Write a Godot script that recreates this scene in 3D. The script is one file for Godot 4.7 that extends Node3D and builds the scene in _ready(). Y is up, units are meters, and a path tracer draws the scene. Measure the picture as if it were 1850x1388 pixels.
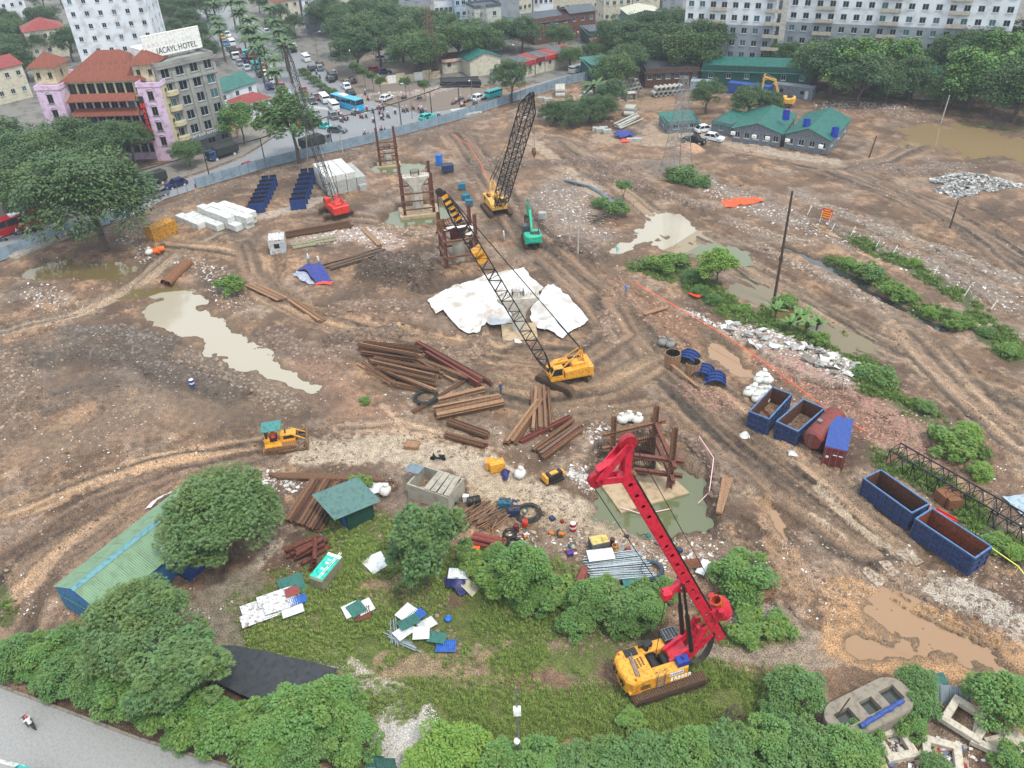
extends Node3D
# Construction site seen from a drone. Units are metres, y up.
const F:=1450.0
const CAM_H:=60.0
var c_rt: Vector3
var c_up: Vector3
var c_fw: Vector3
var names:={}
var mats:={}
var meshes:={}
var tex:={}
var rng:=RandomNumberGenerator.new()
var n1:=FastNoiseLite.new()
var n2:=FastNoiseLite.new()
var n3:=FastNoiseLite.new()
var strokes: Array = []

# ---------------------------------------------------------------- mesh collector
class MB:
	var v:=PackedVector3Array()
	var n:=PackedVector3Array()
	var c:=PackedColorArray()
	var uv:=PackedVector2Array()
	var col:=Color.WHITE
	func vert(p: Vector3,nn: Vector3):
		v.append(p); n.append(nn); c.append(col)
	func tri(a: Vector3,b: Vector3,d: Vector3):
		var nn:=(d - a).cross(b - a).normalized()
		v.append(a); v.append(b); v.append(d)
		n.append(nn); n.append(nn); n.append(nn)
		c.append(col); c.append(col); c.append(col)
	func quad(a: Vector3,b: Vector3,d: Vector3,e: Vector3):
		tri(a,b,d); tri(a,d,e)
	func quado(a: Vector3,b: Vector3,d: Vector3,e: Vector3,o: Vector3):
		var nn:=(d - a).cross(b - a)
		if nn.dot((a + b + d + e)*0.25 - o) < 0: quad(a,e,d,b)
		else: quad(a,b,d,e)
	func trio(a: Vector3,b: Vector3,d: Vector3,o: Vector3):
		var nn:=(d - a).cross(b - a)
		if nn.dot((a + b + d) / 3.0 - o) < 0: tri(a,d,b)
		else: tri(a,b,d)
	# eight corners, index bits x y z
	func hexa(p: Array):
		var o:=Vector3.ZERO
		for q in p: o += q
		o /= 8.0
		quado(p[0],p[1],p[3],p[2],o); quado(p[4],p[5],p[7],p[6],o)
		quado(p[0],p[1],p[5],p[4],o); quado(p[2],p[3],p[7],p[6],o)
		quado(p[0],p[2],p[6],p[4],o); quado(p[1],p[3],p[7],p[5],o)
	func box(ctr: Vector3,s: Vector3,b:=Basis.IDENTITY):
		var p:=[]
		for i in 8:
			p.append(ctr + b*Vector3((0.5 if i & 1 else -0.5)*s.x,(0.5 if i & 2 else -0.5)*s.y,(0.5 if i & 4 else -0.5)*s.z))
		hexa(p)
	# a box with its vertical and top edges chamfered
	func cbox(ctr: Vector3,s: Vector3,r:=0.08,b:=Basis.IDENTITY):
		var lay:=[]
		for k in 4:
			var yy: float = [-0.5*s.y,-0.5*s.y + r,0.5*s.y - r,0.5*s.y][k]
			var ins: float = r if k == 0 or k == 3 else 0.0
			var ring:=[]
			var hx:=s.x*0.5 - ins; var hz:=s.z*0.5 - ins
			for q in [[-1,-1,0],[-1,-1,1],[1,-1,0],[1,-1,1],[1,1,0],[1,1,1],[-1,1,0],[-1,1,1]]:
				var sx: float = q[0]; var sz: float = q[1]
				var alt: bool = (q[2] == 0) == (sx*sz > 0)
				ring.append(ctr + b*Vector3(sx*(hx - (0.0 if alt else r)),yy,sz*(hz - (r if alt else 0.0))))
			lay.append(ring)
		loft(lay,true)
	func loft(lay: Array,caps:=true,closed:=true):
		var o:=Vector3.ZERO; var cnt:=0
		for ring in lay:
			for q in ring: o += q; cnt += 1
		o /= float(cnt)
		for k in lay.size() - 1:
			var a: Array = lay[k]; var bq: Array = lay[k + 1]
			var m:=a.size()
			for i in (m if closed else m - 1):
				var j:=(i + 1) % m
				quado(a[i],a[j],bq[j],bq[i],o)
		if caps:
			for ring in [lay[0],lay[-1]]:
				var cc:=Vector3.ZERO
				for q in ring: cc += q
				cc /= float(ring.size())
				for i in ring.size(): trio(cc,ring[i],ring[(i + 1) % ring.size()],o)
	func bar(a: Vector3,b: Vector3,w: float,h:=-1.0,upv:=Vector3.UP):
		if h < 0: h = w
		var d:=b - a
		var l:=d.length()
		if l < 0.001: return
		d /= l
		var sx:=upv.cross(d)
		if sx.length() < 0.02: sx = Vector3(1,0,0).cross(d)
		if sx.length() < 0.02: sx = Vector3(0,0,1).cross(d)
		sx = sx.normalized()
		var sy:=d.cross(sx).normalized()
		box((a + b)*0.5,Vector3(w,h,l),Basis(sx,sy,d))
	func cyl(a: Vector3,b: Vector3,r0: float,r1:=-1.0,k:=10,caps:=true):
		if r1 < 0: r1 = r0
		var d:=(b - a).normalized()
		var sx:=Vector3.UP.cross(d)
		if sx.length() < 0.02: sx = Vector3(1,0,0)
		sx = sx.normalized()
		var sy:=d.cross(sx)
		for i in k:
			var t0:=TAU*i / k; var t1:=TAU*(i + 1) / k
			var e0:=sx*cos(t0) + sy*sin(t0); var e1:=sx*cos(t1) + sy*sin(t1)
			var p0:=a + e0*r0; var p1:=a + e1*r0; var p2:=b + e1*r1; var p3:=b + e0*r1
			vert(p0,e0); vert(p2,e1); vert(p1,e1)
			vert(p0,e0); vert(p3,e0); vert(p2,e1)
			if caps:
				if r0 > 0.001:
					vert(a,-d); vert(p0,-d); vert(p1,-d)
				if r1 > 0.001:
					vert(b,d); vert(p2,d); vert(p3,d)
	func tube(pts: Array,r: float,k:=6):
		for i in pts.size() - 1: cyl(pts[i],pts[i + 1],r,r,k,true)
	# hollow pipe with wall
	func pipe(a: Vector3,b: Vector3,r: float,w: float,k:=14):
		cyl(a,b,r,r,k,false)
		var d:=(b - a).normalized()
		var sx:=Vector3.UP.cross(d)
		if sx.length() < 0.02: sx = Vector3(1,0,0)
		sx = sx.normalized()
		var sy:=d.cross(sx)
		for i in k:
			var t0:=TAU*i / k; var t1:=TAU*(i + 1) / k
			var e0:=sx*cos(t0) + sy*sin(t0); var e1:=sx*cos(t1) + sy*sin(t1)
			var q:=r - w
			vert(a + e0*q,-e0); vert(a + e1*q,-e1); vert(b + e1*q,-e1)
			vert(a + e0*q,-e0); vert(b + e1*q,-e1); vert(b + e0*q,-e0)
			quado(a + e0*q,a + e1*q,a + e1*r,a + e0*r,a + d)
			quado(b + e0*q,b + e1*q,b + e1*r,b + e0*r,b - d)
	# a profile of points (x, y) pushed along z from z0 to z1
	func prism(pr: Array,z0: float,z1: float,b:=Transform3D.IDENTITY):
		var pk:=PackedVector2Array()
		for q in pr: pk.append(q)
		var ids:=Geometry2D.triangulate_polygon(pk)
		var cc:=Vector3.ZERO
		for i in range(0,ids.size(),3):
			for z in [z0,z1]:
				var a:=Vector3(pk[ids[i]].x,pk[ids[i]].y,z); var e:=Vector3(pk[ids[i + 1]].x,pk[ids[i + 1]].y,z); var f:=Vector3(pk[ids[i + 2]].x,pk[ids[i + 2]].y,z)
				trio(b*a,b*e,b*f,b*Vector3(a.x,a.y,(z0 + z1)*0.5))
		var cw:=Geometry2D.is_polygon_clockwise(pk)
		for i in pk.size():
			var p: Vector2 = pk[i]; var q: Vector2 = pk[(i + 1) % pk.size()]
			var e:=(q - p).normalized()
			var on:=Vector2(e.y,-e.x)*(-1.0 if cw else 1.0)
			var mid:=(p + q)*0.5 - on*0.2
			quado(b*Vector3(p.x,p.y,z0),b*Vector3(q.x,q.y,z0),b*Vector3(q.x,q.y,z1),b*Vector3(p.x,p.y,z1),b*Vector3(mid.x,mid.y,(z0 + z1)*0.5))
	func ball(ctr: Vector3,r: Vector3,k:=8,m:=5,jit:=0.0,rg: RandomNumberGenerator = null):
		var rows:=[]
		for j in m + 1:
			var ph:=PI*j / m
			var row:=[]
			for i in k:
				var th:=TAU*i / k
				var s:=1.0 + (rg.randf_range(-jit,jit) if rg else 0.0)
				row.append(ctr + Vector3(sin(ph)*cos(th)*r.x,cos(ph)*r.y,sin(ph)*sin(th)*r.z)*s)
			if j == 0 or j == m:
				for i in k: row[i] = row[0]
			rows.append(row)
		for j in m:
			for i in k:
				var i2:=(i + 1) % k
				var q:=[rows[j][i],rows[j][i2],rows[j + 1][i2],rows[j + 1][i]]
				if j > 0: sm(q[0],q[1],q[2],ctr,r)
				if j < m - 1: sm(q[0],q[2],q[3],ctr,r)
	func sm(a: Vector3,b: Vector3,d: Vector3,ctr: Vector3,r: Vector3):
		var nn:=(d - a).cross(b - a)
		if nn.dot(a + b + d - ctr*3.0) < 0:
			var t:=b; b = d; d = t
		for p in [a,b,d]: vert(p,((p - ctr) / (r*r)).normalized())
	func mesh() -> ArrayMesh:
		var m:=ArrayMesh.new()
		var a:=[]
		a.resize(Mesh.ARRAY_MAX)
		a[Mesh.ARRAY_VERTEX] = v; a[Mesh.ARRAY_NORMAL] = n; a[Mesh.ARRAY_COLOR] = c
		if uv.size() == v.size(): a[Mesh.ARRAY_TEX_UV] = uv
		m.add_surface_from_arrays(Mesh.PRIMITIVE_TRIANGLES,a)
		return m

# ---------------------------------------------------------------- pixels to places
func ray(px: float,py: float) -> Vector3:
	return c_fw*F + c_rt*(px - 925.0) - c_up*(py - 694.0)
func P(px: float,py: float,h:=0.0) -> Vector3:
	var d:=ray(px,py)
	return Vector3(0,CAM_H,0) + d*((h - CAM_H) / d.y)
func G(px: float,py: float) -> Vector3:
	var p:=P(px,py)
	p.y = gh(p.x,p.z)
	return P(px,py,p.y)
# ground point on which a wide machine stands, level with the highest soil under it
func seat(p: Vector3,r: float) -> Vector3:
	for k in 12:
		var a:=TAU*k / 12.0
		p.y = maxf(p.y,gh(p.x + cos(a)*r,p.z + sin(a)*r) - 0.12)
	return p
# point at the pixel, standing in the upright plane through a whose level direction is dir
func onplane(px: float,py: float,a: Vector3,dir: Vector3) -> Vector3:
	var nn:=dir.cross(Vector3.UP).normalized()
	var d:=ray(px,py)
	var o:=Vector3(0,CAM_H,0)
	return o + d*((a - o).dot(nn) / d.dot(nn))
# height at which the upright line over ground point b passes pixel row py
func rise(b: Vector3,py: float) -> float:
	var lo:=0.0; var hi:=90.0
	for i in 40:
		var m:=(lo + hi)*0.5
		var q:=b + Vector3(0,m,0) - Vector3(0,CAM_H,0)
		if 694.0 - F*q.dot(c_up) / q.dot(c_fw) > py: lo = m
		else: hi = m
	return lo
# yaw whose +x axis points from ground pixel a to ground pixel b
func yaw(ax: float,ay: float,bx: float,by: float) -> float:
	var d:=P(bx,by) - P(ax,ay)
	return atan2(-d.z,d.x)

# ---------------------------------------------------------------- things and parts
func numbered(n: String) -> String:
	if not names.has(n):
		names[n] = 0
		return n
	names[n] += 1
	return "%s_%03d" % [n,names[n]]
func thing(called: String,label: String,cat: String,at:=Vector3.ZERO,turn:=0.0,group:="") -> Node3D:
	var o:=Node3D.new()
	o.name = numbered(called)
	add_child(o)
	o.position = at; o.rotation.y = turn
	tag(o,label,cat,group)
	return o
func tag(o: Node,label: String,cat: String,group:=""):
	o.set_meta("label",label); o.set_meta("category",cat)
	if group != "": o.set_meta("group",group)
func part(parent: Node,called: String,mesh: Mesh,m: Material,xf:=Transform3D.IDENTITY) -> MeshInstance3D:
	var o:=MeshInstance3D.new()
	o.name = called; o.mesh = mesh; o.material_override = m
	parent.add_child(o,true)
	o.transform = xf
	return o
func pmb(parent: Node,called: String,b: MB,m: Material) -> MeshInstance3D:
	return part(parent,called,b.mesh(),m)
func solo(called: String,label: String,cat: String,mesh: Mesh,m: Material,at:=Vector3.ZERO,turn:=0.0,group:="") -> MeshInstance3D:
	var o:=MeshInstance3D.new()
	o.name = numbered(called); o.mesh = mesh; o.material_override = m
	add_child(o)
	o.position = at; o.rotation.y = turn
	tag(o,label,cat,group)
	return o
func struct(called: String,mesh: Mesh,m: Material,kind:="structure") -> MeshInstance3D:
	var o:=MeshInstance3D.new()
	o.name = numbered(called); o.mesh = mesh; o.material_override = m
	add_child(o)
	o.set_meta("kind",kind)
	return o
func copy(o: Node3D,at: Vector3,turn: float,label:="",group:="") -> Node3D:
	var c: Node3D = o.duplicate()
	var base: String = o.name
	var r:=RegEx.create_from_string("_\\d\\d\\d$")
	c.name = numbered(r.sub(base,""))
	add_child(c)
	c.position = at; c.rotation = Vector3(0,turn,0)
	if label != "": c.set_meta("label",label)
	if group != "": c.set_meta("group",group)
	return c

# ---------------------------------------------------------------- materials
func mat(called: String,col: Color,rough:=0.8,metal:=0.0,grime:="grime",scale:=0.35) -> StandardMaterial3D:
	if mats.has(called): return mats[called]
	var m:=StandardMaterial3D.new()
	m.albedo_color = col
	m.roughness = rough; m.metallic = metal
	m.vertex_color_use_as_albedo = true
	if grime != "":
		m.albedo_texture = tex[grime]
		m.uv1_triplanar = true; m.uv1_world_triplanar = true
		m.uv1_scale = Vector3.ONE*scale
	m.resource_name = called
	mats[called] = m
	return m
# tileable two-tone noise; each stop is [value, colour]
func noisetex(called: String,size: int,freq: float,oct: int,ramp: Array,seed_: int,kind:=FastNoiseLite.TYPE_SIMPLEX_SMOOTH,squash:=1.0):
	var n:=FastNoiseLite.new()
	n.noise_type = kind; n.seed = seed_; n.frequency = freq; n.fractal_octaves = oct
	var img:=n.get_seamless_image(size,size,false,false,0.12,true)
	img.convert(Image.FORMAT_L8)
	if squash != 1.0:
		img.resize(size,int(size / squash),Image.INTERPOLATE_BILINEAR)
	var src:=img.get_data()
	var lut:=PackedByteArray()
	lut.resize(768)
	for i in 256:
		var t:=i / 255.0
		var col: Color = ramp[0][1]
		for k in ramp.size() - 1:
			if t >= ramp[k][0]:
				col = (ramp[k][1] as Color).lerp(ramp[k + 1][1],clampf((t - ramp[k][0]) / maxf(0.001,ramp[k + 1][0] - ramp[k][0]),0,1))
		lut[i*3] = int(col.r*255); lut[i*3 + 1] = int(col.g*255); lut[i*3 + 2] = int(col.b*255)
	var out:=PackedByteArray()
	out.resize(src.size()*3)
	for i in src.size():
		var s:=src[i]*3
		out[i*3] = lut[s]; out[i*3 + 1] = lut[s + 1]; out[i*3 + 2] = lut[s + 2]
	var im:=Image.create_from_data(img.get_width(),img.get_height(),false,Image.FORMAT_RGB8,out)
	im.generate_mipmaps()
	tex[called] = ImageTexture.create_from_image(im)
func grey(v: float) -> Color: return Color(v,v,v)
func make_textures():
	noisetex("grime",512,0.008,4,[[0.0,grey(0.62)],[0.35,grey(0.88)],[0.6,grey(1.0)],[1.0,grey(0.93)]],11)
	noisetex("soil",1024,0.035,6,[[0.0,Color(0.42,0.41,0.41)],[0.36,Color(0.74,0.73,0.72)],[0.55,Color(0.93,0.91,0.89)],[0.75,Color(1,0.99,0.97)],[1.0,Color(1,1,1)]],5)
	noisetex("rust",512,0.015,5,[[0.0,Color(0.5,0.4,0.34)],[0.4,Color(0.8,0.72,0.66)],[0.6,Color(0.96,0.92,0.88)],[1.0,Color(1,1,1)]],21,FastNoiseLite.TYPE_SIMPLEX_SMOOTH,0.5)
	noisetex("peel",512,0.014,5,[[0.0,Color(0.45,0.3,0.22)],[0.3,Color(0.62,0.5,0.42)],[0.36,Color(0.97,0.97,0.97)],[1.0,Color(1,1,1)]],31)
	noisetex("stain",512,0.008,5,[[0.0,Color(0.8,0.78,0.75)],[0.3,Color(0.91,0.9,0.89)],[0.5,Color(0.98,0.98,0.97)],[1.0,Color(1,1,1)]],41)
	noisetex("leafy",256,0.03,3,[[0.0,grey(0.7)],[1.0,grey(1.0)]],51)
	noisetex("asphalt",1024,0.03,6,[[0.0,grey(0.86)],[0.5,grey(0.95)],[1.0,grey(1.0)]],61)
	noisetex("muddy",512,0.011,5,[[0.0,Color(1,1,1)],[0.52,Color(1,1,1)],[0.62,Color(0.8,0.66,0.54)],[1.0,Color(0.66,0.5,0.4)]],71)
	noisetex("dirt",512,0.009,5,[[0.0,Color(1,1,1)],[0.5,Color(0.99,0.985,0.98)],[0.6,Color(0.9,0.86,0.81)],[0.75,Color(0.8,0.74,0.67)],[1.0,Color(0.74,0.67,0.6)]],81)
	# the same grain as a normal map for the bare soil
	var n:=FastNoiseLite.new()
	n.seed = 5; n.frequency = 0.03; n.fractal_octaves = 5
	var im:=n.get_seamless_image(1024,1024)
	im.convert(Image.FORMAT_RGBA8)
	im.bump_map_to_normal_map(6.0)
	im.generate_mipmaps()
	tex["soil_n"] = ImageTexture.create_from_image(im)
# ---------------------------------------------------------------- ground
# stroke: polyline in ground metres, half width, colour, strength, rough edge, height change, kind
func stroke(pts: Array,half: float,col: Color,amt:=1.0,edge:=0.5,dh:=0.0,ruts:=0.0,soft:=0.35):
	var w:=[]
	var lo:=Vector2(1e9,1e9); var hi:=Vector2(-1e9,-1e9)
	for i in range(0,pts.size(),2):
		var q:=P(pts[i],pts[i + 1])
		var v:=Vector2(q.x,q.z)
		w.append(v)
		lo = lo.min(v); hi = hi.max(v)
	var m:=half*(1.0 + edge) + 0.5
	strokes.append({"p": w,"lo": lo - Vector2(m,m),"hi": hi + Vector2(m,m),"h": half,"c": col,"a": amt,"e": edge,"dh": dh,"r": ruts,"s": soft})
func smooth(a: float,b: float,x: float) -> float:
	var t:=clampf((x - a) / (b - a),0,1)
	return t*t*(3.0 - 2.0*t)
func near(w: Array,v: Vector2) -> Vector3:
	# distance to the polyline, the side it is on, and the length run along it
	var best:=1e9; var sd:=1.0; var al:=0.0; var run:=0.0
	if w.size() == 1: return Vector3(v.distance_to(w[0]),1,0)
	for i in w.size() - 1:
		var a: Vector2 = w[i]; var b: Vector2 = w[i + 1]
		var ab:=b - a
		var l:=ab.length()
		var t:=clampf((v - a).dot(ab) / maxf(l*l,1e-6),0,1)
		var d:=v.distance_to(a + ab*t)
		if d < best:
			best = d; al = run + t*l
			sd = 1.0 if ab.cross(v - a) > 0 else -1.0
		run += l
	return Vector3(best,sd,al)
var strips: Array = []
func gh(x: float,z: float) -> float:
	for s in strips:
		var fx: float = (x - s.x) / s.c; var fz: float = (z - s.z) / s.c
		if fx < 0 or fz < 0 or fx >= s.nx - 1 or fz >= s.nz - 1: continue
		var i:=int(fx); var j:=int(fz)
		fx -= i; fz -= j
		var k: int = j*s.nx + i
		return lerpf(lerpf(s.h[k],s.h[k + 1],fx),lerpf(s.h[k + s.nx],s.h[k + s.nx + 1],fx),fz)
	return -0.04
func base_h(x: float,z: float) -> float:
	return (n1.get_noise_2d(x,z)*0.26 + n2.get_noise_2d(x,z)*0.16 + n2.get_noise_2d(x*3.0,z*3.0)*0.07)*flat(x,z) - 0.1*(1.0 - flat(x,z))
func mask(s: Dictionary,v: Vector2,e: float) -> Vector3:
	# x: how far inside (1 middle, 0 edge), y: sideways, z: along
	var d:=near(s.p,v)
	var lim: float = s.h*(1.0 + s.e)
	if d.x > lim: return Vector3(-1,0,0)
	var q: float = 1.0 - d.x / s.h
	q += s.e*(n2.get_noise_2d(v.x*0.45 + s.h*37.0,v.y*0.45)*0.9 + n2.get_noise_2d(v.x*1.6,v.y*1.6)*0.5 + e*0.25)
	return Vector3(q,d.x*d.y,d.z)
func rut(s: Dictionary,k: Vector3,f: float) -> float:
	if s.r == 0.0: return 0.0
	var st:=n2.get_noise_2d(k.z*0.12 + s.h*91.0,k.y*1.9)
	return (sin(k.y*4.2 + st*3.0)*0.6 + st*1.4)*s.r*f
func ground_strip(x0: float,x1: float,z0: float,z1: float,cell: float):
	var nx:=int((x1 - x0) / cell) + 1; var nz:=int((z1 - z0) / cell) + 1
	var hs:=PackedFloat32Array(); var cs:=PackedColorArray()
	hs.resize(nx*nz); cs.resize(nx*nz)
	var es:=PackedFloat32Array()
	es.resize(nx*nz)
	var dark:=Color(0.105,0.067,0.045); var mid:=Color(0.205,0.135,0.092); var tan:=Color(0.36,0.245,0.163); var gry:=Color(0.235,0.19,0.155)
	for j in nz:
		var z:=z0 + j*cell
		for i in nx:
			var x:=x0 + i*cell
			var a:=n1.get_noise_2d(x*0.8,z*0.8); var b:=n2.get_noise_2d(x,z); var e:=n3.get_noise_2d(x,z)
			var c:=mid.lerp(dark,smooth(-0.2,0.45,a + b*0.4 + e*0.4)*0.8).lerp(tan,smooth(0.0,0.55,b - a*0.4 + e*0.4)*0.42).lerp(gry,smooth(0.05,0.4,n1.get_noise_2d(x + 500.0,z) + b*0.3)*0.6)
			cs[j*nx + i] = c*(1.0 + e*0.5 + b*0.35)
			es[j*nx + i] = e
			hs[j*nx + i] = base_h(x,z) + e*0.07
	for s in strokes:
		var i0:=maxi(0,int((s.lo.x - x0) / cell)); var i1:=mini(nx - 1,int((s.hi.x - x0) / cell) + 1)
		var j0:=maxi(0,int((s.lo.y - z0) / cell)); var j1:=mini(nz - 1,int((s.hi.y - z0) / cell) + 1)
		for j in range(j0,j1 + 1):
			for i in range(i0,i1 + 1):
				var v:=Vector2(x0 + i*cell,z0 + j*cell)
				var id:=j*nx + i
				var e:=es[id]
				var k:=mask(s,v,e)
				if k.x <= 0: continue
				var f:=smooth(0.0,s.s,k.x)
				var rr:=rut(s,k,f)
				hs[id] += s.dh*f + rr
				var am: float = s.a*smooth(0.0,0.42,k.x + e*0.3*s.e)
				var cc: Color = s.c*(1.0 + e*0.35 + (clampf(n2.get_noise_2d(k.z*0.1 + s.h*51.0,k.y*2.4)*1.9,-1,1)*0.7 if s.r > 0 else 0.0))
				cs[id] = cs[id].lerp(cc,clampf(am,0,1))
	# wheel and crawler ruts pressed into the mud, with a lip on each side
	var pr:=PackedFloat32Array()
	pr.resize(nx*nz)
	for r in ruts:
		var w: Array = r.p
		var run:=0.0
		for i in w.size() - 1:
			var a: Vector2 = w[i]; var d: Vector2 = w[i + 1] - a
			var l:=d.length()
			if maxf(a.x,a.x + d.x) < x0 - 1 or minf(a.x,a.x + d.x) > x1 + 1 or maxf(a.y,a.y + d.y) < z0 - 1 or minf(a.y,a.y + d.y) > z1 + 1: continue
			d /= l
			var sd:=Vector2(-d.y,d.x)
			var st:=cell*0.6
			var n:=int(l / st) + 1
			for k in n:
				var q:=a + d*(l*k / n)
				var amp: float = r.a*(0.75 + 0.35*n2.get_noise_2d(q.x*0.5,q.y*0.5) + 0.25*sin((run + l*k / n)*9.0))
				var t:=-0.75
				while t <= 0.75:
					var e:=q + sd*t
					var xi:=int((e.x - x0) / cell + 0.5); var zi:=int((e.y - z0) / cell + 0.5)
					if xi >= 0 and zi >= 0 and xi < nx and zi < nz:
						var f:=absf(t)
						var v:=(-1.0 if f < 0.3 else (lerpf(-1.0,0.7,(f - 0.3) / 0.2) if f < 0.5 else lerpf(0.7,0.0,(f - 0.5) / 0.25)))*amp
						var id:=zi*nx + xi
						if absf(v) > absf(pr[id]): pr[id] = v
					t += st
			run += l
	for id in nx*nz:
		var v:=pr[id]
		if v == 0.0 or hs[id] < -0.45: continue
		hs[id] += v*0.26
	# deepen the contrast and the hue of the earth
	for id in nx*nz:
		var c:=cs[id]
		var g:=(c.r + c.g + c.b) / 3.0
		var k:=clampf(pow(maxf(g,0.02) / 0.16,0.34),0.55,1.45)*1.1
		cs[id] = Color((g + (c.r - g)*1.26)*k,(g + (c.g - g)*1.26 + 0.002)*k,maxf(0.01,g + (c.b - g)*1.26)*k)
	strips.append({"x": x0,"z": z0,"c": cell,"nx": nx,"nz": nz,"h": hs})
	var vs:=PackedVector3Array(); var ns:=PackedVector3Array(); var us:=PackedVector2Array()
	vs.resize(nx*nz); ns.resize(nx*nz); us.resize(nx*nz)
	for j in nz:
		for i in nx:
			var id:=j*nx + i
			var x:=x0 + i*cell; var z:=z0 + j*cell
			vs[id] = Vector3(x,hs[id] - (0.25 if i == 0 or j == 0 or i == nx - 1 or j == nz - 1 else 0.0),z)
			us[id] = Vector2(x,z) / 7.0
			var hl:=hs[id - 1] if i > 0 else hs[id]; var hr:=hs[id + 1] if i < nx - 1 else hs[id]
			var hd:=hs[id - nx] if j > 0 else hs[id]; var hu:=hs[id + nx] if j < nz - 1 else hs[id]
			ns[id] = Vector3(hl - hr,2.0*cell,hd - hu).normalized()
	var ix:=PackedInt32Array()
	ix.resize((nx - 1)*(nz - 1)*6)
	var q:=0
	for j in nz - 1:
		for i in nx - 1:
			var a:=j*nx + i
			ix[q] = a; ix[q + 1] = a + 1; ix[q + 2] = a + nx + 1
			ix[q + 3] = a; ix[q + 4] = a + nx + 1; ix[q + 5] = a + nx
			q += 6
	var arr:=[]
	arr.resize(Mesh.ARRAY_MAX)
	arr[Mesh.ARRAY_VERTEX] = vs; arr[Mesh.ARRAY_NORMAL] = ns; arr[Mesh.ARRAY_COLOR] = cs; arr[Mesh.ARRAY_TEX_UV] = us; arr[Mesh.ARRAY_INDEX] = ix
	var m:=ArrayMesh.new()
	m.add_surface_from_arrays(Mesh.PRIMITIVE_TRIANGLES,arr)
	struct("ground",m,mats["soil"])
# water that fills a hollow: a flat sheet at one level, its shore is where the ground rises above it
func water(called: String,pts: Array,half: float,level: float,m: Material):
	var w:=[]
	for i in range(0,pts.size(),2): w.append(P(pts[i],pts[i + 1]))
	var poly:=PackedVector2Array()
	for q in w: poly.append(Vector2(q.x,q.z))
	var out: Array
	if w.size() == 1:
		var ring:=PackedVector2Array()
		for k in 24: ring.append(poly[0] + Vector2.from_angle(TAU*k / 24.0)*half)
		out = [ring]
	else: out = Geometry2D.offset_polyline(poly,half,Geometry2D.JOIN_ROUND,Geometry2D.END_ROUND)
	var b:=MB.new()
	for ring in out:
		if Geometry2D.is_polygon_clockwise(ring) and out.size() > 1: continue
		var ids:=Geometry2D.triangulate_polygon(ring)
		for i in range(0,ids.size(),3):
			var a:=Vector3(ring[ids[i]].x,level,ring[ids[i]].y); var d:=Vector3(ring[ids[i + 1]].x,level,ring[ids[i + 1]].y); var e:=Vector3(ring[ids[i + 2]].x,level,ring[ids[i + 2]].y)
			b.trio(a,d,e,a - Vector3(0,1,0))
	struct(called,b.mesh(),m)
func puddle(pts: Array,half: float,m: Material,depth:=0.55,level:=-0.3,edge:=0.5,called:="puddle"):
	stroke(pts,half*1.08,Color(0.15,0.108,0.072),0.85,edge + 0.25,-depth,0.0,0.75)
	pud.append([called,pts,half*1.6,level - 0.005*(pud.size() % 9),m])
var pud: Array = []
func wmat(called: String,col: Color,rough:=0.06) -> StandardMaterial3D:
	var m:=StandardMaterial3D.new()
	m.albedo_color = col; m.roughness = rough; m.metallic_specular = 0.55
	mats[called] = m
	return m

var ruts: Array = []
# n pairs of ruts that follow a path of pixels, wandering within spread metres
func tracks(pts: Array,n: int,spread: float,amp:=1.0):
	var w:=[]
	for i in range(0,pts.size(),2):
		var q:=P(pts[i],pts[i + 1])
		w.append(Vector2(q.x,q.z))
	for k in n:
		var off:=rng.randf_range(-spread,spread); var ph:=rng.randf()*100.0
		for s in [-1.0,1.0]:
			var out:=[]
			for i in w.size() - 1:
				var p0: Vector2 = w[maxi(i - 1,0)]; var p3: Vector2 = w[mini(i + 2,w.size() - 1)]
				var m:=maxi(2,int(w[i].distance_to(w[i + 1]) / 2.0))
				for j in m:
					var t:=float(j) / m
					var c: Vector2 = w[i].cubic_interpolate(w[i + 1],p0,p3,t)
					var d: Vector2 = (w[i + 1] - w[i]).normalized()
					out.append(c + Vector2(-d.y,d.x)*(off + s*1.05 + n1.get_noise_2d(c.x*0.5 + ph,c.y*0.5)*spread*0.8))
			ruts.append({"p": out,"a": amp*rng.randf_range(0.6,1.0)})
# ---------------------------------------------------------------- layout of the site
var fence_px:=[0,470,100,436,232,392,300,358,380,333,470,306,560,283,630,267,700,250,770,232,830,215,900,192,960,172,1030,150,1130,128]
var fence_w: Array = []
func flat(x: float,z: float) -> float:
	# 1 inside the site, 0 on the streets round it
	var k:=1.0
	if x < fence_w[-1].x:
		var fz:=-120.0
		for i in fence_w.size() - 1:
			if x >= fence_w[i].x and x < fence_w[i + 1].x:
				fz = lerpf(fence_w[i].z,fence_w[i + 1].z,(x - fence_w[i].x) / (fence_w[i + 1].x - fence_w[i].x))
		if x < fence_w[0].x: fz = fence_w[0].z - (x - fence_w[0].x)*-0.6
		k *= smooth(0.0,3.0,z - fz)
	else: k *= smooth(-232.0,-226.0,z)
	k *= 1.0 - smooth(-0.5,1.5,(Vector2(x,z) - kerb0).dot(kerbn))
	return k
var kerb0: Vector2
var kerbn: Vector2
var heaps: Array = [[[690,488,760,500],5.4,2.3,Color(0.085,0.058,0.042)],[[650,605,720,600,600,615],2.4,0.8,Color(0.11,0.075,0.055)],[[1110,520,1180,560,1240,610],3.2,0.5,Color(0.2,0.115,0.075)]]
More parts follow.
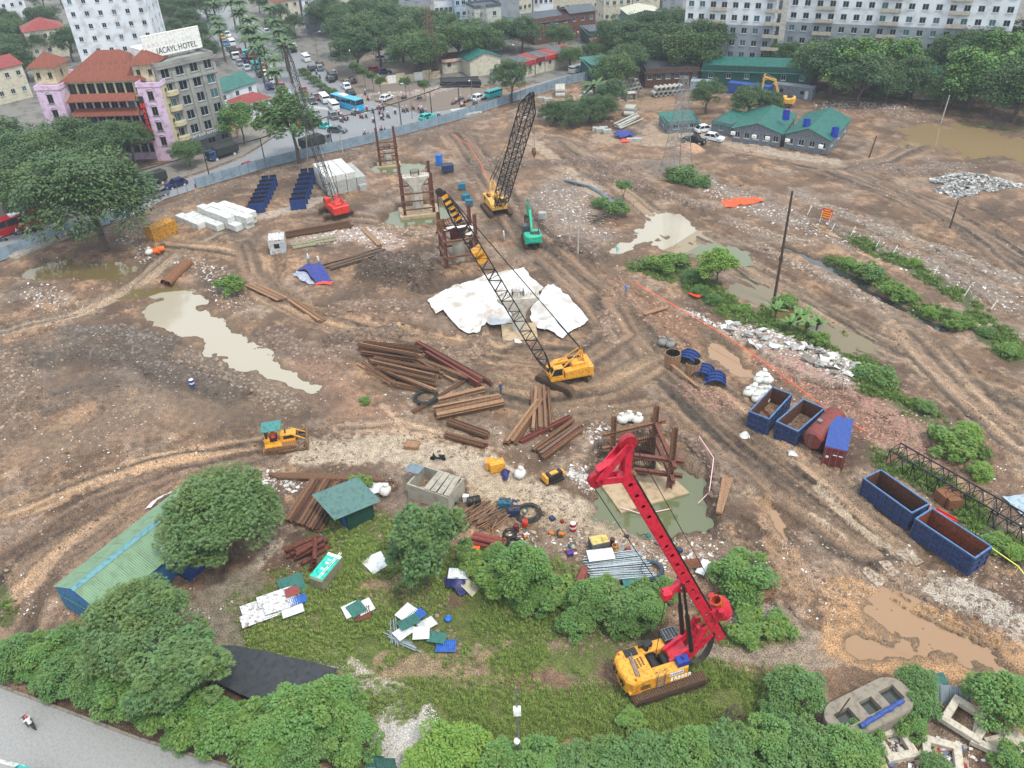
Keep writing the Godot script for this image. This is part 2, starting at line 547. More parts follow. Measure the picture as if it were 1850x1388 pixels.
func lay_ground():
	var rut_d:=Color(0.105,0.072,0.053); var rut_m:=Color(0.17,0.12,0.086); var clay:=Color(0.24,0.16,0.108); var pale:=Color(0.36,0.31,0.25); var grass:=Color(0.11,0.145,0.036); var black:=Color(0.06,0.052,0.045); var orange:=Color(0.33,0.215,0.13); var gravel:=Color(0.37,0.35,0.32); var greyd:=Color(0.22,0.2,0.175)
	# earth tones over wide areas
	stroke([60,640,200,620,330,650,420,690],5.5,black,0.5,0.9)
	stroke([30,720,250,690,400,720],5.0,Color(0.12,0.1,0.085),0.6,0.9)
	stroke([100,800,300,740,500,720],6.0,Color(0.2,0.145,0.105),0.6,0.9)
	stroke([0,1150,60,1020,160,960,300,860],5.5,rut_m,0.85,0.6,0.0,0.06)
	stroke([560,660,620,740,700,760],4.0,Color(0.26,0.165,0.12),0.7,0.8)
	stroke([1110,520,1180,560,1240,610],3.5,Color(0.2,0.115,0.075),0.8,0.5,0.5)
	stroke([690,488,760,500],5.6,Color(0.085,0.058,0.042),0.95,0.6,2.3,0.0,0.9)
	stroke([650,605,720,600,600,615],2.6,Color(0.11,0.075,0.055),0.9,0.6,0.8,0.0,0.8)
	stroke([560,740,420,770],4.0,rut_d,0.5,0.8)
	# rubble grounds
	stroke([1040,330,1000,370,1060,420],7.0,Color(0.22,0.19,0.17),0.6,0.9,0.15)
	stroke([1200,300,1330,350,1500,420,1680,480,1850,560],4.5,Color(0.21,0.175,0.15),0.7,0.8,0.1)
	stroke([1400,640,1530,690,1650,760],4.2,Color(0.24,0.17,0.14),0.8,0.7,0.35)
	stroke([1330,600,1420,640,1530,690],3.2,Color(0.3,0.28,0.25),0.8,0.7,0.5)
	stroke([560,430,660,420,700,440],3.6,Color(0.33,0.26,0.23),0.8,0.7)
	stroke([1240,700,1330,740],2.5,Color(0.2,0.14,0.11),0.8,0.6,0.3)
	stroke([600,180,760,170,850,150],4.0,Color(0.3,0.27,0.25),0.7,0.8,0.3)
	# haul roads and ruts
	stroke([820,240,880,320,950,420,1010,470,1090,540,1180,640,1280,740,1420,860,1560,970],5.0,rut_m,0.85,0.35,-0.12,0.07)
	stroke([1020,255,1110,330,1200,400,1330,470,1450,540,1600,620,1850,730],3.6,Color(0.2,0.15,0.11),0.85,0.35,-0.1,0.06)
	stroke([1200,640,1330,740,1500,870,1640,980],2.0,Color(0.25,0.185,0.135),0.8,0.4,0.0,0.05)
	stroke([960,255,1040,315,1110,375],1.8,Color(0.33,0.27,0.21),0.8,0.5,-0.1)
	stroke([1330,265,1500,300,1700,380,1850,470],4.5,Color(0.19,0.14,0.105),0.85,0.4,0,0.06)
	stroke([1500,300,1600,290,1680,250],3.5,Color(0.17,0.13,0.1),0.8,0.5,0,0.06)
	stroke([1600,330,1750,420,1850,500],3.0,rut_m,0.8,0.4,0,0.05)
	stroke([1640,600,1760,720,1850,800],4.0,Color(0.23,0.17,0.125),0.8,0.5,0,0.06)
	stroke([0,600,120,570,240,520,320,450,400,420],2.4,Color(0.24,0.19,0.145),0.85,0.4,0,0.05)
	stroke([300,440,400,450,470,470,480,530,560,570,680,600,800,620,930,640],3.2,Color(0.25,0.175,0.12),0.85,0.4,0,0.06)
	stroke([440,440,455,490,500,540],2.4,Color(0.15,0.105,0.075),0.8,0.4,-0.05,0.08)
	stroke([560,395,660,400,760,420,840,440],3.0,Color(0.21,0.15,0.11),0.8,0.5,0,0.05)
	stroke([470,330,540,300,620,330],3.4,Color(0.27,0.2,0.15),0.7,0.6)
	stroke([940,640,1060,650,1130,600,1090,540],3.4,Color(0.17,0.118,0.083),0.9,0.35,-0.1,0.09)
	stroke([880,700,960,720,1100,700,1180,650],3.2,Color(0.2,0.145,0.1),0.85,0.4,0,0.08)
	stroke([1000,760,1090,750,1180,740],2.6,Color(0.19,0.135,0.095),0.85,0.4,0,0.08)
	stroke([0,930,180,860,330,820,480,800],2.2,Color(0.27,0.19,0.13),0.85,0.4,0,0.06)
	stroke([0,1000,160,910,320,850,500,815],1.8,Color(0.15,0.105,0.078),0.85,0.4,0,0.08)
	stroke([20,1080,120,980,260,890],1.6,Color(0.28,0.2,0.14),0.8,0.4,0,0.06)
	stroke([620,770,720,765,860,800],2.4,Color(0.26,0.2,0.15),0.7,0.6,0,0.03)
	# pale trodden concrete dust
	stroke([560,815,700,810,820,830,930,880,1040,920,1130,975],3.0,pale,0.9,0.4)
	stroke([880,880,950,920,1040,950,1150,990],2.6,Color(0.34,0.28,0.21),0.8,0.5)
	stroke([1000,980,1180,1000,1300,1000],2.4,Color(0.22,0.17,0.13),0.7,0.6)
	stroke([1210,240,1300,250,1400,275,1500,290],3.0,Color(0.34,0.29,0.24),0.85,0.4)
	stroke([1100,250,1200,255,1190,230],4.5,Color(0.32,0.25,0.19),0.8,0.5)
	stroke([1000,180,1100,190,1200,185],6.0,Color(0.28,0.2,0.14),0.8,0.5)
	stroke([440,400,520,380,580,360],2.0,Color(0.34,0.3,0.26),0.8,0.5)
	stroke([1700,1060,1780,1080,1830,1120],2.2,Color(0.4,0.37,0.33),0.7,0.9)
	stroke([1500,1160,1420,1190,1300,1170],2.4,Color(0.25,0.21,0.17),0.8,0.6)
	# orange mud flats
	stroke([1540,1080,1640,1120,1780,1180,1850,1230],3.6,orange,0.95,0.35,-0.05)
	stroke([1530,1160,1620,1190,1750,1240,1850,1300],2.8,Color(0.35,0.225,0.135),0.95,0.35,-0.05)
	stroke([1380,900,1400,960,1440,1060],1.6,Color(0.3,0.205,0.135),0.75,0.7)
	stroke([1480,880,1540,940,1640,1010],0.8,Color(0.36,0.3,0.235),0.8,0.4)
	stroke([1470,930,1530,970],0.5,Color(0.36,0.3,0.235),0.8,0.4)
	stroke([1250,650,1340,730,1450,820],1.2,Color(0.25,0.175,0.12),0.7,0.5,0,0.05)
	# grass
	for g in [[[620,960,760,1030,880,1040,1010,1060],4.0],[[480,1080,600,1120,760,1150,920,1120,1080,1130],4.2],[[430,1150,560,1190,680,1190],2.2],[[690,1250,850,1290,1000,1290,1150,1300,1300,1280,1400,1260],3.4],[[900,1200,1000,1190,1060,1200],1.8],[[1270,1140,1340,1150,1420,1140],1.4],[[600,1260,640,1330,640,1380],1.8],[[1200,1200,1330,1230],1.6],[[690,980,640,1020,560,1060],3.0]]:
		stroke(g[0],g[1],grass,0.9,0.5)
	for g in [[[1160,480,1240,500,1320,560,1400,580,1500,610],2.6],[[1210,320,1240,330],1.6],[[1540,430,1640,480,1740,540,1850,640],1.5],[[1500,470,1560,490,1640,540],1.6],[[1660,560,1740,580,1850,650],1.8],[[1560,700,1620,720,1700,780,1760,820],1.8],[[1600,830,1700,880,1820,990],1.8],[[1400,560,1480,590,1560,660,1600,690],1.8],[[0,1060,10,1120],1.0]]:
		stroke(g[0],g[1],Color(0.075,0.105,0.03),0.85,0.5)
	stroke([690,1330,740,1290,760,1340,700,1388],2.0,gravel,0.95,0.5)
	stroke([560,1180,620,1200,680,1240,760,1265],0.9,Color(0.33,0.29,0.24),0.85,0.7)
	stroke([700,1200,800,1210,900,1225],1.3,Color(0.25,0.19,0.13),0.85,0.7)
	stroke([820,1180,920,1170],0.8,Color(0.27,0.21,0.16),0.7,0.8)
	stroke([1240,268,1256,272],2.6,Color(0.42,0.28,0.2),0.95,0.3,1.3,0.0,1.0)
	stroke([500,982,455,1025,395,1075],1.0,Color(0.36,0.31,0.25),0.9,0.4)
	stroke([430,1060,380,1090,400,1180],2.6,Color(0.2,0.175,0.14),0.85,0.5)
	stroke([1320,1110,1400,1110,1450,1150],1.6,Color(0.24,0.2,0.16),0.8,0.6)
	# hollows with water in them
	var milk:=wmat("water_milky",Color(0.6,0.57,0.5),0.07); var olive:=wmat("water_olive",Color(0.4,0.35,0.22),0.06); var green:=wmat("water_green",Color(0.36,0.38,0.26),0.07); var tan:=wmat("water_tan",Color(0.55,0.43,0.31),0.05); var ditch:=wmat("water_ditch",Color(0.2,0.22,0.2),0.05); var ochre:=wmat("water_ochre",Color(0.5,0.43,0.31),0.02)
	puddle([295,560,360,585,415,618,445,648],4.3,milk,0.7,-0.3,0.2)
	puddle([440,640,490,668,560,698],2.0,milk,0.6,-0.3,0.25)
	puddle([240,533,290,527,350,545],2.6,olive,0.6)
	puddle([80,482,160,482,215,490],4.0,olive,0.9,-0.35,0.4,"pond")
	puddle([1120,445,1170,425,1215,398],3.4,milk,0.6,-0.3,0.25)
	puddle([1205,440,1250,415],2.6,ochre,0.5)
	puddle([1240,448,1290,448,1330,458],2.8,green,0.7,-0.3,0.3)
	puddle([1330,520,1400,540,1480,600,1530,620],3.0,olive,0.8,-0.3,0.3)
	puddle([1270,600,1300,630,1340,670],1.8,tan,0.6)
	puddle([1420,445,1490,475,1560,510],1.3,ditch,0.9,-0.4)
	puddle([1560,520,1640,560,1700,590],1.0,ditch,0.8,-0.4)
	puddle([1475,405,1530,440,1580,460],1.3,tan,0.45)
	puddle([1705,246,1780,258,1860,268,1960,282],12.0,ochre,0.9,-0.35,0.2,"pond")
	puddle([1660,428,1740,452],0.8,tan,0.45)
	puddle([1580,1100,1660,1130,1740,1165],2.2,tan,0.42,-0.3,0.5)
	puddle([1700,1150,1790,1200,1850,1240],1.8,tan,0.42,-0.3,0.5)
	puddle([1560,1165,1640,1180],1.5,tan,0.42,-0.3,0.5)
	puddle([1400,930,1420,970],0.8,tan,0.4)
	stroke([690,730,705,745,730,775],0.6,Color(0.36,0.27,0.2),0.8,0.6)
	puddle([1220,320,1235,330],0.8,tan,0.3)
	# pits dug round the piers
	stroke([1165,880,1185,890],7.6,Color(0.11,0.075,0.055),0.95,0.25,-1.7,0,0.35)
	pud.append(["pit_water",[1165,880,1185,890],7.6,-0.95,green])
	stroke([745,385,770,380],6.2,Color(0.12,0.08,0.06),0.95,0.25,-1.5,0,0.3)
	pud.append(["pit_water",[745,385,770,380],6.2,-0.9,green])
	stroke([700,300,740,300],4.6,Color(0.12,0.08,0.06),0.9,0.3,-1.0,0,0.3)
	pud.append(["pit_water",[700,300,740,300],4.4,-0.6,green])
	stroke([760,520,850,500],2.4,Color(0.11,0.075,0.055),0.9,0.3,-0.8)
	stroke([920,590,960,585],4.0,Color(0.16,0.11,0.075),0.9,0.3,-0.6)
	# spoil heaps and berms
	for q in [[[60,655,180,640,300,668,430,715],2.6,0.9,Color(0.1,0.078,0.062)],[[330,640,450,700,540,740],2.0,0.6,Color(0.16,0.12,0.09)],[[120,600,220,600,300,625],2.2,0.5,Color(0.11,0.09,0.075)],[[0,640,40,700,20,780],3.0,0.6,Color(0.16,0.115,0.085)],[[480,600,560,640,640,640],2.4,0.6,Color(0.15,0.105,0.08)],[[250,398,380,347,560,297,700,264,820,230,900,205],2.2,0.7,Color(0.16,0.12,0.095)],[[860,300,900,290,950,300],3.4,1.0,Color(0.15,0.11,0.083)],[[990,300,1060,290,1120,310],3.0,0.8,Color(0.14,0.1,0.078)],[[1060,320,1150,330,1180,350],2.4,0.8,Color(0.14,0.1,0.075)],[[1020,440,1060,450,1080,465],2.2,0.9,Color(0.12,0.085,0.065)],[[1200,350,1240,365,1280,380],2.0,0.7,Color(0.15,0.11,0.085)],[[1062,850,1085,800,1150,775,1230,785,1290,840,1292,890,1275,930],1.0,0.55,Color(0.12,0.083,0.06)],[[690,355,740,345,800,345],1.8,0.7,Color(0.15,0.11,0.085)],[[690,410,770,425,800,415],1.6,0.6,Color(0.2,0.145,0.105)],[[600,560,700,550,760,560],2.2,0.5,Color(0.16,0.11,0.08)],[[1380,450,1480,500,1600,560],1.4,0.5,Color(0.2,0.155,0.12)],[[1320,400,1400,430,1470,440],2.0,0.4,Color(0.2,0.155,0.12)],[[1560,300,1660,310,1740,300],3.0,0.5,Color(0.16,0.12,0.095)],[[1440,350,1560,400,1700,450,1850,510],2.0,0.35,Color(0.22,0.185,0.155)],[[1700,560,1780,590,1850,610],1.5,0.3,Color(0.2,0.16,0.125)],[[1500,200,1600,205,1680,215],3.0,0.6,Color(0.17,0.12,0.09)],[[880,560,860,640,780,620],1.5,0.3,Color(0.17,0.115,0.08)],[[1090,560,1110,620],1.2,0.3,Color(0.17,0.115,0.08)]]:
		stroke(q[0],q[1],q[3],0.85,0.7,q[2],0.0,0.9)
		heaps.append(q)
	var main:=[820,240,880,320,950,420,1010,470,1090,540,1180,640,1280,740,1420,860,1580,990,1720,1090]
	tracks(main,9,4.2)
	tracks([1020,255,1110,330,1200,400,1330,470,1450,540,1600,620,1850,730],6,3.0)
	tracks([1330,265,1500,300,1700,380,1850,470],12,6.0)
	tracks([1600,330,1750,420,1850,500],5,3.0)
	tracks([1350,300,1480,380,1620,420,1850,520],9,6.5)
	tracks([1400,320,1560,400,1700,470,1850,560],5,3.0)
	tracks([1000,235,1100,290,1190,340,1290,420,1400,470],5,3.5)
	tracks([1500,300,1600,290,1680,250,1700,230],4,3.0)
	tracks([1640,600,1760,720,1850,800],4,3.5)
	tracks([0,600,120,570,240,520,320,450,400,420],3,1.8)
	tracks([300,440,400,450,470,470,480,530,560,570,680,600,800,620,930,640],5,2.4)
	tracks([430,420,440,460,470,520,560,575],4,1.6)
	tracks([560,395,660,400,760,420,840,440],4,2.4)
	tracks([930,640,1060,660,1130,600,1090,540],5,2.6)
	tracks([880,700,960,715,1100,700,1180,650],5,2.6)
	tracks([1000,760,1090,745,1180,720,1230,700],4,2.4)
	tracks([0,930,180,860,330,820,480,805],4,2.6)
	tracks([0,1010,160,910,320,850,500,815],4,2.2)
	tracks([10,1130,60,1030,160,950,330,860],4,2.6)
	tracks([560,800,700,785,820,800],3,1.8,0.6)
	tracks([0,760,160,720,300,700],3,3.0)
	tracks([1300,960,1360,1000,1420,1100,1500,1180],4,2.4,0.8)
	tracks([1380,880,1480,960,1560,1040,1700,1120,1850,1180],5,2.6)
	tracks([900,640,860,560,780,500],2,1.5)
	tracks([840,250,800,330,780,440,850,500,960,480],3,2.0)
	ground_strip(-62,62,-75.2,-22.0,0.2)
	ground_strip(-93,96,-130.4,-75.0,0.28)
	ground_strip(-112,142,-233,-130.0,0.45)
	var b:=MB.new()
	b.col = Color(0.16,0.15,0.13)
	for r in [[-1500,1500,-2500,-232.5],[-1500,-111,-232.5,-130],[141,1500,-232.5,-130],[-1500,-92,-130,-75],[95,1500,-130,-75],[-1500,-61,-75,-22.5],[61,1500,-75,-22.5],[-1500,1500,-22.5,500]]:
		b.quado(Vector3(r[0],-0.04,r[2]),Vector3(r[1],-0.04,r[2]),Vector3(r[1],-0.04,r[3]),Vector3(r[0],-0.04,r[3]),Vector3(0,-9,0))
	struct("ground",b.mesh(),mat("far_ground",Color.WHITE,0.95,0,"grime",0.05))
	for w in pud: water(w[0],w[1],w[2],w[3],w[4])
# ---------------------------------------------------------------- plants
var crowns = {}
var trunks = {}
func leaf(b: MB,p: Vector3,d: Vector3,nn: Vector3,l: float,w: float,bend:=0.15):
	var s = nn.cross(d).normalized()*w*0.5
	var m = p + d*l*0.5 + nn*l*bend
	var t = p + d*l
	var nA = (nn + s*0.4).normalized()
	for q in [p,m + s,t,p,t,m - s]:
		b.v.append(q); b.n.append(nA); b.c.append(b.col)
func make_crown(called: String,sd: int,nl: int,leaves: int,size: float,flatk: float,ca: Color,cb: Color,aspect:=0.45,spread:=1.0,hollow:=0.55):
	# crown of unit radius whose centre is the origin, a heap of clumps covered in leaves
	var rg = RandomNumberGenerator.new()
	rg.seed = sd
	var b = MB.new()
	var lobes = []
	for i in nl:
		var d = Vector3(rg.randfn(),rg.randfn(),rg.randfn()).normalized()
		if d.y < -0.35: d.y = -d.y
		var rr = rg.randf_range(0.13,0.34)
		lobes.append([Vector3(d.x*spread,d.y*flatk,d.z*spread)*rg.randf_range(hollow,1.12 - rr*0.6),rr,rg.randf()])
	for i in leaves:
		var lo: Array = lobes[rg.randi() % nl]
		var d = Vector3(rg.randfn(),rg.randfn() + 0.35,rg.randfn()).normalized()
		var rr: float = lo[1]*pow(rg.randf(),0.3)
		var p: Vector3 = lo[0] + Vector3(d.x,d.y*0.75,d.z)*rr
		var out = Vector3(d.x,d.y*0.3 - rg.randf_range(0.0,0.5),d.z).normalized()
		var nn = (Vector3.UP*0.8 + d*0.6 + Vector3(rg.randf() - 0.5,rg.randf() - 0.5,rg.randf() - 0.5)).normalized()
		nn = (nn - out*nn.dot(out)).normalized()
		var t: float = clampf(lo[2]*0.65 + rg.randf()*0.45,0,1)
		# one green for the whole plant; each twig leans a little to yellow or to blue green
		b.col = ca.lerp(cb,0.55)*rg.randf_range(0.88,1.12)
		b.col.r *= 0.82 + 0.36*t
		b.col.b *= 1.2 - 0.4*t
		var l = size*rg.randf_range(0.7,1.3)
		leaf(b,p,out,nn,l,l*aspect)
		if aspect < 0.4:
			for s in [-1.0,1.0]:
				var o2 = (out + nn.cross(out)*s*0.8).normalized()
				leaf(b,p,o2,nn,l*0.8,l*aspect)
	crowns[called] = b.mesh()
func make_trunk(called: String,sd: int,h: float,r: float,limbs: int,reach:=0.6):
	var rg = RandomNumberGenerator.new()
	rg.seed = sd
	var b = MB.new()
	var top = Vector3(rg.randf_range(-0.15,0.15),h,rg.randf_range(-0.15,0.15))
	var mid = top*0.5 + Vector3(0.06,0,0.04)
	b.cyl(Vector3(0,-0.25,0),mid,r,r*0.8,8,false); b.cyl(mid,top,r*0.8,r*0.55,8,false)
	for i in limbs:
		var a = TAU*i / limbs + rg.randf()*0.8
		var e = top + Vector3(cos(a)*reach,rg.randf_range(0.25,0.7),sin(a)*reach)
		var m = top.lerp(e,0.5) + Vector3(0,0.1,0)
		var st = mid.lerp(top,rg.randf_range(0.4,1.0))
		b.cyl(st,m,r*0.45,r*0.3,6,false); b.cyl(m,e,r*0.3,r*0.1,6,false)
		b.cyl(m,m + (e - m).rotated(Vector3.UP,0.7)*0.8,r*0.22,r*0.06,5,false)
	trunks[called] = b.mesh()
var leaf_m: StandardMaterial3D
var bark_m: StandardMaterial3D
func tree(called: String,label: String,cat: String,kind: String,trunk: String,px: float,py: float,rad: float,cy: float,group:="",sy:=1.0,turn:=-1.0) -> Node3D:
	var at = G(px,py)
	if group != "": label = ("small " if rad < (1.5 if cat == "shrub" else 4.5) else ("large " if rad > (2.2 if cat == "shrub" else 6.2) else "")) + {"bush": "fresh green","bush2": "deep green","bright": "yellow green","broad": "dense","broad2": "dark","broad3": "olive","weed": "ragged","weed2": "sprawling","loose": "airy"}.get(kind,"") + " " + label
	var o = thing(called,label,cat,at,rng.randf()*TAU if turn < 0 else turn,group)
	var sc = rad
	var tk = part(o,"trunk",trunks[trunk],bark_m,Transform3D(Basis.from_scale(Vector3(sc,cy / 1.0,sc)),Vector3.ZERO))
	tk.name = "trunk" if cat == "tree" else "stem"
	var cr = part(o,"crown",crowns[kind],leaf_m,Transform3D(Basis.from_scale(Vector3(sc,sc*sy,sc)),Vector3(0,cy,0)))
	cr.name = "crown" if cat == "tree" else "foliage"
	return o
func plants():
	leaf_m = mat("leaf",Color.WHITE,0.6,0,"")
	leaf_m.backlight_enabled = true; leaf_m.backlight = Color(0.12,0.18,0.04)
	bark_m = mat("bark",Color(0.36,0.31,0.26),0.9,0,"grime",1.5)
	var dk = Color(0.03,0.062,0.02); var md = Color(0.055,0.11,0.03); var lt = Color(0.09,0.17,0.035); var br = Color(0.13,0.22,0.035)
	make_crown("feather",1,90,20000,0.058,0.75,Color(0.062,0.119,0.035),Color(0.119,0.200,0.056),0.3)
	make_crown("feather2",2,80,18000,0.06,0.8,Color(0.062,0.119,0.035),Color(0.119,0.200,0.056),0.3)
	make_crown("loose",3,46,9000,0.085,0.95,Color(0.060,0.120,0.036),Color(0.108,0.198,0.054),0.36,1.0,0.35)
	make_crown("bush",4,50,9500,0.092,0.8,Color(0.060,0.132,0.030),Color(0.120,0.240,0.042),0.62)
	make_crown("bush2",5,46,9000,0.095,0.7,Color(0.050,0.114,0.030),Color(0.102,0.204,0.042),0.6)
	make_crown("bright",6,42,6500,0.11,0.85,Color(0.088,0.176,0.022),Color(0.165,0.286,0.033),0.55)
	make_crown("broad",7,70,15000,0.066,0.85,Color(0.039,0.081,0.028),Color(0.075,0.138,0.040),0.55)
	make_crown("broad2",8,60,13000,0.07,0.8,Color(0.036,0.078,0.029),Color(0.072,0.138,0.042),0.55)
	make_crown("broad3",9,66,14000,0.066,0.7,Color(0.048,0.098,0.029),Color(0.092,0.161,0.040),0.55)
	make_crown("weed",10,60,5200,0.15,0.5,Color(0.07,0.14,0.025),Color(0.15,0.26,0.045),0.34,1.15,0.1)
	make_crown("weed2",11,46,4200,0.17,0.6,Color(0.055,0.12,0.025),Color(0.12,0.22,0.05),0.5,1.1,0.05)
	make_trunk("t1",1,0.7,0.07,6)
	make_trunk("t2",2,0.75,0.05,5,0.5)
	make_trunk("stem",3,0.35,0.04,6,0.5)
	# large trees by the long shed
	tree("feathery_tree","wide feathery green tree leaning over the long green roof","tree","feather","t1",420,1010,5.5,5.4)
	tree("feathery_tree","round feathery tree at the blue gable end of the long shed","tree","feather2","t1",288,1200,4.7,4.7)
	tree("leafy_tree","tall loose tree beside the broken concrete tank in the grass","tree","loose","t2",775,1058,3.9,5.6,"",1.35)
	tree("leafy_tree","thin open tree with bare limbs beside the black net","tree","loose","t2",345,1285,3.9,5.0)
	# hedge along the near street
	for q in [[50,1212,2.3,1.7],[95,1205,2.2,1.7],[130,1240,2.3,1.7],[180,1255,2.2,1.7],[240,1280,2.4,1.9],[300,1300,2.4,1.9],[365,1325,2.5,2.0],[430,1350,2.5,2.1],[500,1350,2.7,2.4],[555,1335,2.9,2.6],[605,1315,2.7,2.4],[640,1360,2.3,1.7],[12,1200,1.5,1.0],[560,1385,2.3,2.0],[500,1385,2.2,1.8],[75,1225,1.6,1.1],[210,1230,1.8,1.5],[330,1345,1.3,0.8]]:
		tree("hedge_shrub","leafy shrub in the hedge along the grey street","shrub",["bush","bush2","bush"][rng.randi() % 3],"stem",q[0],q[1],q[2],q[3],"hedge shrubs along the near street")
	for q in [[135,1172,1.8,1.1],[180,1180,1.7,1.0]]:
		tree("gable_shrub","dark shrub under the blue gable of the long shed","shrub","bush2","stem",q[0],q[1],q[2],q[3],"shrubs under the gable")
	for q in [[800,1385,2.4,1.5,3],[850,1390,2.3,1.4,3],[780,1405,2.2,1.3,3]]:
		tree("pale_shrub","bright yellow green shrub beside the gravel patch","shrub","bright","stem",q[0],q[1],q[2],q[3],"bright shrubs by the gravel")
	for q in [[905,1412,2.2,1.5],[975,1400,2.1,1.5],[1045,1412,2.1,1.4],[1105,1395,2.1,1.5],[1175,1398,2.2,1.5],[1245,1388,2.2,1.6],[1315,1378,2.2,1.6],[1380,1365,2.2,1.6],[1450,1368,2.2,1.6],[1520,1385,2.2,1.5],[1200,1435,2.4,1.5],[1310,1420,2.4,1.5],[1420,1410,2.4,1.5],[960,1435,2.3,1.5],[1080,1440,2.4,1.5],[1530,1420,2.4,1.5],[1270,1350,1.2,0.6],[1400,1325,1.4,0.8],[1345,1340,1.0,0.5]]:
		tree("thicket_shrub","broad leaved shrub in the dense thicket below the drilling rig","shrub",["bush","bush2"][rng.randi() % 2],"stem",q[0],q[1],q[2],q[3],"thicket below the drilling rig")
	for q in [[1432,1268,2.2,1.7],[1410,1290,1.6,1.0],[1655,1285,1.6,1.3],[1648,1250,1.5,1.5],[1640,1322,1.3,0.7],[1795,1296,2.5,1.8],[1845,1285,1.8,1.5],[1825,1392,1.6,1.0],[1690,1402,1.3,0.8],[1560,1345,1.5,0.8]]:
		tree("yard_shrub","leafy shrub growing round the oval concrete caisson and frames","shrub",["bush","bush2"][rng.randi() % 2],"stem",q[0],q[1],q[2],q[3],"shrubs round the concrete caisson")
	for q in [[850,1030,1.7,1.0],[890,1060,2.0,1.3],[945,1065,2.9,2.2],[1000,1090,2.0,1.2],[960,1100,1.8,1.0],[1060,1105,2.0,1.2],[1110,1115,2.2,1.3],[1160,1120,1.9,1.2],[1090,1080,1.6,1.0],[1160,1085,1.5,1.0],[1200,1080,1.3,1.0],[1040,1140,1.6,0.8],[900,1020,1.5,0.9],[1130,1140,1.5,0.8]]:
		tree("creeper_shrub","spreading shrub between the pipe heap and the rig","shrub",["bush","weed","weed2","bush2"][rng.randi() % 4],"stem",q[0],q[1],q[2],q[3],"shrubs between the pipes and the rig")
	tree("vine_mound","round mound of broad leaved vines beside rusty beams","shrub","bush","stem",1338,1062,2.9,1.3)
	for q in [[1350,1120,1.2,0.6],[1280,1120,1.0,0.6],[1345,1155,1.3,0.6],[1400,1140,1.5,0.5],[1140,1310,1.1,0.5],[650,885,1.3,0.8],[420,530,2.2,1.4],[660,728,0.7,0.3]]:
		tree("weed_clump","low clump of weeds on bare earth","shrub","weed","stem",q[0],q[1],q[2],q[3],"low weed clumps")
	# strip of green right of centre
	tree("young_tree","bright green young tree standing in the weedy strip","tree","bright","t2",1292,515,3.0,3.0)
	for q in [[1195,488,2.3,1.1],[1228,480,1.6,0.9],[1250,508,1.6,0.7],[1170,485,1.4,0.7],[1290,545,1.3,0.2],[1340,562,1.3,0.2],[1265,530,1.4,0.3],[1418,560,1.6,1.3],[1480,620,1.4,0.6]]:
		tree("strip_shrub","green undergrowth in the weedy strip by the tall steel pole","shrub",["weed","bush2","weed2","weed"][rng.randi() % 4],"stem",q[0],q[1],q[2],q[3],"undergrowth in the weedy strip")
	for q in [[1585,690,2.1,0.8],[1560,680,1.4,0.6],[1720,815,2.5,0.8],[1745,795,1.7,0.6],[1770,860,1.3,0.4],[1800,990,1.3,0.6],[1830,1010,1.1,0.5],[1670,740,1.2,0.4]]:
		tree("roadside_shrub","leafy shrub on the rubble bank behind the open bins","shrub",["weed","bright","weed2","weed"][rng.randi() % 4],"stem",q[0],q[1],q[2],q[3],"shrubs on the bank behind the bins")
	for q in [[1530,480,1.4,0.4],[1572,500,2.0,0.8],[1555,492,1.3,0.4],[1612,535,2.0,0.8],[1640,543,1.4,0.4],[1680,572,1.2,0.4],[1730,592,1.8,0.7],[1650,482,1.2,0.3],[1780,604,1.2,0.4],[1820,640,1.5,0.5]]:
		tree("ditch_shrub","scrubby green bush along the dark ditch","shrub",["weed","bright","weed2","weed"][rng.randi() % 4],"stem",q[0],q[1],q[2],q[3],"scrub along the ditch")
	for q in [[1110,390,2.4,1.4],[1085,375,1.6,0.9],[1125,365,1.6,3.2],[1235,325,2.8,0.9],[1265,335,2.2,0.6],[1215,318,1.8,0.6]]:
		tree("mud_shrub","isolated green shrub on the churned mud by the pylon","shrub","weed2","stem",q[0],q[1],q[2],q[3],"isolated shrubs by the pylon")
	# behind: banyan, street trees, woods
	tree("banyan_tree","huge dark banyan tree beside the bridge over the ditch","tree","broad","t1",190,452,10.5,9.0)
	tree("banyan_tree","side crown of the street banyan above parked vehicles","tree","broad3","t1",110,420,7.5,8.5)
	for q in [[30,330,7.5,7.0],[95,345,7.0,8.0],[60,370,6.5,6.0],[150,315,6.5,7.0],[215,325,6.0,7.5],[245,300,5.0,6.5],[10,385,6.0,6.0],[180,345,6.0,6.0]]:
		tree("street_tree","dense street tree in front of the pink building","tree",["broad","broad2","broad3"][rng.randi() % 3],"t1",q[0],q[1],q[2],q[3],"dense trees before the pink building")
	tree("fence_tree","airy green tree growing at the blue site fence","tree","loose","t1",540,297,7.0,10.0)
	tree("corner_tree","round light green tree at the corner of the grey hotel","tree","bush","t2",440,262,4.6,5.5)
	tree("corner_tree","small round tree in front of the grey hotel entrance","tree","broad3","t2",343,303,3.6,3.4)
	tree("median_tree","single dark tree at the fence corner beside the crane tip","tree","broad2","t1",925,185,5.2,6.0)
	var wood = [[625,85],[660,70],[700,65],[735,60],[640,115],[680,105],[720,95],[760,80],[790,70],[610,50],[650,40],[690,40],[750,105],[770,120],[740,125],[800,95],[825,105],[850,90],[870,100],[585,45]]
	for q in wood:
		tree("park_tree","round tree in the small wood behind the avenue","tree",["broad","broad2","broad3"][rng.randi() % 3],"t1",q[0] + 8,q[1] + 18,rng.randf_range(5.5,7.5),rng.randf_range(6.0,8.0),"wood behind the avenue")
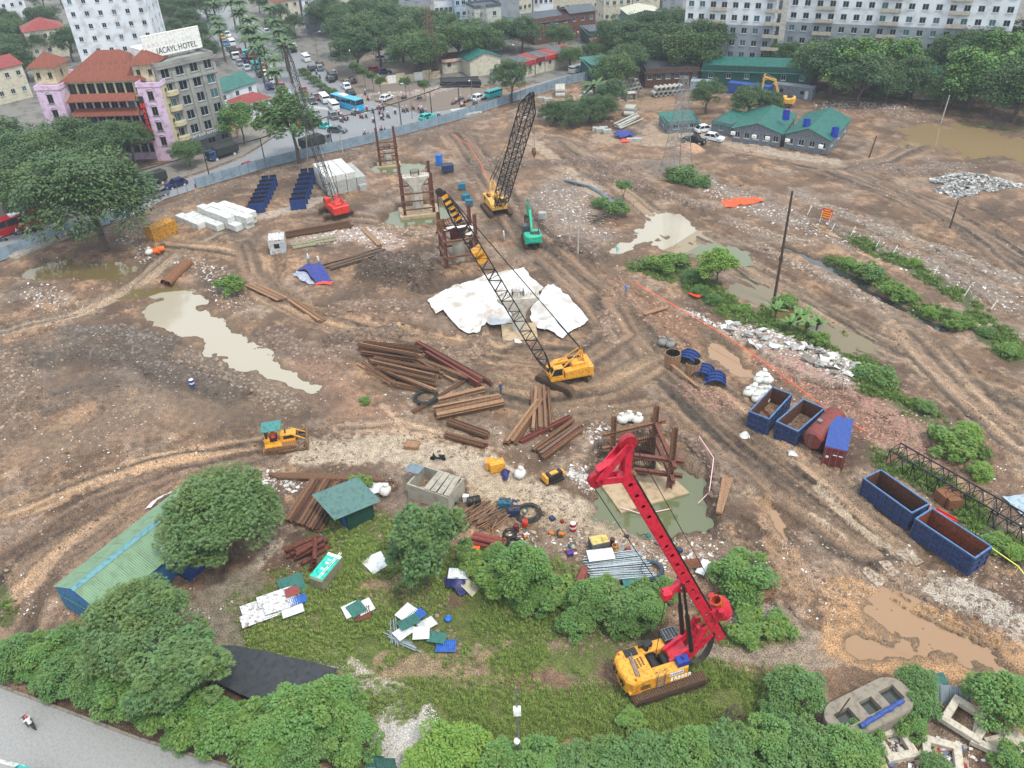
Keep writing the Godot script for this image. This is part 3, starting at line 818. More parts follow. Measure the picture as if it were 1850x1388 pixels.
	for q in [[1110,110,7],[1140,120,7],[1180,130,7],[1210,125,8],[1240,140,8],[1265,135,8],[1160,100,7],[1195,100,8],[1220,85,7],[1110,165,6],[1130,150,6],[945,95,6],[910,90,6],[885,100,5],[1010,95,5],[1030,125,4],[1075,120,4]]:
		tree("row_tree","leafy tree in the row behind the green sheds","tree",["broad","broad2","broad3"][rng.randi() % 3],"t1",q[0],q[1],q[2],q[2]*0.9,"trees behind the green sheds")
	for q in [[1470,150,7],[1500,165,8],[1535,170,8],[1490,130,6],[1550,185,7],[1575,165,6],[1610,150,7],[1640,175,6],[1600,180,5],[1720,150,8],[1755,140,8],[1790,150,8],[1830,160,8],[1750,190,8],[1790,205,7],[1830,215,8],[1845,180,8],[1700,190,5],[1810,120,7],[1850,130,8],[1665,125,6],[1425,130,5],[1390,125,5]]:
		tree("tower_tree","thick tree below the white apartment towers","tree",["broad","broad2","broad3","bush"][rng.randi() % 4],"t1",q[0],q[1] + 6,q[2],q[2]*0.85,"trees below the apartment towers")
	for q in [[1275,205,4.2,4.5],[1350,215,4.6,4.0],[1385,215,3.6,3.6],[1105,200,4.0,4.0],[1090,215,3.5,3.0],[1065,220,4.0,2.4],[1030,225,4.5,2.4],[1000,222,3.5,2.0]]:
		tree("yard_tree","dark leafy tree in the storage yard by the site offices","tree",["broad","broad2"][rng.randi() % 2],"t1",q[0],q[1],q[2],q[3],"trees in the storage yard")
	# greenery of the quarter behind
	for k in 46:
		var px = rng.randf_range(-20,400); var py = rng.randf_range(8,150)
		if px > 150 and py > 60 and px < 420: continue
		tree("city_tree","leafy tree between the far houses behind the pink hotel","tree",["broad","broad2","broad3"][rng.randi() % 3],"t1",px,py,rng.randf_range(4.0,7.0),rng.randf_range(4.5,6.5),"trees between the far houses")
	for q in [[300,100],[320,80],[345,60],[365,90],[380,120],[350,110],[310,50],[335,35],[500,75],[520,95],[535,70],[510,50],[470,25],[490,30]]: tree("avenue_tree","street tree between palms on the avenue edge","tree",["broad","broad2"][rng.randi() % 2],"t1",q[0],q[1],rng.randf_range(3.5,5.0),5.0,"street trees on the avenue edge")
	palms()
	grass()
func frond(b: MB,d: Vector3,l: float,w: float,droop: float):
	# one arching frond from the origin
	var side = d.cross(Vector3.UP).normalized()
	var prev = Vector3.ZERO
	for k in 6:
		var t = (k + 1) / 6.0
		var q = d*l*t + Vector3(0,l*(0.42*t - droop*t*t),0)
		var w0 = w*sin(PI*(k / 6.0*0.85 + 0.12)); var w1 = w*sin(PI*(t*0.85 + 0.12))
		if k == 5: w1 = 0.02
		for s in [-1.0,1.0]:
			b.quado(prev,q,q + side*w1*s - Vector3(0,w1*0.5,0),prev + side*w0*s - Vector3(0,w0*0.5,0),prev - Vector3(0,9,0))
		prev = q
func palms():
	var rg = RandomNumberGenerator.new()
	rg.seed = 4
	var b = MB.new()
	for i in 30:
		b.col = Color(0.035,0.075,0.026).lerp(Color(0.07,0.125,0.036),rg.randf())
		var a = TAU*i*0.382
		frond(b,Vector3(cos(a),rg.randf_range(-0.1,0.7),sin(a)).normalized(),rg.randf_range(2.4,3.2),0.34,rg.randf_range(0.5,0.9))
	var head = b.mesh()
	b = MB.new()
	b.cyl(Vector3(0,-0.3,0),Vector3(0.1,6,0),0.34,0.27,8,false); b.cyl(Vector3(0.1,6,0),Vector3(0,9,0),0.27,0.22,8,false)
	var stem = b.mesh()
	var pts = []
	for k in 8: pts.append([508 - k*10.5 + (k % 2)*8,190 - k*19])
	for k in 6: pts.append([478 - k*9 - (k % 2)*5,150 - k*18])
	for k in 5: pts.append([528 - k*8.0,150 - k*21])
	for k in 5: pts.append([408 - k*4.0,112 - k*17])
	for q in pts:
		var o = thing("palm_tree","tall palm in the rows along the avenue","tree",G(q[0],q[1]),rng.randf()*TAU,"palms along the avenue")
		part(o,"trunk",stem,bark_m)
		part(o,"crown",head,leaf_m,Transform3D(Basis.from_scale(Vector3.ONE*1.25),Vector3(0,9,0)))
		o.scale = Vector3.ONE*rng.randf_range(0.85,1.15)
	for q in [[1560,130,"lone palm standing before the long apartment tower"],[1380,118,"palm between the two apartment towers"],[1440,128,"small palm by the green shed roof"],[1073,190,"banana palm among the concrete pipes"]]:
		var o = thing("palm_tree",q[2],"tree",G(q[0],q[1]),rng.randf()*TAU)
		part(o,"trunk",stem,bark_m,Transform3D(Basis.from_scale(Vector3(1,0.5,1)),Vector3.ZERO))
		part(o,"crown",head,leaf_m,Transform3D(Basis.from_scale(Vector3.ONE*1.5),Vector3(0,4.5,0)))
	# bananas by the debris bank
	b = MB.new()
	for i in 9:
		b.col = Color(0.07,0.15,0.03).lerp(Color(0.12,0.22,0.05),rg.randf())
		var a = TAU*i*0.382
		frond(b,Vector3(cos(a),rg.randf_range(0.5,1.6),sin(a)).normalized(),rg.randf_range(1.8,2.4),0.3,rg.randf_range(0.4,0.8))
	var ban = b.mesh()
	for q in [[1440,590],[1455,605],[1475,600],[1425,600],[1450,585],[1400,575]]:
		var o = thing("banana_plant","banana plant with long arching leaves above the white debris","plant",G(q[0],q[1]),rng.randf()*TAU,"banana plants above the debris")
		part(o,"stem",stem,bark_m,Transform3D(Basis.from_scale(Vector3(0.5,0.14,0.5)),Vector3.ZERO))
		part(o,"foliage",ban,leaf_m,Transform3D(Basis.IDENTITY,Vector3(0,1.1,0)))
func scatter(called: String,label: String,mesh: Mesh,m: Material,places: Array,lo: float,hi: float,ca: Color,cb: Color,flatk:=1.0,sink:=0.0):
	var mm = MultiMesh.new()
	mm.transform_format = MultiMesh.TRANSFORM_3D; mm.use_colors = true
	mm.mesh = mesh; mm.instance_count = places.size()
	for i in places.size():
		var p: Vector3 = places[i]
		var s = lo + (hi - lo)*pow(rng.randf(),2.5)
		var bs = Basis(Vector3.UP,rng.randf()*TAU).rotated(Vector3.RIGHT,rng.randf_range(-0.5,0.5)*(1.0 if flatk < 0.99 or sink > 0 else 0.4))
		bs = bs*Basis.from_scale(Vector3(s*rng.randf_range(0.6,1.4),s*flatk,s))
		mm.set_instance_transform(i,Transform3D(bs,p - Vector3(0,s*sink,0)))
		mm.set_instance_color(i,ca.lerp(cb,rng.randf())*rng.randf_range(0.8,1.2))
	var o = MultiMeshInstance3D.new()
	o.name = numbered(called); o.multimesh = mm; o.material_override = m
	add_child(o)
	tag(o,label,called.replace("_"," "))
	o.set_meta("kind","stuff")
func spots(pts: Array,half: float,count: int,power:=0.6) -> Array:
	# random ground points along a polyline of pixels
	var w = []
	var tot = 0.0
	for i in range(0,pts.size(),2): w.append(P(pts[i],pts[i + 1]))
	var ls = []
	for i in w.size() - 1:
		ls.append(w[i].distance_to(w[i + 1])); tot += ls[-1]
	var out = []
	for k in count:
		var q: Vector3 = w[0]
		if w.size() > 1:
			var t = rng.randf()*tot
			for i in ls.size():
				if t <= ls[i]:
					q = w[i].lerp(w[i + 1],t / ls[i])
					break
				t -= ls[i]
		var a = rng.randf()*TAU
		var r = half*pow(rng.randf(),power)
		q += Vector3(cos(a)*r,0,sin(a)*r)
		q.y = gh(q.x,q.z)
		out.append(q)
	return out
func grass():
	var rg = RandomNumberGenerator.new()
	rg.seed = 9
	var b = MB.new()
	for i in 11:
		var a = TAU*rg.randf()
		var d = Vector3(cos(a),rg.randf_range(0.9,2.2),sin(a)).normalized()
		var p = Vector3(rg.randf_range(-0.4,0.4),0,rg.randf_range(-0.4,0.4))
		b.col = Color.WHITE*rg.randf_range(0.75,1.2)
		leaf(b,p,d,(Vector3.UP - d*d.y + Vector3(-d.z,0,d.x)*0.3).normalized(),rg.randf_range(0.7,1.2),0.16,0.1)
	var tuft = b.mesh()
	var pl = []
	for s in [[[620,960,760,1030,880,1040,1010,1060],4.2,9000],[[480,1080,600,1120,760,1150,920,1120,1080,1130],4.4,12000],[[430,1150,560,1190,680,1190],2.2,2500],[[690,1250,850,1290,1000,1290,1150,1300,1300,1280,1400,1260],3.5,11000],[[900,1200,1000,1190,1060,1200],1.8,1600],[[1270,1140,1340,1150,1420,1140],1.5,1500],[[600,1260,640,1330,640,1380],1.8,1500],[[1200,1200,1330,1230],1.8,1300],[[690,980,640,1020,560,1060],3.0,3500]]:
		for q in spots(s[0],s[1],s[2],0.75):
			if n2.get_noise_2d(q.x*0.6,q.z*0.6) > -0.22: pl.append(q)
	scatter("grass","rough green grass between the sheds and the drilling rig",tuft,leaf_m,pl,0.12,0.42,Color(0.18,0.28,0.05),Color(0.28,0.36,0.085))
	pl = []
	for s in [[[1160,480,1240,500,1320,560,1400,580,1500,610],3.2,7000],[[1210,320,1240,330],2.0,500],[[1540,430,1640,480,1740,540,1850,640],1.7,5000],[[1500,470,1560,490,1640,540],2.0,3000],[[1660,560,1740,580,1850,650],2.2,3500],[[1560,700,1620,720,1700,780,1760,820],2.0,3500],[[1600,830,1700,880,1820,990],2.0,2500],[[1400,560,1480,590,1560,660,1600,690],2.0,1800],[[0,1060,10,1120],1.0,300],[[1690,215,1850,235],1.5,300]]:
		for q in spots(s[0],s[1]*1.15,s[2],0.75):
			if n2.get_noise_2d(q.x*0.8,q.z*0.8) > -0.12: pl.append(q)
	scatter("weeds","green weeds along the ditches and banks",tuft,leaf_m,pl,0.15,0.6,Color(0.11,0.2,0.035),Color(0.21,0.32,0.06))
func rubble():
	var rg = RandomNumberGenerator.new()
	rg.seed = 19
	var b = MB.new()
	b.ball(Vector3.ZERO,Vector3(0.5,0.5,0.5),5,3,0.3,rg)
	var clod = b.mesh()
	b = MB.new()
	var p = []
	for i in 8: p.append(Vector3((0.5 if i & 1 else -0.5),(0.25 if i & 2 else -0.25),(0.4 if i & 4 else -0.4))*rg.randf_range(0.75,1.2))
	b.hexa(p)
	var chip = b.mesh()
	var rm = mat("rubble",Color.WHITE,0.9,0,"")
	var pl = []
	# all over the site
	for i in 46000:
		var q = P(rng.randf_range(-30,1880),rng.randf_range(230,1180))
		q.y = gh(q.x,q.z)
		if q.y > -0.27 and flat(q.x,q.z) > 0.6 and n1.get_noise_2d(q.x*0.9,q.z*0.9) + n2.get_noise_2d(q.x,q.z) > -0.05: pl.append(q)
	for h in heaps:
		var hp = []
		for q in spots(h[0],h[1]*1.1,700,0.7):
			if q.y > -0.25: hp.append(q)
		scatter("clods","rough clods of soil on a spoil heap",clod,rm,hp,0.14,0.75,(h[3] as Color)*0.75,(h[3] as Color)*1.7,0.65,0.2)
	scatter("clods","lumps of brown soil strewn over the site",clod,rm,pl,0.12,0.55,Color(0.1,0.068,0.048),Color(0.24,0.17,0.12),0.6,0.15)
	pl = []
	for i in 17000:
		var q = P(rng.randf_range(-30,1880),rng.randf_range(215,1120))
		q.y = gh(q.x,q.z)
		if q.y > -0.27 and flat(q.x,q.z) > 0.6 and n1.get_noise_2d(q.x*0.7 + 90.0,q.z*0.7) + n2.get_noise_2d(q.x*0.6,q.z*0.6)*0.8 > 0.16: pl.append(q)
	scatter("litter","pale rubble flecks strewn over the site",chip,rm,pl,0.06,0.27,Color(0.3,0.26,0.22),Color(0.62,0.6,0.56),0.7,0.1)
	pl = []
	for s in [[[1330,595,1400,620,1480,650,1550,690],3.2,2600],[[1240,560,1330,610],1.0,300],[[1270,330,1400,390,1500,420,1700,490,1850,560],4.0,1600],[[1040,330,1000,370,1060,420],7.0,900],[[1040,850,1060,870],1.3,420],[[1060,790,1100,770],1.5,120],[[560,430,660,420,700,440],3.6,1500],[[1480,745,1500,770],1.2,260],[[600,175,760,165,850,150],4.0,1200],[[1480,190,1560,190,1650,195],3.5,900],[[330,470,390,500,430,560],2.5,500],[[470,860,540,880],1.6,250],[[1000,985,1090,985,1290,1000],1.6,300],[[1290,1010,1240,1020,1200,1010],1.2,200],[[920,960,960,980],1.4,120],[[230,430,270,470],2.0,200],[[50,520,120,560],3.0,300],[[1600,1340,1680,1370,1750,1380],2.0,500],[[700,870,680,890],1.2,120],[[1020,170,1100,210],7.0,500]]:
		pl += spots(s[0],s[1],s[2])
	scatter("debris","broken concrete and white plaster debris heaped along the bank",chip,rm,pl,0.08,0.45,Color(0.2,0.165,0.135),Color(0.6,0.58,0.55),0.6,0.0)
	pl = []
	for s in [[[1400,650,1530,720,1650,790],3.6,3000],[[560,430,660,420,700,440],3.6,700],[[1560,770,1700,840],2.5,900],[[1240,700,1330,740],2.2,500],[[1330,600,1500,680],3.0,900],[[1000,990,1300,1000],2.0,200]]:
		pl += spots(s[0],s[1],s[2])
	scatter("brick_rubble","red brick bits mixed into the rubble bank",chip,rm,pl,0.1,0.35,Color(0.24,0.11,0.075),Color(0.36,0.2,0.15),0.7,0.1)
	# heap of grey waste
	pl = []
	var c = P(1752,335)
	for i in 4200:
		var a = rng.randf()*TAU
		var r = sqrt(rng.randf())
		var wob = 1.0 + 0.3*sin(a*3.0 + 1.0) + 0.15*sin(a*7.0)
		var q = Vector3(c.x + cos(a)*r*7.0*wob,0,c.z + sin(a)*r*4.6*wob)
		q.y = gh(q.x,q.z) + (1.0 - r)*(2.2 + 0.8*n2.get_noise_2d(q.x,q.z))*rng.randf_range(0.85,1.0)
		pl.append(q)
	scatter("waste_heap","heap of broken grey and white rubbish by the brown pond",chip,rm,pl,0.25,0.75,Color(0.1,0.1,0.1),Color(0.5,0.49,0.46),0.6,0.0)
	pl = []
	for s in [[[700,1330,740,1290,760,1340,700,1388],2.2,5000],[[560,1180,620,1200,680,1240,760,1265],1.1,1500],[[1320,1110,1400,1110],1.6,800],[[1720,1070,1820,1110],2.2,1200]]:
		pl += spots(s[0],s[1],s[2])
	scatter("gravel","pale grey gravel in the grass",chip,rm,pl,0.04,0.13,Color(0.3,0.29,0.27),Color(0.55,0.53,0.5),0.7,0.0)
# ---------------------------------------------------------------- machines (+x is forward, +z the right-hand side)
func track_mesh(l: float,h: float,w: float) -> Mesh:
	var key = "track%.2f_%.2f_%.2f" % [l,h,w]
	if meshes.has(key): return meshes[key]
	var b = MB.new()
	var r = h*0.5
	var prof = []
	for i in 9: prof.append(Vector2(l*0.5 - r + cos(-PI / 2 + PI*i / 8.0)*r,r + sin(-PI / 2 + PI*i / 8.0)*r))
	for i in 9: prof.append(Vector2(-l*0.5 + r + cos(PI / 2 + PI*i / 8.0)*r,r + sin(PI / 2 + PI*i / 8.0)*r))
	b.col = Color(0.5,0.44,0.38)
	b.prism(prof,-w*0.5,w*0.5)
	# grouser bars all the way round
	b.col = Color(0.75,0.64,0.54)
	var per = 0.0
	var step = 0.21
	for i in prof.size():
		var p: Vector2 = prof[i]; var q: Vector2 = prof[(i + 1) % prof.size()]
		var ln = p.distance_to(q)
		var t = fposmod(-per,step)
		while t < ln:
			var e = p.lerp(q,t / ln)
			var d = (q - p) / ln
			var o = Vector2(d.y,-d.x)
			b.bar(Vector3(e.x,e.y,-w*0.53) + Vector3(o.x,o.y,0)*0.03,Vector3(e.x,e.y,w*0.53) + Vector3(o.x,o.y,0)*0.03,0.07,0.07,Vector3(o.x,o.y,0))
			t += step
		per += ln
	# idler, sprocket, rollers and the side frame
	b.col = Color(0.3,0.27,0.25)
	for s in [-1.0,1.0]:
		var z0 = s*w*0.5; var z1 = s*(w*0.5 + 0.05)
		for x in [l*0.5 - r,-l*0.5 + r]: b.cyl(Vector3(x,r,z0),Vector3(x,r,z1),r*0.72,r*0.66,12)
		b.box(Vector3(0,r,(z0 + z1)*0.5),Vector3(l - h*1.2,h*0.4,0.05))
		for k in 6: b.cyl(Vector3(-l*0.5 + h + (l - 2*h)*k / 5.0,h*0.22,z0),Vector3(-l*0.5 + h + (l - 2*h)*k / 5.0,h*0.22,z1 + s*0.02),h*0.14,-1.0,8)
	meshes[key] = b.mesh()
	return meshes[key]
func lattice(b: MB,p0: Vector3,p1: Vector3,side: Vector3,w: float,h: float,bays: int,rc: float,rl: float,taper0:=0.1,taper1:=0.1,e0:=0.45,e1:=0.3):
	var d = (p1 - p0).normalized()
	var s = side.normalized()
	var u = d.cross(s).normalized()
	var prev = []
	for k in bays + 1:
		var t = float(k) / bays
		var f = 1.0
		var fh = 1.0
		if t < taper0: fh = lerpf(0.12,1,t / taper0); f = lerpf(e0 + 0.35,1,t / taper0)
		if t > 1.0 - taper1: f = lerpf(e1,1,(1.0 - t) / taper1); fh = f
		var c = p0.lerp(p1,t)
		var ring = [c + s*w*0.5*f + u*h*0.5*fh,c - s*w*0.5*f + u*h*0.5*fh,c - s*w*0.5*f - u*h*0.5*fh,c + s*w*0.5*f - u*h*0.5*fh]
		for i in 4:
			var j = (i + 1) % 4
			if k % 4 == 0: b.bar(ring[i],ring[j],rl)
			if k > 0:
				b.bar(prev[i],ring[i],rc)
				if (k + i) % 2 == 0: b.bar(prev[i],ring[j],rl)
				else: b.bar(prev[j],ring[i],rl)
		prev = ring
func text_part(parent: Node,called: String,txt: String,size: float,col: Color,at: Vector3,basis: Basis,depth:=0.02,bold:=false):
	var tm = TextMesh.new()
	var f = SystemFont.new()
	f.font_names = PackedStringArray(["Droid Sans"])
	if bold: f.font_weight = 700
	tm.font = f; tm.text = txt; tm.font_size = 32; tm.pixel_size = size / 24.0; tm.depth = depth
	var key = "ink%s" % col.to_html()
	return part(parent,called,tm,mat(key,col,0.6,0,""),Transform3D(basis,at))
func crane(called: String,label: String,base: Vector3,dir: Vector3,tip: Vector3,tdir: float,paint: Material,steel: Material,bw: float,opts: Dictionary) -> Node3D:
	var turn = atan2(-dir.z,dir.x)
	var o = thing(called,label,"crane",base,turn)
	var inv = o.transform.affine_inverse()
	var tl: Vector3 = inv*tip
	tl.z = 0.0
	var dark = mat("machine_dark",Color(0.12,0.12,0.12),0.6)
	var trk = mat("track_steel",Color(0.52,0.46,0.4),0.85,0.1,"rust",0.8)
	var tb = Basis(Vector3.UP,tdir - turn)
	for s in [-1.0,1.0]:
		part(o,"track",track_mesh(5.8,0.95,0.8),trk,Transform3D(tb,tb*Vector3(0,0,s*1.9)))
	var b = MB.new()
	b.box(tb*Vector3(0,0.65,0),Vector3(2.6,0.5,3.2),tb)
	b.cyl(Vector3(0,0.8,0),Vector3(0,1.15,0),0.95,-1,16)
	pmb(o,"undercarriage",b,dark)
	# revolving deck: long house on the right, shorter on the left, counterweight behind
	b = MB.new()
	b.box(Vector3(-0.5,1.25,0),Vector3(5.2,0.22,2.9))
	var pr = [Vector2(2.1,1.36),Vector2(2.1,1.65),Vector2(0.8,2.55),Vector2(-2.9,2.75),Vector2(-2.9,1.36)]
	b.prism(pr,0.55,1.5)
	b.prism([Vector2(0.2,1.36),Vector2(0.2,2.3),Vector2(-2.9,2.6),Vector2(-2.9,1.36)],-1.5,-0.5)
	b.cbox(Vector3(-1.9,2.45,-0.2),Vector3(2.0,1.1,1.3),0.12)
	pmb(o,"house",b,paint)
	b = MB.new()
	b.cbox(Vector3(-3.25,1.85,0),Vector3(0.75,1.5,3.1),0.1)
	pmb(o,"counterweight",b,paint)
	var cab = MB.new()
	cab.prism([Vector2(2.15,1.36),Vector2(2.2,2.0),Vector2(1.7,3.05),Vector2(0.45,3.05),Vector2(0.45,1.36)],-1.5,-0.6)
	var cb = pmb(o,"cab",cab,paint)
	b = MB.new()
	b.quado(Vector3(2.21,1.95,-1.42),Vector3(2.21,1.95,-0.68),Vector3(1.76,2.97,-0.68),Vector3(1.76,2.97,-1.42),Vector3(0,2,-1))
	for z in [-1.51,-0.59]: b.quado(Vector3(2.0,2.0,z),Vector3(0.6,2.0,z),Vector3(0.6,2.95,z),Vector3(1.65,2.95,z),Vector3(1,2,-1.05))
	pmb(cb,"window",b,mat("dark_glass",Color(0.1,0.13,0.15),0.08,0,""))
	b = MB.new()
	b.box(Vector3(-1.0,1.9,0.25),Vector3(2.2,0.6,0.5))
	for z in [0.05,0.4]: b.cyl(Vector3(-0.2,1.9,z - 0.2),Vector3(-0.2,1.9,z + 0.2),0.4,-1,12)
	b.box(Vector3(-2.2,2.1,1.51),Vector3(0.8,0.7,0.04)); b.box(Vector3(-1.7,2.72,1.0),Vector3(1.6,0.12,0.5))
	pmb(o,"winch",b,dark)
	# gantry and ropes
	b = MB.new()
	var gt = Vector3(-2.3,4.6,0) if not opts.get("tall",false) else Vector3(-2.2,5.4,0)
	for s in [-1.0,1.0]:
		b.bar(Vector3(-2.6,2.6,s*0.9),gt + Vector3(0,0,s*0.35),0.14)
		b.bar(Vector3(1.0,2.2,s*1.0),gt + Vector3(0,0,s*0.35),0.11)
		b.bar(Vector3(-1.9,2.6,s*0.7),gt + Vector3(0,0,s*0.3),0.1)
	for k in 4: b.bar(Vector3(-2.6,2.6,-0.9).lerp(gt - Vector3(0,0,0.35),(k + 1) / 4.0),Vector3(-2.6,2.6,0.9).lerp(gt + Vector3(0,0,0.35),(k + 1) / 4.0),0.1)
	pmb(o,"gantry",b,paint)
	var foot = Vector3(1.75,1.7,0)
	b = MB.new()
	lattice(b,foot,tl,Vector3(0,0,1),bw,bw,opts.get("bays",26),opts.get("rc",0.13),opts.get("rl",0.07))
	var bm = pmb(o,"boom",b,steel)
	b = MB.new()
	var bd = (tl - foot).normalized()
	b.box(tl,Vector3(0.5,0.8,0.5),Basis(Vector3(0,0,1),-bd.cross(Vector3(0,0,1)),bd).orthonormalized())
	for z in [-0.22,0.22]: b.cyl(tl + Vector3(0.35,0.2,z - 0.06),tl + Vector3(0.35,0.2,z + 0.06),0.4,-1,12)
	pmb(bm,"head_sheave",b,dark)
	b = MB.new()
	for s in [-0.3,0.3]:
		b.cyl(gt + Vector3(0,0,s),foot.lerp(tl,0.985) + Vector3(0,0,s) + Vector3(-0.4,0.2,0),0.035,-1,4,false)
		b.bar(gt + Vector3(0,0,s),gt.lerp(tl,0.2) + Vector3(0,0,s),0.12)
	pmb(o,"pendant_rope",b,dark)
	var drop: float = opts.get("drop",6.0)
	b = MB.new()
	var hp = tl + Vector3(0.6,0,0)
	for z in [-0.12,0.12]: b.cyl(hp + Vector3(0,0,z),hp + Vector3(0,-drop,z),0.025,-1,4,false)
	pmb(o,"hoist_rope",b,dark)
	b = MB.new()
	b.prism([Vector2(-0.35,-0.4),Vector2(0.35,-0.4),Vector2(0.45,0.1),Vector2(0.15,0.6),Vector2(-0.15,0.6),Vector2(-0.45,0.1)],-0.22,0.22,Transform3D(Basis.IDENTITY,hp + Vector3(0,-drop - 0.5,0)))
	b.cyl(hp + Vector3(0,-drop - 0.9,0),hp + Vector3(0,-drop - 1.3,0),0.1,0.16,8)
	pmb(o,"hook_block",b,mat("hook_rust",Color(0.45,0.33,0.22),0.8,0.2,"rust"))
	return o
func excavator(called: String,label: String,base: Vector3,turn: float,paint: Material,stickpts: Array,scale:=1.0,tturn:=0.0) -> Node3D:
	# stickpts: boom foot, knee, elbow, wrist in the machine's x y plane
	var o = thing(called,label,"excavator",base,turn)
	o.scale = Vector3.ONE*scale
	var dark = mat("machine_dark",Color(0.12,0.12,0.12),0.6)
	var trk = mat("track_steel",Color.WHITE)
	var tb = Basis(Vector3.UP,tturn)
	for s in [-1.0,1.0]: part(o,"track",track_mesh(4.2,0.85,0.6),trk,Transform3D(tb,tb*Vector3(0,0,s*1.15)))
	var b = MB.new()
	b.cyl(Vector3(0,0.5,0),Vector3(0,1.1,0),0.75,-1,14); b.box(Vector3(0,0.55,0),Vector3(1.8,0.35,1.8))
	pmb(o,"undercarriage",b,dark)
	b = MB.new()
	b.box(Vector3(-0.5,1.18,0),Vector3(4.2,0.16,2.6))
	b.cbox(Vector3(-1.1,1.75,0.55),Vector3(2.6,1.0,1.45),0.12)
	b.cbox(Vector3(-1.4,1.7,-0.75),Vector3(2.0,0.9,1.1),0.12)
	pmb(o,"body",b,paint)
	b = MB.new()
	var lay = []
	for y in [1.2,1.35,2.15,2.3]:
		var ins: float = 0.12 if y < 1.3 or y > 2.2 else 0.0
		var ring = []
		for q in [[-1.9,-1.3],[-1.9,1.3],[-2.45,1.25],[-2.75,0.8],[-2.75,-0.8],[-2.45,-1.25]]: ring.append(Vector3(q[0] + (ins if q[0] < -2 else 0.0),y,q[1]*(1.0 - ins*0.3)))
		lay.append(ring)
	b.loft(lay)
	pmb(o,"counterweight",b,paint)
	b = MB.new()
	b.box(Vector3(-1.5,2.27,0.35),Vector3(1.3,0.06,1.5))
	b.cyl(Vector3(-1.0,2.2,0.9),Vector3(-1.0,2.7,0.9),0.07,-1,8)
	pmb(o,"engine_grille",b,dark)
	b = MB.new()
	b.prism([Vector2(1.55,1.25),Vector2(1.6,1.9),Vector2(1.25,2.85),Vector2(-0.1,2.85),Vector2(-0.1,1.25)],-1.3,-0.35)
	var cab = pmb(o,"cab",b,mat("cab_dark",Color(0.2,0.22,0.24),0.5))
	b = MB.new()
	b.quado(Vector3(1.61,1.8,-1.22),Vector3(1.61,1.8,-0.43),Vector3(1.3,2.78,-0.43),Vector3(1.3,2.78,-1.22),Vector3(0,2,-0.8))
	for z in [-1.305,-0.345]: b.quado(Vector3(1.45,1.75,z),Vector3(0.05,1.75,z),Vector3(0.05,2.75,z),Vector3(1.2,2.75,z),Vector3(0.6,2,-0.82))
	b.quado(Vector3(1.1,2.86,-1.2),Vector3(0.1,2.86,-1.2),Vector3(0.1,2.86,-0.45),Vector3(1.1,2.86,-0.45),Vector3(0.6,0,-0.8))
	pmb(cab,"window",b,mat("dark_glass",Color.WHITE))
	var w = []
	for q in stickpts: w.append(Vector3(q.x,q.y,0.1))
	b = MB.new()
	b.bar(w[0],w[1],0.36,0.5,Vector3.UP); b.bar(w[1],w[2],0.34,0.42,Vector3.UP)
	b.cyl(w[1] - Vector3(0,0,0.2),w[1] + Vector3(0,0,0.2),0.28,-1,10)
	pmb(o,"boom",b,paint)
	b = MB.new()
	var back: Vector3 = w[2] + (w[2] - w[3]).normalized()*0.6
	b.bar(back,w[3],0.3,0.36,Vector3(1,0,0))
	pmb(o,"stick",b,paint)
	b = MB.new()
	for z in [-0.25,0.25]:
		b.cyl(w[0] + Vector3(0.5,-0.3,z),w[0].lerp(w[1],0.75) + Vector3(0.15,-0.1,z),0.08,0.06,8)
	b.cyl(w[1] + Vector3(0,0.35,0),back + Vector3(0,0.1,0),0.09,0.06,8)
	b.cyl(back.lerp(w[3],0.25) + Vector3(0.25,0,0),w[3] + Vector3(0.3,0.25,0),0.07,0.05,8)
	pmb(o,"hydraulic_ram",b,mat("ram_steel",Color(0.35,0.36,0.36),0.35,0.6,""))
	b = MB.new()
	var bk: Vector3 = w[3]
	b.prism([Vector2(0.2,0.1),Vector2(0.55,-0.5),Vector2(0.35,-1.05),Vector2(-0.25,-1.15),Vector2(-0.75,-0.85),Vector2(-0.35,-0.75),Vector2(-0.1,-0.3),Vector2(-0.15,0.1)],-0.55,0.55,Transform3D(Basis.IDENTITY,bk))
	for k in 5: b.bar(bk + Vector3(-0.7,-0.85,-0.5 + k*0.25),bk + Vector3(-0.95,-0.8,-0.5 + k*0.25),0.09)
	pmb(o,"bucket",b,mat("bucket_steel",Color(0.3,0.24,0.19),0.8,0.2,"rust"))
	return o
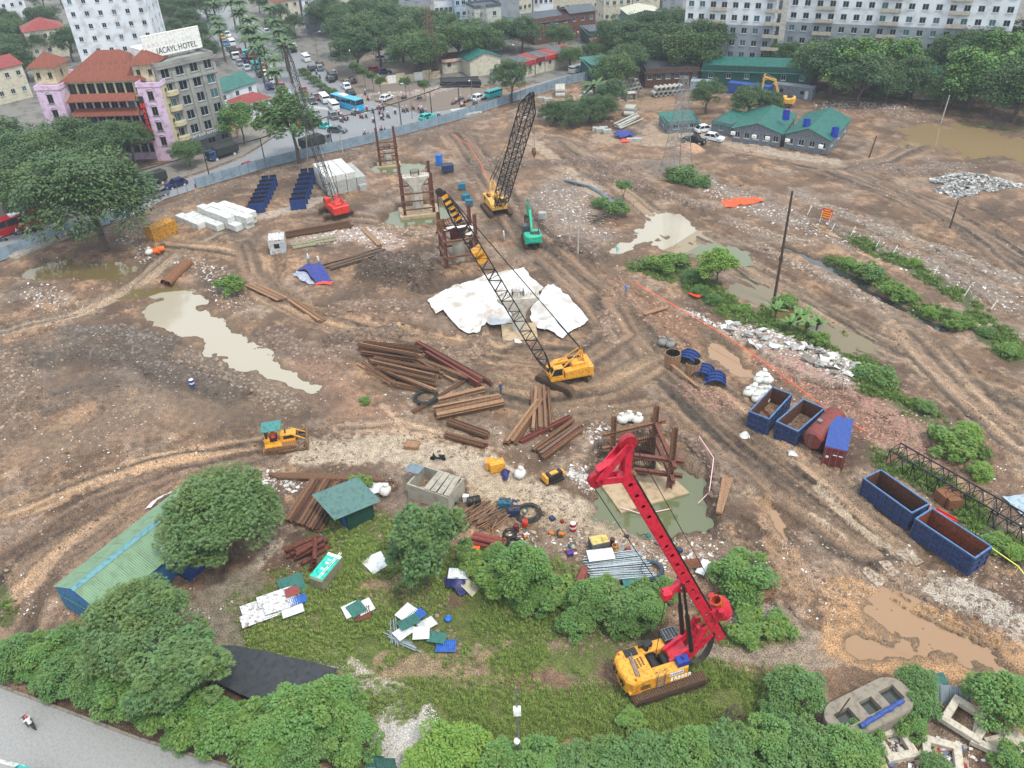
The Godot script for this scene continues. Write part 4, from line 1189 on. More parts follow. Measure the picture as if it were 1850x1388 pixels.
func machines():
	var yel = mat("paint_yellow",Color(0.85,0.6,0.18),0.5,0,"grime",0.5); var pal = mat("paint_pale_yellow",Color(0.86,0.66,0.3),0.6,0,"grime",0.5); var red = mat("paint_red",Color(0.82,0.2,0.14),0.5,0,"grime",0.5)
	var black = mat("boom_black",Color(0.09,0.09,0.095),0.6); var dkst = mat("boom_dark",Color(0.15,0.14,0.135),0.6); var dark = mat("machine_dark",Color(0.12,0.12,0.12),0.6)
	# crane in the middle
	var base = seat(G(1018,688),2.4)
	var dir = (P(1003,693.5) - P(1060,683)).normalized()
	var tip = onplane(800,350,base,dir)
	var c = crane("crawler_crane","orange yellow crawler crane with thin black boom over the white sheets",base,dir,tip,yaw(968,690,1018,712),yel,black,1.3,{"bays": 34,"rc": 0.12,"rl": 0.06,"drop": 3.0})
	text_part(c,"lettering","CẨU",0.34,Color(0.12,0.12,0.1),Vector3(-1.15,2.2,1.52),Basis.IDENTITY)
	text_part(c,"lettering","0936",0.26,Color(0.12,0.12,0.1),Vector3(-1.2,1.85,1.52),Basis.IDENTITY)
	var b = MB.new()
	b.cyl(Vector3(1.5,1.75,1.5),Vector3(1.5,1.75,1.53),0.22,-1,14); b.cyl(Vector3(0.75,1.95,1.5),Vector3(0.75,1.95,1.53),0.15,-1,14)
	pmb(c,"emblem",b,mat("white_paint",Color(0.88,0.88,0.86),0.5))
	# its striped boom tip
	var tl: Vector3 = c.transform.affine_inverse()*tip
	tl.z = 0
	var d = (tl - Vector3(1.75,1.7,0)).normalized()
	var u = d.cross(Vector3(0,0,1))
	var bs = Basis(Vector3(0,0,1),-u,d).orthonormalized()
	for k in 10:
		b = MB.new()
		b.box(tl - d*(0.3 + k*0.36),Vector3(0.95,0.7,0.36),bs)
		pmb(c,"tip_plate",b,yel if k % 2 == 0 else black)
	for k in [13.0,14.6]:
		b = MB.new()
		b.box(tl - d*k*0.62,Vector3(1.34,1.34,0.7),bs)
		pmb(c,"boom_sign",b,yel)
	# rear crane
	base = seat(G(897,383),2.4)
	dir = (P(893,400) - P(874.6,378)).normalized()
	tip = onplane(960,172,base,dir)
	crane("crawler_crane","pale yellow crawler crane with wide black lattice boom beside the teal excavator",base,dir,tip,yaw(874.6,378,893,400),pal,black,2.0,{"bays": 30,"rc": 0.15,"rl": 0.085,"drop": 8.0,"tall": true})
	# small red crane
	base = seat(G(608,388),2.4)
	dir = (P(590,370) - P(612,390)).normalized()
	tip = onplane(514,82,base,dir)
	crane("crawler_crane","small bright red crawler crane beside the white concrete box stack",base,dir,tip,yaw(585,395,640,384),red,dkst,1.1,{"bays": 34,"rc": 0.1,"rl": 0.055,"drop": 14.0})
	# teal excavator, seen from behind, arm raised
	excavator("excavator","teal green excavator seen from behind with its arm raised",seat(G(961,441),1.6),yaw(963,448,950,405),mat("paint_teal",Color(0.1,0.66,0.52),0.5,0,"grime",0.5),[Vector2(0.7,1.5),Vector2(2.4,4.2),Vector2(5.2,4.6),Vector2(5.6,2.2)],1.12)
	excavator("excavator","yellow excavator working near the far blue containers",G(1412,193),yaw(1420,195,1395,193),pal,[Vector2(0.7,1.5),Vector2(2.2,5.6),Vector2(4.6,6.2),Vector2(4.8,3.0)],1.1)
	bulldozer()
	drill_rig()
func bulldozer():
	var yel = mat("paint_yellow",Color.WHITE); var dark = mat("machine_dark",Color.WHITE); var mud = mat("mud_steel",Color(0.5,0.42,0.33),0.85,0.1,"rust")
	var at = seat(G(512,806),1.6)
	var o = thing("bulldozer","yellow bulldozer with teal canopy pushing rubble","bulldozer",at,yaw(475,815,548,803))
	for s in [-1.0,1.0]: part(o,"track",track_mesh(3.9,1.0,0.7),mat("track_tan",Color(0.78,0.66,0.5),0.85,0,"rust",0.8),Transform3D(Basis.IDENTITY,Vector3(-0.2,0,s*1.15)))
	var b = MB.new()
	b.box(Vector3(-0.2,0.95,0),Vector3(3.6,0.5,1.5))
	for s in [-1.0,1.0]: b.box(Vector3(-0.9,1.15,s*1.15),Vector3(1.9,0.12,0.75))
	b.cbox(Vector3(0.85,1.55,0),Vector3(1.9,0.85,1.05),0.1)
	b.cbox(Vector3(-1.6,1.5,0),Vector3(0.7,0.8,1.8),0.1)
	pmb(o,"body",b,yel)
	b = MB.new()
	b.box(Vector3(0.9,1.55,0.54),Vector3(1.2,0.4,0.04)); b.box(Vector3(1.82,1.5,0),Vector3(0.05,0.7,0.8))
	b.cyl(Vector3(0.6,1.9,0.2),Vector3(0.6,2.5,0.2),0.08,-1,8); b.box(Vector3(-0.85,1.5,0),Vector3(0.8,0.4,1.2))
	b.box(Vector3(-1.7,1.95,0),Vector3(0.45,0.12,1.4))
	pmb(o,"engine_grille",b,dark)
	b = MB.new()
	for x in [-1.75,0.05]:
		for z in [-0.85,0.85]: b.bar(Vector3(x,1.2,z),Vector3(x,3.0,z),0.09)
	pmb(o,"canopy_post",b,yel)
	b = MB.new()
	b.cbox(Vector3(-0.85,3.06,0),Vector3(2.3,0.16,2.0),0.05)
	pmb(o,"canopy",b,mat("teal_sheet",Color(0.22,0.48,0.46),0.6))
	b = MB.new()
	b.cbox(Vector3(-0.85,1.95,0.1),Vector3(0.5,0.6,0.8),0.08)
	pmb(o,"seat",b,mat("seat_orange",Color(0.85,0.35,0.12),0.8))
	b = MB.new()
	var prof = []
	for k in 7:
		var t = k / 6.0
		prof.append(Vector2(2.9 - 0.28*sin(PI*t),0.1 + 1.2*t))
	for k in 7:
		var t = 1.0 - k / 6.0
		prof.append(Vector2(3.03 - 0.28*sin(PI*t),0.1 + 1.2*t))
	b.prism(prof,-1.75,1.75)
	pmb(o,"blade",b,mud)
	b = MB.new()
	for s in [-1.0,1.0]:
		b.bar(Vector3(-0.4,0.4,s*1.62),Vector3(2.85,0.4,s*1.62),0.22,0.26)
		b.bar(Vector3(1.6,0.5,s*1.6),Vector3(2.8,1.1,s*1.1),0.12)
	pmb(o,"push_arm",b,mud)
	b = MB.new()
	for s in [-1.0,1.0]: b.cyl(Vector3(1.2,2.0,s*0.6),Vector3(2.8,1.0,s*0.7),0.1,0.07,8)
	pmb(o,"lift_ram",b,yel)
func drill_rig():
	var yel = mat("paint_yellow",Color.WHITE); var dark = mat("machine_dark",Color.WHITE)
	var red = mat("rig_red",Color(0.76,0.1,0.21),0.4,0,"grime",0.5)
	var hx = (P(1280,1238) - P(1145,1283)).normalized()
	var zd = hx.cross(Vector3.UP)
	var mid = G(1213,1260) - zd*2.2
	mid.y = gh(mid.x,mid.z)
	mid = seat(mid,2.4)
	var o = thing("drilling_rig","yellow rotary drilling rig with tall tilted crimson mast and crawler tracks","drilling rig",mid,atan2(-hx.z,hx.x))
	var inv = o.transform.affine_inverse()
	var trk = mat("track_steel",Color.WHITE)
	for s in [-1.0,1.0]: part(o,"track",track_mesh(6.6,1.0,0.9),trk,Transform3D(Basis.IDENTITY,Vector3(0,0,s*1.8)))
	var b = MB.new()
	b.box(Vector3(0,0.65,0),Vector3(3.4,0.5,2.8)); b.cyl(Vector3(0,0.8,0),Vector3(0,1.25,0),1.1,-1,18)
	pmb(o,"undercarriage",b,dark)
	# upper works
	var x0 = -3.4
	b = MB.new()
	b.box(Vector3(-0.9,1.3,0),Vector3(5.4,0.2,3.3))
	b.cbox(Vector3(-0.45,2.05,1.2),Vector3(4.3,1.3,0.95),0.1)
	b.cbox(Vector3(-0.75,2.05,-1.2),Vector3(3.6,1.3,0.95),0.1)
	b.cbox(Vector3(-1.95,2.1,0),Vector3(1.3,1.2,1.5),0.06)
	pmb(o,"body",b,yel)
	var lay = []
	for y in [1.0,1.15,2.45,2.65]:
		var ins: float = 0.14 if y < 1.1 or y > 2.6 else 0.0
		var ring = []
		for q in [[-2.55,-1.7],[-2.55,1.7],[-3.3,1.66],[-3.75,1.2],[-3.9,0.0],[-3.75,-1.2],[-3.3,-1.66]]: ring.append(Vector3(q[0] + (ins if q[0] < -3 else 0.0),y,q[1]*(1.0 - ins*0.4)))
		lay.append(ring)
	b = MB.new()
	b.loft(lay)
	pmb(o,"counterweight",b,yel)
	# open winch bay with drums
	b = MB.new()
	b.box(Vector3(-0.4,1.45,0),Vector3(1.7,0.12,1.4))
	b.cyl(Vector3(-0.75,2.0,-0.6),Vector3(-0.75,2.0,0.6),0.42,-1,16); b.cyl(Vector3(0.3,1.9,-0.6),Vector3(0.3,1.9,0.6),0.34,-1,16)
	for z in [-0.64,0.64]: b.cyl(Vector3(-0.75,2.0,z - 0.04),Vector3(-0.75,2.0,z + 0.04),0.6,-1,16)
	pmb(o,"winch_drum",b,dark)
	b = MB.new()
	b.box(Vector3(-2.3,2.73,-1.15),Vector3(1.1,0.08,0.75)); b.cbox(Vector3(-0.75,2.95,-1.3),Vector3(0.9,0.5,0.55),0.08)
	b.cyl(Vector3(-0.95,2.7,-0.95),Vector3(-0.95,3.35,-0.95),0.2,-1,12); b.cyl(Vector3(-1.35,2.7,-1.35),Vector3(-1.35,3.15,-1.35),0.14,0.2,12)
	for k in 3: b.box(Vector3(-2.25,1.6 + k*0.17,1.69),Vector3(0.9,0.07,0.04))
	pmb(o,"engine_vent",b,dark)
	b = MB.new()
	b.cbox(Vector3(1.25,3.0,1.2),Vector3(1.05,0.65,0.75),0.05)
	b.cyl(Vector3(1.25,3.3,1.2),Vector3(1.25,3.6,1.2),0.14,0.1,10)
	pmb(o,"fuel_box",b,mat("blue_box",Color(0.1,0.22,0.55),0.6))
	b = MB.new()
	for x in [-1.2,-0.5]:
		b.tube([Vector3(x,1.1,1.75),Vector3(x,3.1,1.75),Vector3(x,3.2,1.55),Vector3(x,2.75,1.4)],0.035)
	for k in 5: b.bar(Vector3(-1.2,1.3 + k*0.3,1.75),Vector3(-0.5,1.3 + k*0.3,1.75),0.05)
	b.tube([Vector3(-2.4,2.66,-0.9),Vector3(-2.4,3.0,-0.9),Vector3(-2.6,3.0,1.2),Vector3(-2.6,2.66,1.2)],0.04)
	b.bar(Vector3(-2.55,2.75,-0.75),Vector3(-2.75,2.75,1.1),0.18)
	pmb(o,"ladder",b,mat("galv",Color(0.5,0.5,0.5),0.5,0.4))
	b = MB.new()
	for q in [Vector3(-3.3,2.65,-1.3),Vector3(-3.0,2.65,1.45)]: b.cyl(q,q + Vector3(0,0.22,0),0.08,0.06,8)
	pmb(o,"beacon",b,mat("beacon_orange",Color(0.9,0.3,0.05),0.4))
	# cab on the far side
	b = MB.new()
	b.prism([Vector2(2.5,1.35),Vector2(2.55,2.1),Vector2(2.15,3.15),Vector2(0.75,3.15),Vector2(0.75,1.35)],-2.05,-0.85)
	var cab = pmb(o,"cab",b,mat("cab_dark",Color.WHITE))
	b = MB.new()
	for k in 5: b.box(Vector3(0.95 + k*0.28,3.2,-1.45),Vector3(0.06,0.05,1.15))
	for z in [-2.0,-0.9]: b.box(Vector3(1.45,3.2,z),Vector3(1.4,0.07,0.06))
	pmb(cab,"roof_guard",b,mat("galv",Color.WHITE))
	b = MB.new()
	b.quado(Vector3(2.56,2.0,-1.95),Vector3(2.56,2.0,-0.95),Vector3(2.2,3.05,-0.95),Vector3(2.2,3.05,-1.95),Vector3(1,2,-1.4))
	b.quado(Vector3(0.9,2.0,-0.84),Vector3(2.35,2.0,-0.84),Vector3(2.05,3.05,-0.84),Vector3(0.9,3.05,-0.84),Vector3(1.5,2,-1.4))
	pmb(cab,"window",b,mat("dark_glass",Color.WHITE))
	# lettering
	text_part(o,"lettering","SANY",0.62,Color(0.1,0.09,0.08),Vector3(-3.86,1.75,0.0),Basis(Vector3.UP,-PI / 2),0.06,true)
	text_part(o,"lettering","SR360R",0.42,Color(0.92,0.92,0.88),Vector3(1.0,1.62,1.69),Basis.IDENTITY,0.03,true)
	b = MB.new()
	b.box(Vector3(0.55,2.3,1.685),Vector3(1.3,0.42,0.02))
	pmb(o,"side_plate",b,mat("white_paint",Color.WHITE))
	b = MB.new()
	for k in 6: b.box(Vector3(0.25 + k*0.16,2.3,1.7),Vector3(0.11,0.14,0.012))
	b.tri(Vector3(-0.02,2.22,1.702),Vector3(0.05,2.38,1.702),Vector3(0.12,2.22,1.702))
	pmb(o,"side_lettering",b,mat("ink_blue",Color(0.1,0.25,0.6),0.6,0,""))
	b = MB.new()
	for k in 3:
		for j in 6: b.box(Vector3(-1.75 - k*0.28,2.712,-0.45 + j*0.15 + k*0.05),Vector3(0.16,0.012,0.1))
	pmb(o,"deck_lettering",b,dark)
	b = MB.new()
	b.prism([Vector2(-3.0,1.45),Vector2(-2.75,1.58),Vector2(-3.1,1.7)],1.66,1.69)
	pmb(o,"reflector",b,mat("paint_red",Color.WHITE))
	# mast in the machine's own plane
	var mb: Vector3 = inv*onplane(1300,1150,mid,hx); var mt: Vector3 = inv*onplane(1129,860,mid,hx)
	mb.z = 0; mt.z = 0
	var d = (mt - mb).normalized()
	var f = d.cross(Vector3(0, 0, 1))   # towards the front of the mast
	if f.x < 0: f = -f
	var fr = Basis(Vector3(0,0,1),f,d)
	if fr.determinant() < 0: fr = Basis(Vector3(0,0,-1),f,d)
	var L = mb.distance_to(mt)
	# box girder with round holes in its side plates: plates are cut in bays
	b = MB.new()
	var w = 0.8
	for s in [-1.0,1.0]:
		var n = 18
		for k in n:
			var a = L*k / n; var e = L*(k + 1) / n
			hole_plate(b,Transform3D(fr,mb + d*((a + e)*0.5)),e - a,w,s*w*0.45,0.04,(0.17 if k % 9 != 4 else 0.0))
	for s in [-1.0,1.0]: b.box(mb + d*(L*0.5) + f*s*w*0.5,Vector3(w*0.9,0.05,L),fr)
	var mast = pmb(o,"mast",b,red)
	b = MB.new()
	for z in [-0.3,0.3]: b.bar(mb + d*0.2 + f*0.5 + Vector3(0,0,z),mb + d*L*0.97 + f*0.5 + Vector3(0,0,z),0.1,0.14,f)
	pmb(mast,"guide_rail",b,mat("rail_dark",Color(0.13,0.12,0.11),0.5,0.3))
	# triangular head with two sheaves
	b = MB.new()
	var hA: Vector3 = inv*onplane(1078,866,mid,hx); var hB: Vector3 = inv*onplane(1134,800,mid,hx)
	hA.z = 0; hB.z = 0
	for z in [-0.32,0.32]:
		var zz = Vector3(0,0,z)
		b.bar(hA + zz,hB + zz,0.12,0.55,d); b.bar(hA + zz,mt + zz,0.12,0.5,d); b.bar(hB + zz,mt + zz,0.12,0.5,d)
	b.box(hA.lerp(hB,0.5) + d*0.1,Vector3(0.6,hA.distance_to(hB)*0.7,0.1),fr)
	b.box(mt,Vector3(0.8,0.9,0.8),fr)
	var head = pmb(mast,"mast_head",b,red)
	for q in [hA,hB]:
		b = MB.new()
		b.cyl(q - Vector3(0,0,0.2),q + Vector3(0,0,0.2),0.62,-1,18); b.cyl(q - Vector3(0,0,0.4),q + Vector3(0,0,0.4),0.14,-1,10)
		pmb(head,"sheave",b,mat("rig_red_dark",Color(0.6,0.05,0.13),0.45))
	# struts, arms, rotary head
	b = MB.new()
	var j = mb + d*L*0.14
	for z in [-0.62,0.62]:
		var zz = Vector3(0,0,z)
		b.bar(Vector3(0.6,2.3,z),Vector3(2.6,3.6,z),0.3,0.75); b.bar(Vector3(2.6,3.6,z),j - f*0.7 + zz,0.3,0.6)
		b.bar(Vector3(1.6,1.5,z),j - d*1.3 - f*0.5 + zz,0.24,0.4)
	b.box(Vector3(1.4,2.75,0),Vector3(1.6,0.3,1.1),Basis(Vector3(0,0,1),0.55))
	for t in [0.3,0.7]: b.bar(Vector3(2.6,3.6,-0.6).lerp(j - f*0.7 + Vector3(0,0,-0.6),t),Vector3(2.6,3.6,0.6).lerp(j - f*0.7 + Vector3(0,0,0.6),t),0.25)
	pmb(o,"luffing_arm",b,red)
	b = MB.new()
	for z in [-0.75,0.75]:
		b.cyl(Vector3(2.3,3.3,z),Vector3(2.3,3.3,z).lerp(mb + d*L*0.42 - f*0.4 + Vector3(0,0,z*0.6),0.55),0.2,-1,12)
		b.cyl(Vector3(2.3,3.3,z),mb + d*L*0.42 - f*0.4 + Vector3(0,0,z*0.6),0.12,-1,10)
	pmb(o,"hydraulic_ram",b,mat("ram_dark",Color(0.17,0.17,0.17),0.35,0.5,""))
	var rh = mb + d*L*0.16 + f*1.25
	b = MB.new()
	b.box(rh - f*0.55,Vector3(1.1,0.7,1.7),fr)
	b.cyl(rh - d*0.9,rh + d*0.35,0.78,0.86,20)
	b.cyl(rh - d*1.3,rh - d*0.9,0.55,0.78,20)
	for s in [-1.0,1.0]: b.cyl(rh - f*0.1 + Vector3(0,0,s*0.8) + d*0.1,rh - f*0.1 + Vector3(0,0,s*0.8) + d*0.9,0.26,-1,12)
	pmb(o,"rotary_head",b,red)
	b = MB.new()
	b.pipe(rh + d*0.35,rh + d*1.25,0.52,0.14,20)
	pmb(o,"drive_tube",b,mat("tube_orange",Color(0.75,0.32,0.12),0.6,0.1,"rust"))
	# winch bracket on the back of the mast
	b = MB.new()
	var wb = mb + d*L*0.42
	b.bar(wb - f*0.3,wb - f*1.5 - d*0.5,0.5,0.4); b.cbox(wb - f*1.9 - d*0.5,Vector3(0.75,0.8,0.8),0.06)
	b.bar(wb - f*1.5 - d*0.3,wb - d*1.7 - f*0.3,0.2)
	pmb(o,"winch_bracket",b,red)
	b = MB.new()
	b.cyl(hA - Vector3(0.5,0,0.1),wb - f*2.0 - d*0.3,0.035,-1,5,false)
	b.cyl(wb - f*2.0 - d*0.7,Vector3(-0.6,2.2,0),0.03,-1,5,false)
	b.cyl(hB + f*0.3,mb + d*L*0.1 + f*1.6,0.03,-1,5,false)
	pmb(o,"rope",b,dark)
	# hanging hoses
	b = MB.new()
	for k in 8:
		var z = -0.1 + k*0.09
		var p0 = Vector3(2.2,2.0,0.75 + k*0.03); var p3 = mb + d*L*0.07 - f*0.2 + Vector3(0,0,z*0.6 + 0.2)
		var pts = []
		for q in 9:
			var t = q / 8.0
			pts.append(p0.lerp(p3,t) + Vector3(0.25 + k*0.05,-1.5 - k*0.06,0.1)*(4.0*t*(1.0 - t))*0.75)
		b.tube(pts,0.035,5)
	pmb(o,"hose",b,mat("hose",Color(0.22,0.21,0.18),0.7))
func hole_plate(b: MB,xf: Transform3D,l: float,w: float,x: float,th: float,r: float):
	# plate in the local y z plane at x with a round hole in its middle
	if r <= 0.0:
		b.box(xf*Vector3(x,0,0),Vector3(th,w,l),xf.basis)
		return
	var n = 12
	for sx in [-0.5,0.5]:
		for i in n:
			var a0 = TAU*i / n; var a1 = TAU*(i + 1) / n
			var q = []
			for a in [a0,a1]:
				var c = Vector2(cos(a),sin(a))
				var k = 1.0 / maxf(absf(c.x) / (w*0.5),absf(c.y) / (l*0.5))
				q.append([xf*Vector3(x + sx*th,c.x*r,c.y*r),xf*Vector3(x + sx*th,c.x*k,c.y*k)])
			b.quado(q[0][0],q[1][0],q[1][1],q[0][1],xf*Vector3(x,0,0) - xf.basis.x*sx)
	for i in n:
		var a0 = TAU*i / n; var a1 = TAU*(i + 1) / n
		b.quad(xf*Vector3(x - th*0.5,cos(a0)*r,sin(a0)*r),xf*Vector3(x + th*0.5,cos(a0)*r,sin(a0)*r),xf*Vector3(x + th*0.5,cos(a1)*r,sin(a1)*r),xf*Vector3(x - th*0.5,cos(a1)*r,sin(a1)*r))
# ---------------------------------------------------------------- things on the site
# frame on the ground: x runs from pixel a to pixel b, origin in the middle of a rectangle that reaches depth metres away from the viewer's side
func footing(ax: float,ay: float,bx: float,by: float,depth: float) -> Dictionary:
	var a = G(ax,ay); var b = G(bx,by)
	var x = b - a
	x.y = 0
	var l = x.length()
	x /= l
	var back = Vector3(x.z,0,-x.x)
	var c = (a + b)*0.5 + back*depth*0.5
	c.y = minf(minf(gh(c.x,c.z),a.y),b.y)
	return {"at": c,"turn": atan2(-x.z,x.x),"l": l,"d": depth}
func beam_mesh(kind: String) -> Mesh:
	if meshes.has(kind): return meshes[kind]
	var b = MB.new()
	if kind == "hbeam":
		for y in [-0.17,0.17]: b.box(Vector3(0,y,0),Vector3(1,0.045,0.36))
		b.box(Vector3.ZERO,Vector3(1,0.3,0.05))
	elif kind == "sheetpile":
		b.prism([Vector2(-0.3,0.1),Vector2(-0.2,0.1),Vector2(-0.12,-0.08),Vector2(0.12,-0.08),Vector2(0.2,0.1),Vector2(0.3,0.1),Vector2(0.3,0.06),Vector2(0.22,0.06),Vector2(0.14,-0.12),Vector2(-0.14,-0.12),Vector2(-0.22,0.06),Vector2(-0.3,0.06)],-0.5,0.5,Transform3D(Basis(Vector3.UP,PI / 2),Vector3.ZERO))
	elif kind == "tube":
		b.pipe(Vector3(-0.5,0,0),Vector3(0.5,0,0),0.16,0.02,10)
	elif kind == "bigtube":
		b.pipe(Vector3(-0.5,0,0),Vector3(0.5,0,0),0.5,0.04,18)
	elif kind == "plank":
		b.box(Vector3.ZERO,Vector3(1,0.09,0.26))
	meshes[kind] = b.mesh()
	return meshes[kind]
func beam(called: String,label: String,cat: String,kind: String,m: Material,a: Vector3,b: Vector3,group: String,scale:=1.0,roll:=0.0):
	var d = b - a
	var l = d.length()
	d /= l
	var z = d.cross(Vector3.UP).normalized()
	var y = z.cross(d)
	var bs = Basis(d,y,z)
	bs = bs.rotated(d,roll)
	var o = solo(called,label,cat,beam_mesh(kind),m,Vector3.ZERO,0,group)
	o.transform = Transform3D(Basis(bs.x*l,bs.y*scale,bs.z*scale),(a + b)*0.5)
# n beams whose starts lie along s0-s1 and ends along e0-e1 (pixels), heaped in lev layers
func beams(called: String,label: String,cat: String,kind: String,ms: Array,s0: Array,s1: Array,e0: Array,e1: Array,n: int,group: String,lev:=1,jit:=4.0,scale:=1.0):
	for i in n:
		var t = (i + 0.5) / n
		var a = P(lerpf(s0[0],s1[0],t) + rng.randf_range(-jit,jit),lerpf(s0[1],s1[1],t) + rng.randf_range(-jit,jit)*0.5)
		var b = P(lerpf(e0[0],e1[0],t) + rng.randf_range(-jit,jit),lerpf(e0[1],e1[1],t) + rng.randf_range(-jit,jit)*0.5)
		var hh = 0.0
		for q in 5:
			var p = a.lerp(b,q / 4.0)
			hh = maxf(hh,gh(p.x,p.z))
		var k = float(i % lev)
		a.y = hh + 0.12*scale + k*0.34*scale + rng.randf_range(0,0.1); b.y = hh + 0.12*scale + k*0.34*scale + rng.randf_range(0,0.1)
		var tone: String = {"beam_rust": "warm brown ","beam_brown": "dark brown ","beam_tan": "pale tan ","beam_red": "dull red ","beam_grey": "weathered grey "}.get(ms[i % ms.size()].resource_name,"") if ms.size() > 1 else ""
		beam(called,tone + label.trim_prefix("rusty ").trim_prefix("brown ").trim_prefix("grey "),cat,kind,ms[i % ms.size()],a,b,group,scale*rng.randf_range(0.85,1.1),[0.0,PI / 2][rng.randi() % 2] if kind == "hbeam" else 0.0)
func open_bin(label: String,f: Dictionary,h: float,m: Material,inner: Material,nv: int):
	var o = thing("open_bin",label,"bin",f.at,f.turn,"blue open steel bins")
	var l: float = f.l; var d: float = f.d
	var b = MB.new()
	b.box(Vector3(0,0.12,0),Vector3(l,0.12,d))
	for s in [-1.0,1.0]:
		b.box(Vector3(0,h*0.5 + 0.06,s*(d*0.5 - 0.03)),Vector3(l,h,0.06)); b.box(Vector3(s*(l*0.5 - 0.03),h*0.5 + 0.06,0),Vector3(0.06,h,d - 0.12))
	pmb(o,"shell",b,m)
	b = MB.new()
	b.box(Vector3(0,0.2,0),Vector3(l - 0.14,0.04,d - 0.14))
	for s in [-1.0,1.0]:
		b.box(Vector3(0,h*0.5 + 0.1,s*(d*0.5 - 0.075)),Vector3(l - 0.14,h - 0.15,0.02)); b.box(Vector3(s*(l*0.5 - 0.075),h*0.5 + 0.1,0),Vector3(0.02,h - 0.15,d - 0.18))
	pmb(o,"lining",b,inner)
	b = MB.new()
	for s in [-1.0,1.0]:
		b.box(Vector3(0,h + 0.1,s*(d*0.5 - 0.02)),Vector3(l + 0.08,0.1,0.14)); b.box(Vector3(s*(l*0.5 - 0.02),h + 0.1,0),Vector3(0.14,0.1,d - 0.1))
	pmb(o,"rim",b,mat("rim_blue",Color(0.3,0.45,0.62),0.6))
	var rm = mat("rib_blue",Color(0.19,0.27,0.42),0.65,0,"muddy",0.5)
	var nx = maxi(2,int(round(l / 1.05))); var nz = maxi(2,int(round(d / 1.05)))
	for s in [-1.0,1.0]:
		for k in nx + 1:
			b = MB.new()
			b.box(Vector3(-l*0.5 + 0.06 + (l - 0.12)*k / nx,h*0.5 + 0.05,s*(d*0.5 + 0.045)),Vector3(0.1,h - 0.1,0.09))
			pmb(o,"rib",b,rm)
		for k in nz + 1:
			b = MB.new()
			b.box(Vector3(s*(l*0.5 + 0.045),h*0.5 + 0.05,-d*0.5 + 0.06 + (d - 0.12)*k / nz),Vector3(0.09,h - 0.1,0.1))
			pmb(o,"rib",b,rm)
		for k in nv:
			b = MB.new()
			b.box(Vector3(0,0.15 + (h - 0.2)*k / (nv - 1.0),s*(d*0.5 + 0.035)),Vector3(l,0.09,0.07)); b.box(Vector3(s*(l*0.5 + 0.035),0.15 + (h - 0.2)*k / (nv - 1.0),0),Vector3(0.07,0.09,d))
			pmb(o,"rib",b,rm)
func drape(called: String,label: String,cat: String,poly: Array,m: Material,lift: float,bump: float,cell:=0.35,group:="",wr:=0.12):
	var pk = PackedVector2Array()
	var lo = Vector2(1e9,1e9); var hi = -lo
	for i in range(0,poly.size(),2):
		var q = P(poly[i],poly[i + 1])
		pk.append(Vector2(q.x,q.z)); lo = lo.min(pk[-1]); hi = hi.max(pk[-1])
	var rag = PackedVector2Array()
	for i in pk.size():
		for k in 4:
			var q = pk[i].lerp(pk[(i + 1) % pk.size()],k / 4.0)
			rag.append(q + Vector2(n2.get_noise_2d(q.x*3.0,q.y*3.0),n2.get_noise_2d(q.y*3.0,q.x*3.0))*cell*1.2 if wr > 0.05 else q)
	pk = rag
	var mid = (lo + hi)*0.5
	var b = MB.new()
	var nx = int((hi.x - lo.x) / cell) + 1; var nz = int((hi.y - lo.y) / cell) + 1
	var org = Vector3(mid.x,gh(mid.x,mid.y),mid.y)
	var hts = {}
	for j in nz + 2:
		for i in nx + 2:
			var v = lo + Vector2(i,j)*cell
			var e = (v - mid) / ((hi - lo)*0.5)
			var y = gh(v.x,v.y) + lift + bump*maxf(0,1.0 - e.length_squared()) + n2.get_noise_2d(v.x*1.6,v.y*1.6)*wr + n3.get_noise_2d(v.x*0.8,v.y*0.8)*wr*0.5
			hts[Vector2i(i,j)] = Vector3(v.x,y,v.y) - org
	for j in nz + 1:
		for i in nx + 1:
			var v = lo + Vector2(i,j)*cell
			var sq = PackedVector2Array([v,v + Vector2(cell,0),v + Vector2(cell,cell),v + Vector2(0,cell)])
			for ring in Geometry2D.intersect_polygons(sq,pk):
				var ids = Geometry2D.triangulate_polygon(ring)
				var w = []
				for q in ring:
					var u: Vector2 = (q - v) / cell
					var p0: Vector3 = (hts[Vector2i(i,j)] as Vector3).lerp(hts[Vector2i(i + 1,j)],u.x); var p1: Vector3 = (hts[Vector2i(i,j + 1)] as Vector3).lerp(hts[Vector2i(i + 1,j + 1)],u.x)
					w.append(Vector3(q.x - org.x,lerpf(p0.y,p1.y,u.y),q.y - org.z))
				for t in range(0,ids.size(),3): b.trio(w[ids[t]],w[ids[t + 1]],w[ids[t + 2]],w[ids[t]] - Vector3(0,5,0))
	if b.v.size() == 0: return
	return solo(called,label,cat,b.mesh(),m,org,0,group)
func hbeam_part(o: Node3D,called: String,a: Vector3,b: Vector3,m: Material,s:=1.0):
	var d = b - a
	var l = d.length()
	d /= l
	var z = d.cross(Vector3.UP)
	if z.length() < 0.05: z = Vector3(0,0,1)
	z = z.normalized()
	part(o,called,beam_mesh("hbeam"),m,Transform3D(Basis(d*l,z.cross(d)*s,z*s),(a + b)*0.5))
